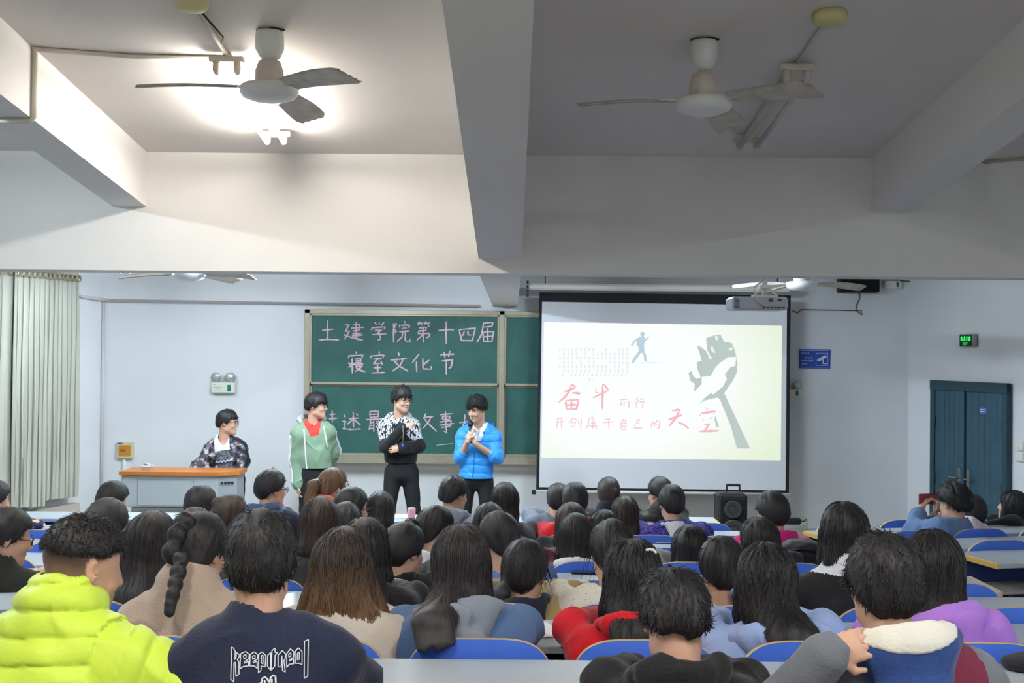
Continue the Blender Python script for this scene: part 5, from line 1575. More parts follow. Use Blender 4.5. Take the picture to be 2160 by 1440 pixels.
    if stand:
        hz = float((hip+ax*copt.get('hem', .0)).z)
        def hemcut(d, x, y, z):
            best = np.full_like(d, 9.0)
            for (a0, a1, a2) in ops_arm:
                for (u0, u1) in ((a0, a1), (a1, a2)):
                    ba = u1-u0; t_ = np.clip(((x-u0[0])*ba[0]+(y-u0[1])*ba[1]+(z-u0[2])*ba[2])/(float(ba @ ba)+1e-9), 0, 1)
                    best = np.minimum(best, np.sqrt((x-u0[0]-t_*ba[0])**2+(y-u0[1]-t_*ba[1])**2+(z-u0[2]-t_*ba[2])**2))
            return np.where(best < .052+pd, d, np.maximum(d, hz-z))
        T.disp(hemcut)
    v, q = T.run(); cen = v[q].mean(1)
    fi = np.zeros(len(q), dtype=np.int32)
    if len(cmats) > 1 or copt.get('pick'):
        rel = cen-npv(Nb)
        lx = rel @ npv(lat2); ly = rel @ npv(fw2); lz = rel @ npv(ax)
        # nearest arm distance
        best = np.full(len(cen), 9.0); along = np.zeros(len(cen))
        for (a0, a1, a2) in ops_arm:
            for (u0, u1, b0) in ((a0, a1, 0.), (a1, a2, 1.)):
                ba = u1-u0; L2 = float(ba @ ba)+1e-9; t_ = np.clip(((cen-u0) @ ba)/L2, 0, 1)
                dd = np.linalg.norm(cen-u0-t_[:, None]*ba, axis=1); m_ = dd < best; best[m_] = dd[m_]; along[m_] = b0+t_[m_]
        fi = copt['pick'](lx, ly, lz, best, along, sw).astype(np.int32)
    G['arm'] = A
    gname = copt.get('name', 'jacket')
    gar = quad_mesh(gname, v, q, cmats, root, fi)
    G['garment'] = gar
    # ---- hood lying on the back
    if hood:
        hm, hsz = hood[0], hood[1]; ho = hood[2] if len(hood) > 2 else {}
        Hf = Field(min(h, .007 if ho.get('lining') else .009))
        up_ = ho.get('up', 0.0)
        bk = -fw2
        wd_ = .088*hsz; 
        pts = []
        for i in range(9):
            a = math.pi*(i/8)       # half ring behind the neck
            pts.append(Nb+lat2*math.cos(a)*(nr+.040*hsz+pd*.4)+bk*math.sin(a)*(nr+.048*hsz+pd*.4)+ax*(.022+up_+.018*math.sin(a)))
        for i in range(8): Hf.add(RC(pts[i], pts[i+1], .024*hsz*(.75+.45*math.sin(math.pi*i/8)), .024*hsz*(.75+.45*math.sin(math.pi*(i+1)/8))), .02)
        Hf.add(EC(Nb+bk*(.085+pd)*1.0+ax*(.005+up_), Nb+bk*(.118+pd)-ax*(.10*hsz-up_), (wd_, .045*hsz), (wd_*.62, .034*hsz), lat2), .04)
        Hf.add(EL(Nb+bk*(.116+pd)-ax*(.085*hsz-up_), (.070*hsz, .036*hsz, .05*hsz)), .03)
        for sd in (-1, 1): Hf.add(RC(pts[0 if sd > 0 else 8], Nb+lat2*sd*.060+fw2*(.080+pd*.6)-ax*.055, .022*hsz, .010), .02)
        Hf.sub(EC(Nb+nk*.02+bk*.035, Nb+nk*.16+bk*.075, (nr+.015, nr+.020), (nr+.040, nr+.045), lat2), .015)
        fo = ho.get('fold', .006)
        def hfold(d, x, y, z):
            r_ = np.sqrt((x-Nn[0])**2+((y-Nn[1])*1.3)**2+((z-Nn[2])*.9)**2)
            return d+fo*np.sin(r_*105+3.0*vnoise(x*8+seed, y*8, z*8))*.75+fo*.8*vnoise(x*13, y*13+seed, z*13)
        Hf.disp(hfold)
        v, q = Hf.run()
        ho_ = quad_mesh('hood', v, q, [hm], root)
        if ho.get('lining'):
            def cutl(d, x, y, z):
                lz = (x-Nn[0])*An[0]+(y-Nn[1])*An[1]+(z-Nn[2])*An[2]; lx = (x-Nn[0])*lat2.x+(y-Nn[1])*lat2.y
                return np.maximum(d-.004, ho.get('lz', -.01)+ho.get('curve', 0)*lx*lx-lz)
            Hf.disp(cutl); v, q = Hf.run(); quad_mesh('hood_lining', v, q, [ho['lining']], ho_)
    # ---- trousers and shoes
    tm = trous or M_trous
    L = Field(.013)
    if not stand:
        L.add(EC(hip-Vector((0, 0, .05)), hip+ax*.06, (.165*g, .12*g), (.15*g, .11*g), lat2), .04)
        for sd in (-1, 1):
            kn = hip+lat*sd*.10+fwd*.40-Vector((0, 0, .035))
            L.add(RC(hip+lat*sd*.085-Vector((0, 0, .02)), kn, .075, .058), .03); L.add(RC(kn, Vector((0, 0, .10))+lat*sd*.10+fwd*.39, .056, .044), .02)
    else:
        L.add(EC(hip-ax*.06, hip+ax*.07, (.145*g, .105*g), (.135*g, .100*g), lat2), .04)
        for sd in (-1, 1):
            lg = (legs or {}).get(sd, (.0, .0)); ft = lat*sd*(.10+lg[0])+fwd*lg[1]+Vector((0, 0, .10)); kn = (hip+lat*sd*.088-Vector((0, 0, .05))).lerp(ft, .5)+fwd*.015
            L.add(RC(hip+lat*sd*.082-Vector((0, 0, .05)), kn, .088*g, .066), .03); L.add(RC(kn, ft, .064, .056), .02)
    def lf(d, x, y, z): return d+.007*vnoise(x*9+seed, y*9, z*14)+.004*np.sin(z*70+3*vnoise(x*12, y*12, z*6))*(z < .35)
    L.disp(lf)
    v, q = L.run(); quad_mesh('trousers', v, q, tm, root)
    for sd in (-1, 1):
        lg = (legs or {}).get(sd, (.0, .0))
        a = (lat*sd*.10+fwd*.375) if not stand else lat*sd*(.10+lg[0])+fwd*lg[1]
        sf = Field(.010); z0 = Vector((0, 0, .045))
        dd = (fwd+lat*sd*(.25 if stand else .08)).normalized()
        sf.add(EC(a+z0-dd*.04, a+z0+dd*.13, (.038, .036), (.040, .026), lat), .02); sf.add(RC(a+z0, a+Vector((0, 0, .09)), .042, .042), .02)
        v, q = sf.run(); v[:, 2] = np.maximum(v[:, 2], 0.004); quad_mesh('shoe', v, q, M_shoe, root)
    # ---- hair, spectacles
    ho = make_hair(min(h, .0062) if h < .009 else min(h, .0085), G, hair[0], hair[1], body, seed, hair[2] if len(hair) > 2 else {}) if hair else None
    if specs: glasses(G, body, specs)
    G['root'] = root; G['body'] = body; G['hairobj'] = ho; G['nk'] = nk; G['nr'] = nr; G['S'] = S; G['sw'] = sw
    if extra: extra(G)
    return G

def on_surface(o, pts2, fn_origin, direction, off=.0015):
    """project points onto a mesh along a direction (all in the mesh's own space)"""
    me = o.data; vs = [v.co.copy() for v in me.vertices]; ps = [tuple(p.vertices) for p in me.polygons]
    bvh = BVHTree.FromPolygons(vs, ps); out = []
    for p in pts2:
        hit = bvh.ray_cast(fn_origin(p), direction)
        out.append(hit[0]-direction*off if hit[0] is not None else None)
    return out
# ================================================================== the audience and the speakers
def row(label, px, py, i, cl, hair, **k):
    off = k.pop('doff', 0.0)
    if i < 0: D, fl_, nz = 2.70, BACKF, ROWF[0]+DESKH
    else: D, fl_, nz = ROWD[i]+.02, ROWF[i], (ROWF[i+1]+DESKH)
    d = D+.31+off
    k.setdefault('h', .0065 if i < 0 else .008 if i == 0 else (.010 if i <= 2 else .0125))
    return person(label, px, py, d, D+.205, fl_, cl, hair, desk_z=nz-fl_, **k)

SH = ('short',)
def short(m=None, **o): return ('short', m or H_black, o)
def longh(m=None, **o): return ('long', m or H_black, o)
def bob(m=None, **o): return ('bob', m or H_black, o)
def pony(m=None, **o): return ('pony', m or H_black, o)
def sleeves(lx, ly, lz, best, along, sw): return ((best < .10) & (np.abs(lx) > sw*.80)) | (along > .75)

# ---- back row, closest to the camera
M_neon = cloth('neon_puffer', (200, 226, 72), rough=.5, spec=.3, bump=.12, bscale=60)
row('person in a neon yellow-green puffer jacket turning aside in the back row', 176, 1075, -1, ('puffer', [M_neon], {'quilt': (.062, .016), 'fold': .006, 'name': 'puffer_jacket'}),
    ('short', H_black, {'thick': .010, 'nape': .035, 'side': .04, 'front': .06, 'tufts': 900, 'tuft_len': .015, 'tuft_r': .0030, 'tuft_z': .03, 'out': .8, 'amp': .003}), buzz=True,
    hy=-48, hp=14, tw=-12, sw=.20, pad=.045, collar='stand', dx=-.03, face='profile', girth=1.12, arms=('desk', {'e': (.30, .05, -.12), 'w': (.20, .33, -.22), 'd': (-.3, 1, 0), 'n': (0, 0, 1)}))
M_navy = cloth('navy_fleece', (30, 36, 58), bump=.3, bscale=140)
def navy_print(G):
    """white outlined lettering on the back of the sweatshirt, laid on the cloth"""
    gar = G['garment']; root = G['root']
    me = gar.data; bvh = BVHTree.FromPolygons([v.co.copy() for v in me.vertices], [tuple(p.vertices) for p in me.polygons])
    camp = Vector((0, 0, CAMZ))-root.location
    def onto(u, v):
        px, py = 470+u/10.8, 1330+v/10.8
        dv = (CR3 @ Vector(((px-1080)/F, -(py-720)/F, -1.0))).normalized()
        h_ = bvh.ray_cast(camp, dv)
        return None if h_[0] is None else h_[0]-dv*.0025
    def outline_(name, loops, wd):
        mb = MB()
        for L in loops:
            ok = []
            def fn(u, v, h):
                q = onto(u, v); return q if q is not None else Vector((0, 0, 0))
            ribbon(mb, L, wd, fn, 0.0)
        if mb.v: mb.build(name, M_print, gar)
    M_print = mat('print_white', (216, 220, 226), rough=.7)
    K = [[(240,390),(190,370),(195,600),(180,1100),(250,1170),(255,720),(285,720),(300,1040),(370,980),(365,700),(330,660),(390,560),(310,490),(300,600),(270,660),(285,470),(240,390)]]
    E1 = [[(410,520),(520,470),(605,540),(590,640),(490,700),(490,740),(590,690),(585,800),(470,810),(390,865),(405,520)], [(470,560),(530,540),(530,610),(480,640),(470,560)]]
    E2 = [[(620,540),(715,480),(800,540),(790,640),(690,700),(700,730),(780,690),(785,860),(720,800),(615,800),(620,540)], [(680,570),(735,560),(735,620),(680,650),(680,570)]]
    Pp = [[(815,540),(890,480),(980,560),(965,820),(875,800),(870,900),(810,960),(820,540)], [(880,560),(920,560),(915,760),(875,720),(880,560)]]
    I_ = [[(1020,560),(1090,490),(1085,900),(1015,800),(1020,560)]]
    T_ = [[(1110,560),(1120,450),(1190,395),(1190,490),(1250,490),(1190,560),(1185,800),(1105,900),(1110,560)]]
    R_ = [[(1260,550),(1355,450),(1430,520),(1420,640),(1390,680),(1425,940),(1360,900),(1345,560),(1330,820),(1260,820),(1260,550)]]
    E3 = [[(1455,520),(1540,410),(1620,480),(1610,600),(1515,660),(1520,690),(1610,630),(1615,750),(1510,760),(1455,840),(1455,520)], [(1500,530),(1550,500),(1550,570),(1505,600),(1500,530)]]
    A_ = [[(1645,480),(1720,385),(1805,470),(1805,770),(1740,740),(1650,740),(1645,480)], [(1700,510),(1745,480),(1740,650),(1695,660),(1700,510)]]
    L_ = [[(1860,240),(1950,195),(1935,1030),(1855,1085),(1860,240)]]
    for L in (K, E1, E2, Pp, I_, T_, R_, E3, A_, L_): outline_('print_letter', L, 22)
    outline_('print_emblem', [[(810,1230),(890,1170),(900,1080),(960,1050),(1020,1100),(1060,1190),(1090,1060),(1150,1010),(1200,1040),(1210,1240)], [(950,1120),(960,1200),(1000,1240)], [(1120,1100),(1110,1240)]], 40)
row('person in a navy sweatshirt with white lettering across the back', 552, 1065, -1, ('sweat', [M_navy], {'fold': .007, 'name': 'sweatshirt'}),
    ('short', H_black, {'thick': .014, 'top': .012, 'nape': -.085, 'side': -.015, 'front': .05, 'tufts': 520, 'tuft_len': .032, 'tuft_r': .0045, 'tuft_z': -.05, 'out': .08, 'amp': .004}),
    hy=6, hp=6, tw=2, sw=.198, pad=.022, collar='crew', dx=.045, girth=1.12, extra=navy_print)
M_blk = cloth('black_cotton', (28, 28, 31), bump=.35, bscale=120)
row('person in a black hoodie with bowed head at the nearest desk', 1424, 1190, -1, ('hoodie', [M_blk], {'fold': .008, 'name': 'hoodie'}),
    ('short', H_black, {'thick': .016, 'top': .016, 'nape': -.055, 'side': -.005, 'front': .05, 'tufts': 560, 'tuft_len': .034, 'tuft_r': .0045, 'tuft_z': -.03, 'out': .12, 'amp': .005}),
    hy=2, hp=24, tw=0, sw=.150, pad=.018, dx=.03, hood=(M_blk, 1.15), doff=.06)
M_white0 = cloth('white_rib', (222, 224, 228))
M_maroon = cloth('maroon_wool', (112, 44, 64), bump=.3, bscale=120); M_grey = cloth('grey_sleeve', (108, 112, 120), bump=.3, bscale=120)
M_cream = cloth('cream_lining', (222, 220, 208)); M_bluehood = cloth('navy_hood', (44, 70, 126)); M_stripe = print_mat('cuff_stripes', [(24, 28, 48), (220, 222, 226)], 1.0)
def cuff_(G):
    e, w_, d_, *_ = G['arm'][-1]; gar = G['garment']; ax = (w_-e).normalized()
    for a_, b_, m in ((-.055, -.040, M_navy), (-.040, -.028, M_white0), (-.028, -.012, M_navy), (-.012, .0, M_white0), (.0, .016, M_navy)):
        mb = MB(); mb.tube([w_+ax*(a_-.002), w_+ax*a_, w_+ax*b_, w_+ax*(b_+.002)], [.036, .044, .044, .036], 20); mb.build('cuff_band', m, gar)
def varsity(lx, ly, lz, best, along, sw):
    o = np.zeros(len(lx)); arm = ((best < .12) & (np.abs(lx) > sw*1.04)) | (along > .75); o[arm] = 1
    return o
row('person in a maroon jacket with grey sleeves and cream-lined navy hood, hand on shoulder', 1864, 1118, -1, ('varsity', [M_maroon, M_grey, M_navy, M_cream], {'fold': .008, 'pick': varsity, 'name': 'varsity_jacket'}),
    ('short', H_black, {'thick': .018, 'top': .014, 'nape': -.075, 'side': -.01, 'front': .05, 'tufts': 520, 'tuft_len': .032, 'tuft_r': .0045, 'tuft_z': -.04, 'out': .10, 'amp': .005}),
    hy=4, hp=6, tw=2, sw=.222, pad=.026, dx=.04, girth=1.12, hood=(M_bluehood, 1.38, {'lining': M_cream, 'lz': .030, 'curve': 2.2, 'fold': .004, 'up': .012}),
    arms=({'e': (-.295, -.06, -.080), 'w': (-.205, -.150, .045), 'd': (.92, .0, .2), 'n': (-.1, -1, .35), 'curl': .55}, 'desk'), extra=lambda G: cuff_(G))

# ---- sixth row: on the chairs just past the nearest desk
M_beige = cloth('beige_wool', (184, 163, 148), bump=.4, bscale=160); M_creamk = cloth('cream_sweater', (208, 198, 186), bump=.4, bscale=140)
row('person with a black bubble braid and beige wool coat', 420, 1072, 0, ('coat', [M_beige], {'fold': .006, 'name': 'coat'}),
    ('braid', H_black, {'nape': -.075, 'side': -.03, 'front': .07, 'beads': [(.0, -.092, .085), (0, -.122, .045), (0, -.135, -.01), ('b', .006, .128, -.150), ('b', .005, .150, -.112), ('b', .005, .176, -.078), ('b', .003, .190, -.046), ('b', .0, .198, -.018), ('b', .0, .204, .006)],
     'beads_r': [.040, .036, .036, .028, .029, .026, .023, .018, .014], 'tufts': 200, 'tuft_len': .03, 'tuft_r': .003, 'out': .1}),
    hy=-24, hp=12, sw=.165, pad=.038, collar='stand', dx=-.02)
row('person with wavy brown shoulder-length hair and a cream sweater', 722, 1106, 0, ('sweater', [M_creamk], {'name': 'sweater'}),
    ('bob', H_blackbrown, {'len': .095, 'w': .150, 'amp': .007, 'freq': 7, 'locks': 150, 'lock_r': .004, 'lock_steps': 12, 'wob': .35}), hy=8, hp=8, sw=.155, pad=.018, dx=.05)
M_black2 = cloth('black_knit', (30, 29, 32))
row('person with very long black hair between the brown-haired and denim jacket people', 772, 1086, 1, ('sweater', [M_black2], {'name': 'sweater'}),
    longh(len=.42, w=.085, off=.03, locks=110), hy=-6, hp=6, sw=.15, pad=.014, doff=-.05, dx=.06)
M_denim = cloth('denim_jacket', (84, 112, 154), bump=.45, bscale=200); M_gh = cloth('grey_hood', (134, 142, 154))
row('person in a blue denim jacket with big grey hood and long dark hair', 975, 1099, 0, ('jacket', [M_denim], {'fold': .008, 'name': 'denim_jacket'}),
    longh(H_soft, len=.125, w=.066, off=-.075, locks=150, lock_steps=14, over=.105), hy=-4, hp=8, sw=.17, pad=.026, hood=(M_gh, 1.2, {'fold': .010}), dx=.03, girth=1.05)
M_red = cloth('red_hoodie', (204, 26, 40))
M_bead = mat('white_bead', (226, 226, 220), rough=.3)
row('person in a bright red hoodie with half-tied black hair and white clip', 1335, 1130, 0, ('hoodie', [M_red], {'name': 'hoodie'}),
    longh(len=.11, w=.072, off=-.02, over=.05, locks=170, lock_r=.0038, wob=.5, amp=.007), hy=0, hp=10, sw=.155, pad=.02, hood=(M_red, 1.0), dx=.0,
    extra=lambda G: (lambda mb: (mb.tube([G['hc']+G['R'] @ Vector((.05+.018*math.cos(j*.55), -.085+.004*math.sin(j), .085+.012*math.sin(j*.55))) for j in range(7)], .006, 8), mb.build('hair_clip', M_bead, G['hairobj'])))(MB()))
M_lblue = cloth('light_blue_hoodie', (160, 184, 232))
row('person in a light blue hoodie with loose wavy black hair', 1616, 1138, 0, ('hoodie', [M_lblue], {'fold': .009, 'name': 'hoodie'}),
    longh(len=.125, w=.082, off=.045, over=.075, locks=190, lock_r=.0042, wob=.7, amp=.007), hy=-4, hp=10, sw=.165, pad=.026, hood=(M_lblue, 1.1, {'up': -.02}), dx=.02)
M_purple = cloth('violet_hoodie', (176, 124, 218))
row('person in a violet hoodie with long dark hair behind the maroon jacket', 1966, 1110, 0, ('hoodie', [M_purple], {'fold': .010, 'name': 'hoodie'}),
    longh(len=.10, w=.080, off=-.02, locks=150, wob=.5), hy=-8, hp=6, sw=.165, pad=.022, hood=(M_purple, 1.25, {'up': -.02, 'fold': .012}), dx=.07)

# ---- fifth row
M_dk = cloth('charcoal_wool', (46, 46, 52)); M_tan = cloth('tan_jacket', (160, 140, 96)); M_nvh = cloth('navy_hood_cloth', (34, 36, 50))
row('person with straight dark grey-black hair beside the beige coat', 322, 1072, 1, ('sweater', [M_dk], {'name': 'sweater'}), longh(H_soft, len=.17, w=.092, locks=110), hy=-14, hp=8, sw=.15)
row('person in a tan jacket with navy hood and low black ponytail', 1108, 1131, 1, ('jacket', [M_tan], {'name': 'jacket'}),
    pony(tie=(-.035, -.100, -.045), tail=((-.045, -.125, -.09), (-.055, -.14, -.17), (-.05, -.145, -.25)), tail_r=(.020, .036, .034, .014), nape=-.07, side=-.02, front=.06, locks=60), hy=-22, hp=10, sw=.165, pad=.022, hood=(M_nvh, 1.1), dx=.06)
M_knit = print_mat('speckled_knit', [(60, 64, 84), (224, 220, 206)], 95, kind='specks', stops=[0.0, .17])
row('person in a cream speckled knit sweater with black hair tied low', 1290, 1090, 1, ('sweater', [M_knit], {'fold': .005, 'name': 'sweater'}),
    pony(tie=(.03, -.10, -.05), tail=((.04, -.125, -.1), (.045, -.13, -.2), (.04, -.13, -.28)), tail_r=(.02, .032, .03, .012), nape=-.07, side=-.02, front=.06, locks=60), hy=10, hp=8, sw=.16, pad=.02, dx=-.03)
M_gs = cloth('pale_grey_sweater', (178, 180, 184)); M_scr = mat('blue_scrunchie', (120, 160, 186), rough=.7, bump=.5, bscale=60)
row('person in a pale grey sweater with ponytail in a blue scrunchie', 1522, 1125, 1, ('sweater', [M_gs], {'name': 'sweater'}),
    pony(tie=(.015, -.112, -.075), tail=((.02, -.15, -.11), (.01, -.155, -.19), (.03, -.15, -.26)), tail_r=(.02, .036, .034, .014), nape=-.07, side=-.025, front=.06, band=M_scr, band_r=.024, band_t=.011, locks=60), hy=12, hp=8, sw=.155, dx=-.0)
M_white = cloth('white_cotton', (222, 224, 228))
row('person in a black top with white collar, straight black bob', 1780, 1053, 1, ('sweater', [M_blk, M_white], {'name': 'sweater', 'pick': lambda lx, ly, lz, b, a, s_: (lz > .012)}), bob(len=.03, w=.094, locks=110), hy=-4, hp=4, sw=.17, pad=.02, dx=-.05, collar='stand')

# ---- fourth row
M_yel = cloth('yellow_jacket', (214, 184, 50)); M_tn = cloth('dark_turtleneck', (44, 46, 44))
row('person with spectacles and dark turtleneck at the frame edge behind the neon puffer', 16, 1064, 2, ('jacket', [M_tn, M_yel], {'pick': lambda lx, ly, lz, b, a, sw: (lz < -.05), 'name': 'jacket'}), short(nape=-.09, side=-.03, tufts=300, tuft_z=-.06, out=.12), hy=-62, hp=14, tw=-20, sw=.16, pad=.02, collar='stand', specs=M_specs, face='profile', doff=-.3)
row('person with thick dark hair and visible ear behind the neon puffer', 227, 1046, 2, ('sweater', [M_nvh], {'name': 'sweater'}), short(H_soft, thick=.018, nape=-.09, side=-.02, tufts=350, tuft_z=-.06, out=.12), hy=-22, hp=10, sw=.16, doff=.1)
row('person with dark hair up, just beyond the bubble braid', 411, 1066, 2, ('sweater', [M_dk], {'name': 'sweater'}), ('bun', H_soft, {'nape': -.08, 'side': -.03, 'front': .07, 'bun': (0, -.08, .06), 'bun_r': (.05, .04, .04), 'tufts': 150, 'out': .1}), hy=-8, hp=10, sw=.15)
row('person with full dark brown hair behind the navy sweatshirt shoulder', 676, 1043, 2, ('sweater', [M_dk], {'name': 'sweater'}), bob(H_dark, len=.03, w=.096, locks=90), hy=4, hp=10, sw=.15)
row('person with short black hair and black hoodie looking aside', 853, 1097, 2, ('hoodie', [M_blk], {'name': 'hoodie'}), short(thick=.016, nape=-.085, side=-.02, tufts=350, tuft_z=-.06, out=.12), hy=-42, hp=10, sw=.16, pad=.02, hood=(M_blk, .9), face='profile', dx=.03)
M_bj = cloth('blue_jacket', (92, 114, 158))
row('person in a dusty blue jacket with spectacles and dark hair tied back', 1052, 1074, 2, ('jacket', [M_bj], {'name': 'jacket'}), ('bun', H_black, {'nape': -.08, 'side': -.03, 'front': .06, 'bun': (.03, -.10, -.04), 'bun_r': (.045, .04, .05), 'tufts': 150, 'out': .1}), hy=40, hp=8, sw=.16, pad=.02, specs=M_specs, face='profile')

# ---- third row
M_bur = cloth('burgundy_top', (110, 28, 46))
row('person in a burgundy top with white hood and sleek long hair', 1214, 1078, 3, ('hoodie', [M_bur], {'name': 'hoodie'}), longh(H_black, len=.11, w=.075, locks=90), hy=6, hp=8, sw=.155, pad=.02, hood=(M_white, .85))
row('person with a sleek black bob and pale top in mid hall', 1455, 1103, 3, ('sweater', [M_gs], {'name': 'sweater'}), bob(len=.025, w=.092, locks=90), hy=4, hp=8, sw=.15)
M_mask = mat('mask_strap', (226, 228, 232), rough=.7)
def mask_(G):
    R, c, s = G['R'], G['hc'], G['hs']; mb = MB()
    for sd in (-1, 1): mb.tube([c+R @ Vector((sd*.055, .07, -.03)), c+R @ Vector((sd*.085, .0, -.01)), c+R @ Vector((sd*.088, -.022, .005))], .004, 6)
    mb.grid([[c+R @ Vector((.065*math.sin(a), .035+.078*math.cos(a)*(1-.1*abs(k)), -.035-.035*k)) for a in [j*.25-1.25 for j in range(11)]] for k in (-1, -.5, 0, .5, 1)])
    mb.build('face_mask', M_mask, G['body'])
row('person with dark hair wearing a white face mask', 1599, 1087, 3, ('sweater', [M_dk], {'name': 'sweater'}), bob(len=.02, w=.090, locks=80), hy=34, hp=8, sw=.155, extra=mask_)
row('person in a white hooded jacket with a side ponytail', 918, 1062, 3, ('hoodie', [M_white], {'name': 'hooded_jacket'}), pony(tie=(-.01, -.11, .01), tail=((-.02, -.15, -.0), (-.02, -.155, -.05), (-.01, -.14, -.10)), tail_r=(.02, .034, .03, .012), nape=-.07, side=-.02, front=.06, locks=40), hy=-48, hp=14, sw=.155, pad=.02, hood=(M_white, 1.0), face='profile')
row('person with dark wavy hair half hidden behind the brown-haired person', 729, 1054, 3, ('sweater', [M_dk], {'name': 'sweater'}), bob(H_black, len=.03, w=.095, locks=60), hy=-10, hp=8, sw=.15)
row('person with a messy dark brown bun near the lectern side', 487, 1039, 3, ('sweater', [M_dk], {'name': 'sweater'}), ('bun', H_dark, {'nape': -.08, 'side': -.03, 'front': .07, 'bun': (-.05, -.06, .085), 'bun_r': (.034, .034, .03), 'tufts': 250, 'out': .3, 'amp': .007}), hy=-20, hp=8, sw=.155)
# ---- second row (behind the front people)
M_jk = print_mat('slate_jacket', [(58, 66, 84), (88, 98, 118), (40, 46, 60)], 30)
chin = lambda sd, z=-.02: {'e': (sd*.20, .20, -.26), 'w': (sd*.075, .17, -.02), 'd': (-sd*.25, -.05, 1), 'n': (sd*.7, .6, 0), 'curl': .7}
row('person with round short black hair before the lectern', 425, 1020, 4, ('sweater', [M_nvh], {'name': 'sweater'}), short(thick=.018, nape=-.08, side=-.015, tufts=300, tuft_z=-.05, out=.12), hy=-18, hp=6, sw=.16)
row('person in a slate jacket with spectacles and hand over mouth', 742, 1024, 4, ('jacket', [M_jk], {'name': 'jacket'}), short(thick=.016, nape=-.085, side=-.015, tufts=300, tuft_z=-.05, out=.12), hy=-54, hp=8, tw=-25, sw=.17, pad=.022, specs=M_specs, face='profile', arms=('desk', chin(1)), dx=.06)
row('person with smooth black hair between the slate jacket and pink bottle', 804, 1032, 5, ('sweater', [M_dk], {'name': 'sweater'}), bob(len=.06, w=.088, locks=60), hy=-12, hp=12, sw=.145)
row('person with tousled black hair in front of the long-haired person', 1032, 1056, 4, ('sweater', [M_dk], {'name': 'sweater'}), bob(H_black, len=.03, w=.095, locks=60, amp=.008), hy=10, hp=10, sw=.15)
row('person with dark brown hair directly behind the red hoodie man', 1205, 1056, 4, ('sweater', [M_dk], {'name': 'sweater'}), longh(H_dark, len=.10, w=.075, locks=60), hy=2, hp=10, sw=.12)
row('person with low dark hair between the burgundy top and tan jacket hair', 1274, 1071, 4, ('sweater', [M_dk], {'name': 'sweater'}), bob(len=.02, w=.088, locks=60), hy=0, hp=16, sw=.12)
M_mag = cloth('magenta_hoodie', (200, 40, 120))
row('person in a magenta hoodie with short black hair near the wall socket', 1628, 1033, 4, ('hoodie', [M_mag], {'name': 'hoodie'}), short(thick=.020, top=.02, nape=-.08, side=-.01, tufts=320, tuft_z=-.04, out=.25), hy=28, hp=4, sw=.165, pad=.022, hood=(M_mag, .9), dx=.03, face='profile')
row('person at the frame edge resting a cheek on one hand', -14, 1008, 4, ('sweater', [M_dk], {'name': 'sweater'}), short(nape=-.085, tufts=200), hy=-38, hp=6, sw=.16, face='profile', arms=('desk', chin(1)))
# ---- first rows
M_bp = cloth('blue_puffer', (62, 86, 124), rough=.5); M_bpn = cloth('blue_black_sleeve', (36, 42, 66))
row('person in a slate blue hooded jacket with spectacles, cheek on hand', 573, 988, 5, ('jacket', [M_bp, M_bpn], {'pick': sleeves, 'name': 'jacket'}), short(thick=.018, top=.014, nape=-.075, side=-.01, tufts=320, tuft_z=-.04, out=.15), hy=-50, hp=6, tw=-15, sw=.18, pad=.03, hood=(M_bp, 1.2), specs=M_specs, face='profile', arms=('desk', chin(1)), dx=.02)
M_or = cloth('coral_collar', (226, 122, 94)); 
row('person with long light brown ponytail and coral collar', 702, 983, 5, ('jacket', [M_or], {'name': 'jacket'}), pony(H_brown, tie=(0, -.115, .035), tail=((-.0, -.16, .0), (0, -.17, -.1), (0, -.16, -.22)), tail_r=(.02, .040, .042, .02), nape=-.07, side=-.02, front=.06, locks=50, band=M_bead, band_r=.02, band_t=.006), hy=-46, hp=8, tw=-20, sw=.155, pad=.022, collar='stand', face='profile')
M_gp = cloth('grey_puffer', (140, 146, 160), rough=.5)
row('person in a light grey hooded puffer coat with crew cut', 958, 1000, 5, ('puffer', [M_gp], {'quilt': (.09, .007), 'name': 'puffer_coat'}), short(thick=.014, top=.016, nape=-.05, side=.0, front=.06, tufts=320, tuft_len=.025, tuft_z=-.02, out=.45), hy=-42, hp=6, tw=-12, sw=.18, pad=.034, hood=(M_gp, 1.3, {'fold': .008}), face='profile', dx=-.03)
row('person with long glossy black hair below the blue jacket speaker', 1064, 1014, 5, ('sweater', [M_dk], {'name': 'sweater'}), longh(len=.16, w=.090, locks=90), hy=8, hp=8, sw=.15)
row('person in a red hoodie beside the screen corner', 1213, 1014, 5, ('hoodie', [M_red], {'name': 'hoodie'}), short(thick=.018, nape=-.085, side=-.02, tufts=320, tuft_z=-.06, out=.12), hy=4, hp=10, sw=.17, pad=.024, hood=(M_red, 1.15), dx=-.02)
M_sky = print_mat('purple_print', [(52, 44, 120), (92, 84, 176), (40, 34, 92), (120, 116, 200)], 34)
row('person in a purple patterned jacket with a white hood', 1417, 1018, 5, ('jacket', [M_sky], {'name': 'jacket'}), short(thick=.016, nape=-.065, side=-.005, tufts=320, tuft_z=-.03, out=.15), hy=6, hp=4, sw=.185, pad=.034, hood=(M_white, .66), dx=.02)
M_cam = cloth('camel_coat', (186, 150, 104))
row('person with long dark brown hair and camel coat behind the dark hooded person', 1318, 1043, 5, ('coat', [M_cam], {'name': 'coat'}), longh(H_dark, len=.14, w=.080, locks=80), hy=-4, hp=8, sw=.155, pad=.02)
row('person with black hair in dark clothes seated just before the lectern', 240, 1011, 5, ('sweater', [M_nvh], {'name': 'sweater'}), short(thick=.018, nape=-.07, side=.0, tufts=320, tuft_z=-.04, out=.12), hy=-38, hp=12, sw=.165, specs=None, face='profile')
M_gt = cloth('grey_shirt', (120, 126, 138))
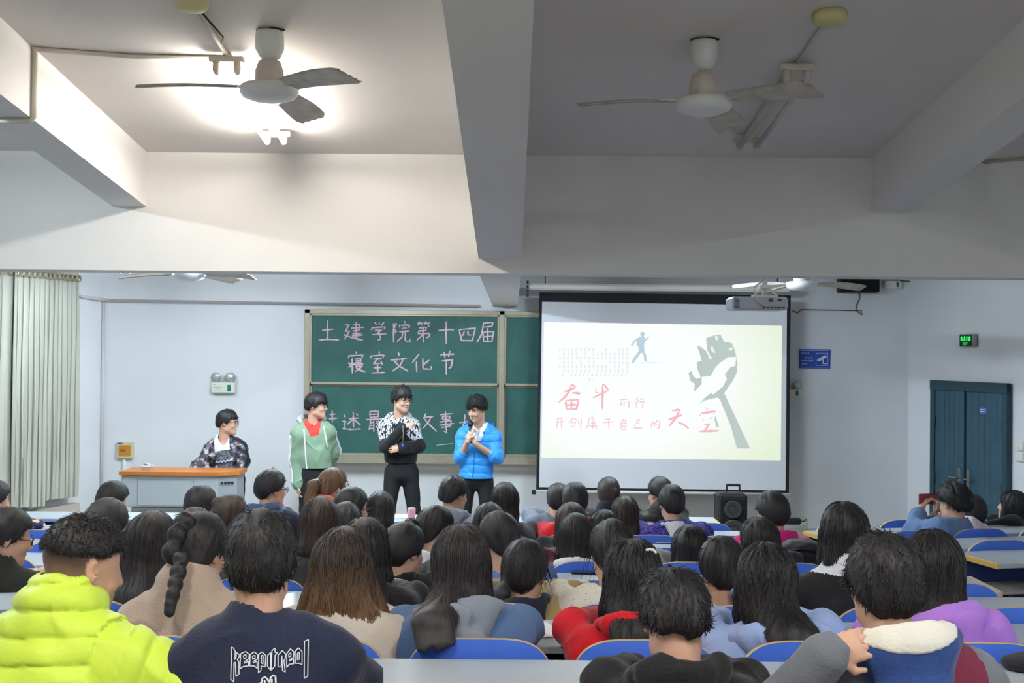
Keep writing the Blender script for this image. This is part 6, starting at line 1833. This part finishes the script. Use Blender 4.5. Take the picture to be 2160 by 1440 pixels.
row('person in a grey shirt half hidden by the red hoodie', 1178, 1016, 6, ('sweater', [M_gt], {'name': 'shirt'}), short(thick=.018, nape=-.085, side=-.02, tufts=250, tuft_z=-.06, out=.12), hy=0, hp=8, sw=.17, dx=-.12)
row('person in a navy jacket with pointed dark hair before the screen', 1284, 1003, 6, ('jacket', [M_nvh], {'name': 'jacket'}), ('bun', H_dark, {'nape': -.09, 'side': -.035, 'front': .06, 'bun': (.03, -.10, .02), 'bun_r': (.035, .03, .035), 'tufts': 200, 'out': .1}), hy=0, hp=4, sw=.18, pad=.024, collar='stand')
M_bkp = cloth('black_puffer', (40, 38, 36), rough=.5)
row('person in a black puffer jacket with hand at chin before the screen', 1392, 1003, 6, ('puffer', [M_bkp], {'quilt': (.08, .007), 'name': 'puffer_jacket'}), short(thick=.016, top=.018, nape=-.05, side=.0, tufts=320, tuft_z=-.02, out=.3), hy=30, hp=4, tw=14, sw=.17, pad=.03, collar='stand', face='profile', arms=(chin(-1), 'desk'), dx=-.04)

# ---- angled block by the door
M_dsh = cloth('pale_denim_shirt', (98, 124, 164), bump=.4, bscale=180); M_pinkw = cloth('pink_white_hood', (222, 204, 206))
def rb(label, px, py, k, du, cl, hair, **kw):
    o0 = RO+RV*(.9*k+.41); p = o0+RU*du+RV*.205
    hd = p+RV*.06
    return person(label, px, py, hd.y, p.y, RFL[k], cl, hair, hipx=p.x, desk_z=.70, h=.011, **kw)
def phone_(G):
    root = G['root']; e, w_, d_, n_, cu = G['arm'][-1]
    c = P(1958, 1052, root.location.y+w_.y+.02)-root.location; t = empty('smartphone', root.location+c, 0, 'pink-cased smartphone held up by the person in the pale denim shirt', 'phone')
    t.rotation_euler = (0, 0, math.radians(12))
    mb = MB(); mb.box(-.075, -.005, -.037, .075, .004, .037, None, .004); mb.build('case', mat('phone_case_rose', (150, 70, 76), rough=.35), t)
    mb = MB(); mb.box(-.07, .004, -.033, .07, .0055, .033); mb.build('screen', mat('phone_screen', (90, 96, 110), rough=.15, emit=.3), t)
rb('person in a pale denim shirt photographing the stage with a phone', 2012, 1018, 1, .62, ('shirt', [M_dsh], {'fold': .009, 'name': 'denim_shirt'}), ('fluffy', H_black, {'thick': .026, 'top': .034, 'nape': -.05, 'side': .02, 'front': .075, 'tufts': 520, 'tuft_len': .04, 'tuft_z': -.02, 'out': .35, 'amp': .008}),
    hy=28, hp=2, tw=24, sw=.175, pad=.024, collar='crew', specs=M_specs_gold, face='profile',
    arms=({'e': (-.13, .22, -.17), 'w': (-.05, .34, .01), 'd': (.15, .1, 1), 'n': (-.8, .3, .2), 'curl': .9, 'bare': .35}, {'e': (.08, .24, -.19), 'w': (.04, .29, .01), 'd': (-.2, .15, 1), 'n': (.7, -.3, .3), 'curl': .9, 'bare': .3}), extra=phone_)
rb('person with a pink-white hood behind the person photographing', 2052, 1040, 2, .58, ('hoodie', [M_pinkw], {'name': 'hoodie'}), short(thick=.018, nape=-.085, side=-.02, tufts=250, out=.12), hy=10, hp=4, tw=14, sw=.155, pad=.02, hood=(M_pinkw, 1.25))
rb('person in black with dark hair looking up at the stage by the door', 2136, 1031, 2, 1.18, ('sweater', [M_blk], {'name': 'sweater'}), bob(len=.05, w=.095, locks=80), hy=42, hp=-8, tw=24, sw=.165, pad=.02, face='profile')

# ---- on the stage
M_camo = print_mat('grey_patterned_jacket', [(34, 34, 42), (70, 68, 76), (120, 116, 120), (196, 194, 198)], 16, rough=.7, stops=[0, .44, .53, .60])
M_zig = print_mat('grey_knit', [(70, 72, 78), (120, 122, 128), (92, 94, 100)], 60)
def lect_pick(lx, ly, lz, best, along, sw):
    o = np.zeros(len(lx)); o[(np.abs(lx+.0) < .055+.10*np.clip(-lz-.05, 0, .4)) & (ly > .02) & (best > .062)] = 1; o[(np.abs(lx) < .075) & (lz > -.075) & (ly > .02)] = 2
    return o
def zigzag(G):
    gar = G['garment']; me = gar.data; bvh = BVHTree.FromPolygons([v.co.copy() for v in me.vertices], [tuple(p.vertices) for p in me.polygons])
    for m, dz, wd in ((M_white, 0, .012), (mat('zig_navy', (40, 44, 84), rough=.9), -.018, .012)):
        mb = MB()
        def fn(u, v, h):
            q = G['Nb']+G['lat']*u+G['axis']*v+G['fwd']*.6; r_ = bvh.ray_cast(q, -G['fwd'])
            return r_[0]+G['fwd']*.002 if r_[0] is not None else q-G['fwd']*.45
        ribbon(mb, [(-.085+.017*i, -.19+dz+.016*(i % 2)) for i in range(11)], wd, fn, 0)
        mb.build('zigzag_band', m, gar)
person('person in a grey patterned jacket leaning on the lectern, head turned to the speakers', 480, 861, 12.02, 12.10, STAGE, ('jacket', [M_camo, M_zig, M_white], {'pick': lect_pick, 'fold': .008, 'name': 'jacket', 'open': .05}), short(thick=.014, nape=-.05, side=.0, front=.05, tufts=420, tuft_len=.026, tuft_z=-.02, out=.2),
       tw=184, hy=268, hp=4, sw=.145, pad=.018, stand=True, collar='crew', specs=M_specs, face=True, h=.0065, extra=zigzag, trous=M_trous,
       arms=({'e': (-.20, .10, -.22), 'w': (-.11, .27, -.345), 'd': (.0, .7, -.5), 'n': (0, .8, .5), 'curl': .6}, {'e': (.27, .10, -.20), 'w': (.38, .28, -.325), 'd': (.3, .7, -.4), 'n': (0, .5, 1), 'curl': .3}))
M_sage = cloth('sage_windbreaker', (122, 148, 124), rough=.6, spec=.25); M_lgh = cloth('grey_hood_lining', (172, 176, 186)); M_redt = cloth('red_tee', (214, 66, 56))
def sage_pick(lx, ly, lz, best, along, sw):
    o = np.zeros(len(lx)); o[(np.abs(lx) < .040*(1+(lz+.115)/.115)) & (lz > -.115) & (ly > .02)] = 1
    return o
def cords(G):
    gar = G['garment']; me = gar.data; bvh = BVHTree.FromPolygons([v.co.copy() for v in me.vertices], [tuple(p.vertices) for p in me.polygons])
    def on_f(u, v):
        q = G['Nb']+G['lat']*u+G['axis']*v+G['fwd']*.6; r_ = bvh.ray_cast(q, -G['fwd']); return (r_[0] if r_[0] is not None else q-G['fwd']*.45)+G['fwd']*.006
    mb = MB()
    mb.tube([on_f(.095+.004*i*.3, -.04-.055*i) for i in range(8)], .007, 6); a = mb.build('drawstring', M_white, gar)
    mb = MB(); mb.tube([on_f(-.10-.004*i, -.03-.045*i) for i in range(6)], .007, 6); mb.build('drawstring', M_white, gar)
    for sd in (-1, 1):
        e, w_, *_ = G['arm'][sd]; s0 = G['S'][sd]
        for o2 in (-.012, .012):
            pts = []
            for i in range(15):
                t_ = i/14; c = s0.lerp(e, min(1, t_*2)) if t_ < .5 else e.lerp(w_, (t_-.5)*1.85)
                dirn = (G['lat']*sd+G['fwd']*.35).normalized(); q = c+dirn*.3+G['fwd']*o2
                r_ = bvh.ray_cast(q, -dirn)
                if r_[0] is not None: pts.append(r_[0]+dirn*.003)
            if len(pts) > 3: mb = MB(); mb.tube(pts, .0055, 6, flat=.5); mb.build('sleeve_stripe', M_white, gar)
person('person in a sage green windbreaker with white drawstrings, hands low, smiling aside', 668, 825, 11.75, 11.75, STAGE, ('jacket', [M_sage, M_redt], {'fold': .009, 'pick': sage_pick, 'name': 'windbreaker', 'hem': .02, 'open': .03}), short(thick=.020, nape=-.05, side=-.005, front=.035, tufts=450, tuft_len=.03, tuft_z=-.02, out=.12),
       tw=196, hy=258, hp=3, sw=.138, pad=.022, stand=True, specs=M_specs, face=True, h=.0065, hood=(M_lgh, 1.2, {'up': .03}), extra=cords, dx=.0,
       arms=({'e': (-.21, -.09, -.28), 'w': (-.14, -.15, -.43), 'd': (.6, -.1, -.6), 'n': (0, -1, 0), 'curl': .8}, {'e': (.185, -.02, -.33), 'w': (.195, .02, -.585), 'd': (0, .05, -1), 'n': (1, 0, 0), 'curl': .6}))
M_bwp = print_mat('black_white_print', [(20, 20, 24), (220, 220, 226), (22, 22, 26), (210, 210, 216)], 34, stretch=(1.7, 1.7, .5), stops=[0, .47, .56, .60])
def bw_pick(lx, ly, lz, best, along, sw):
    o = np.zeros(len(lx)); lim = -.19+.025*np.sin(lx*90)
    o[((lz < lim) & ~((best < .09) & (along < .72))) | (along > .80)] = 1
    return o
def lanyard(G):
    e, w_, *_ = G['arm'][1]
    t = empty('lanyard', G['root'].location+w_+G['fwd']*.05-Vector((0, 0, .06)), 0, 'blue-tipped lanyard dangling from the hand of the hoodie man', 'lanyard')
    mb = MB(); mb.tube([(0, 0, .08), (.004, 0, .0), (0, 0, -.10)], .004, 6); mb.build('cord', mat('cord_grey', (120, 122, 120), rough=.6), t)
    mb = MB(); mb.tube([(0, 0, -.10), (0, 0, -.125)], .010, 8); mb.build('tip', mat('blue_tip', (40, 90, 220), rough=.4), t)
person('person in a black and white print hoodie with round spectacles, arms folded in front', 848, 811, 11.6, 11.62, STAGE, ('hoodie', [M_bwp, M_blk], {'fold': .008, 'pick': bw_pick, 'name': 'hoodie', 'hem': .05}), short(thick=.020, nape=-.05, side=-.005, front=.035, tufts=450, tuft_len=.03, tuft_z=-.02, out=.12),
       tw=186, hy=222, hp=8, sw=.132, pad=.016, stand=True, specs=M_specs, face=True, h=.0065, hood=(M_bwp, .9), extra=lanyard, legs={-1: (.06, .0), 1: (.05, .0)},
       arms=({'e': (-.18, .05, -.29), 'w': (.0, .19, -.30), 'd': (1, .05, .0), 'n': (0, 1, .2), 'curl': .6, 'bare': .12}, {'e': (.155, .12, -.28), 'w': (-.03, .24, -.10), 'd': (-.85, .25, .35), 'n': (.2, .5, .8), 'curl': .8}))
M_cy = cloth('bright_blue_puffer', (48, 146, 226), rough=.45, spec=.3); M_cyd = cloth('blue_lining', (36, 104, 190))
M_wtee = cloth('white_tee', (226, 228, 232))
def blue_pick(lx, ly, lz, best, along, sw):
    o = np.zeros(len(lx)); o[(np.abs(lx-.01) < .042*(1+(lz+.14)/.14)) & (lz > -.14) & (ly > .0)] = 1
    return o
def mic_(G):
    e, w_, d_, *_ = G['arm'][1]
    c = G['root'].location+G['hc']+G['R'] @ Vector((-.0, .135, -.10))
    t = empty('microphone', c, 0, 'black handheld microphone held by the blue jacket man', 'microphone')
    hs_ = [Vector(G['arm'][q][1])+Vector(G['arm'][q][2]).normalized()*.055+Vector(G['arm'][q][3]).normalized()*-.02 for q in (-1, 1)]; hnd = G['root'].location+(hs_[0]+hs_[1])*.5+G['fwd']*.015-c; dv = hnd.normalized()
    q = dv.to_track_quat('Z', 'Y').to_matrix().to_4x4()
    mb = MB(); mb.lathe([(.004, -.03), (.020, -.022), (.027, 0), (.025, .022), (.020, .034)], 18, q); mb.build('mic_head', mat('mic_mesh', (34, 34, 40), rough=.5, metal=.4), t)
    mb = MB(); mb.lathe([(.019, .034), (.018, .05), (.013, .20), (.012, .21)], 16, q); mb.build('mic_handle', mat('mic_body', (18, 18, 22), rough=.35), t)
def seam_(G):
    mic_(G)
    gar = G['garment']; me = gar.data; bvh = BVHTree.FromPolygons([v.co.copy() for v in me.vertices], [tuple(p.vertices) for p in me.polygons])
    def on_f(u, v):
        q = G['Nb']+G['lat']*u+G['axis']*v+G['fwd']*.6; r_ = bvh.ray_cast(q, -G['fwd']); return (r_[0] if r_[0] is not None else q-G['fwd']*.5)+G['fwd']*.002
    mb = MB(); mb.tube([on_f(.015, -.25-.03*i) for i in range(9)], .0045, 6); mb.build('zip', M_cyd, gar)
    mb = MB(); mb.tube([on_f(-.155, -.34-.03*i) for i in range(6)], .003, 6); mb.build('seam', M_cyd, gar)
    mb = MB(); mb.box(-.008, -.002, -.006, .008, .002, .006, Matrix.Translation(on_f(-.10, -.135)), .001); mb.build('chest_logo', M_cyd, gar)
person('person in a bright blue puffer jacket speaking into a microphone', 1006, 831, 11.5, 11.52, STAGE, ('puffer', [M_cy, M_wtee], {'quilt': (.075, .010), 'fold': .006, 'pick': blue_pick, 'name': 'puffer_jacket', 'open': .07, 'hem': -.04}), ('fluffy', H_black, {'thick': .020, 'top': .022, 'nape': -.04, 'side': .01, 'front': .045, 'tufts': 520, 'tuft_len': .034, 'tuft_z': .0, 'out': .3}),
       tw=174, hy=146, hp=16, sw=.142, pad=.021, stand=True, face='closed', h=.0065, hood=(M_cyd, 1.0), extra=seam_, legs={-1: (.05, .0), 1: (.04, .0)}, nose_lip=True,
       arms=({'e': (-.205, .08, -.29), 'w': (.01, .215, -.165), 'd': (.55, .15, .8), 'n': (-.6, .8, .1), 'curl': 1.0, 'bare': .85}, {'e': (.155, .08, -.31), 'w': (.07, .215, -.135), 'd': (-.2, .1, 1), 'n': (.7, .7, 0), 'curl': 1.0, 'bare': .85}))
# ================================================================== things lying on the desks
def on_z(px, py, z):
    v = CR3 @ Vector(((px-1080)/F, -(py-720)/F, -1.0)); k = (z-CAMZ)/v.z; return Vector((0, 0, CAMZ))+v*k
def dz(i): return ROWF[i]+DESKH
M_paper = mat('paper_white', (232, 234, 238), rough=.8, spec=.1)
def paper(name, label, px, py, i, w_, l_, rz, t=.004, cat='paper', m=None, y=None):
    p = on_z(px, py, dz(i)); o = empty(name, (p.x, p.y if y is None else y, dz(i)+.0006), math.radians(rz), label, cat)
    mb = MB(); mb.box(-w_/2, -l_/2, 0, w_/2, l_/2, t, None, .001); mb.build('sheet', m or M_paper, o)
    return o
p = on_z(1236, 1209, dz(3)); t = empty('smartphone', (p.x, p.y, dz(3)+.0006), math.radians(-8), 'black smartphone lying on the empty desk in mid hall', 'phone')
mb = MB(); mb.box(-.075, -.037, 0, .075, .037, .009, None, .004); mb.build('case', mat('phone_black', (22, 23, 26), rough=.3), t)
mb = MB(); mb.box(-.069, -.033, .009, .069, .033, .0096); mb.build('screen', mat('phone_glass', (36, 40, 48), rough=.08, spec=.6), t)
paper('paper_sheet', 'white paper on the desk in front of the denim jacket', 1128, 1330, 1, .15, .22, 14)
o = paper('notebook', 'open white notebook on the nearest desk by the black hoodie', 1340, 1420, 0, .20, .28, 2, .006, 'notebook')
paper('paper_sheet', 'white paper on the front desk beside the pink bottle', 846, 1089, 7, .16, .22, -6)
paper('paper_sheet', 'white paper on a middle desk left of the sleek black bob'.replace('left of', 'beside'), 1400, 1140, 5, .16, .2, 8)
paper('paper_sheet', 'white paper lying behind the sleek black bob on the next desk', 1415, 1168, 4, .15, .2, -6)
paper('notebook', 'tan notebook beside the thick-haired person behind the neon puffer', 268, 1118, 4, .16, .2, 10, .012, 'notebook', mat('tan_cover', (196, 164, 104), rough=.6))
p = on_z(868, 1093, dz(7)); t = empty('water_bottle', (p.x, p.y, dz(7)), 0, 'pink drinking cup standing on the front desk', 'bottle')
mb = MB(); mb.lathe([(.026, 0), (.030, .004), (.031, .055), (.029, .058)], 20); mb.build('body', mat('pink_plastic', (226, 160, 170), rough=.4), t)
mb = MB(); mb.lathe([(.031, .056), (.032, .060), (.032, .078), (.026, .084), (.01, .085)], 20); mb.build('lid', mat('pink_lid', (232, 176, 184), rough=.35), t)
# backpack, patterned bag, dark pouch
def soft(name, prims, h, m, parent, disp=.006, sc=14, seed=1):
    f = Field(h)
    for q in prims: f.add(q, .04)
    f.disp(lambda d, x, y, z: d+disp*(vnoise(x*sc+seed, y*sc, z*sc)+.6*vnoise(x*sc*2.2, y*sc*2.2+seed, z*sc*2.2)))
    v, q = f.run(); v[:, 2] = np.maximum(v[:, 2], .001); return quad_mesh(name, v, q, m, parent)
p = on_z(1678, 1190, dz(4)-.02)
t = empty('backpack', (p.x, ROWD[4]-.20, dz(4)+.001), 0, 'black backpack lying on the desk beside the mask wearer', 'backpack')
soft('body', [EL((0, 0, .07), (.13, .12, .075)), EL((.05, 0, .05), (.12, .11, .055))], .010, cloth('backpack_nylon', (30, 30, 33), rough=.5), t)
mb = MB(); mb.tube([(-.09, -.09, .09), (-.03, -.13, .11), (.04, -.13, .10), (.10, -.09, .06)], .010, 8, flat=.5); mb.build('strap', mat('strap_black', (22, 22, 24), rough=.7), t)
M_bag = print_mat('bag_print', [(54, 40, 84), (44, 34, 70), (196, 60, 110), (210, 200, 90), (60, 46, 92), (200, 190, 200)], 26, kind='voronoi')
p = on_z(84, 1098, dz(6))
t = empty('tote_bag', (p.x, ROWD[6]-.2, dz(6)+.001), 0, 'purple bag with pink and yellow print on the desk at the curtain side', 'bag')
soft('body', [EL((-.06, 0, .035), (.13, .10, .05)), EL((.08, 0, .03), (.11, .09, .04))], .010, M_bag, t, .008, 20)
mb = MB(); mb.tube([(-.12, -.06, .06), (-.05, -.1, .09), (.04, -.09, .08), (.10, -.05, .05)], .007, 6); mb.build('handle', mat('strap_black', (22, 22, 24), rough=.7), t)
p = on_z(2150, 1412, dz(0))
t = empty('pouch', (p.x+.06, p.y, dz(0)+.001), 0, 'dark fabric pouch on the nearest desk beside the maroon jacket', 'pouch')
soft('body', [EL((0, 0, .02), (.11, .07, .03))], .009, cloth('pouch_cloth', (34, 32, 40)), t)

# ================================================================== labels for the chairs
people = [o for o in COL.objects if o.name.split('.')[0] == 'person' and o.parent is None]
short_of = lambda o: o['label']
def nick(o):
    L = o['label']; return L.replace('person in ', '').replace('person with ', '').replace('person ', '')
def cut(sx, n):
    ws = sx.split(); ws = ws[:n]
    while ws and ws[-1] in ('a', 'the', 'and', 'with', 'in', 'of', 'on', 'at', 'by', 'to', 'behind', 'beside', 'between', 'before', 'just', 'directly', 'below', 'near', 'big', 'bright', 'low', 'an'): ws.pop()
    return ' '.join(ws).rstrip(',')
used = {}
def row_of(o):
    return None
SEATW = ['back row', 'seventh row from the front', 'sixth row from the front', 'fifth row from the front', 'fourth row from the front', 'third row from the front', 'second row from the front', 'front row']
def rowword(r):
    if r >= 10: return ['nearer angled row', 'middle angled row', 'far angled row'][r-10]
    return (['back row'] + ROWNAME)[r+1]
byrow = {}
for o, r, x, y in SEATS: byrow.setdefault(r, []).append((x, y, o))
for r, L in byrow.items():
    L.sort(key=lambda q: q[0])
    occ = {}
    pl = [p_ for p_ in people if any(abs(p_.location.y-(y+.2)) < .16 and abs(p_.location.x-x) < .6 for x, y, o in L)]
    for p_ in pl:
        best = min(L, key=lambda q: (q[0]-p_.location.x)**2+(q[1]+.2-p_.location.y)**2+(9 if id(q[2]) in occ else 0)); occ[id(best[2])] = p_
    n_e = 0
    for x, y, o in L:
        o['category'] = 'chair'; o['group'] = 'blue lecture chairs in the ' + rowword(r)
        if id(o) in occ: lab = 'blue chair holding the person in ' + cut(nick(occ[id(o)]), 7)
        else:
            oc = sorted((q for q in L if id(q[2]) in occ), key=lambda q: abs(q[0]-x))
            n_e += 1
            nth = ['first', 'second', 'third', 'fourth', 'fifth', 'sixth', 'seventh', 'eighth', 'ninth', 'tenth', 'eleventh', 'twelfth', 'thirteenth'][n_e-1]
            lab = 'empty blue chair, %s, %s empty one from the curtain side' % (rowword(r), nth)
        if lab in used: lab += ' again'
        used[lab] = 1; o['label'] = lab
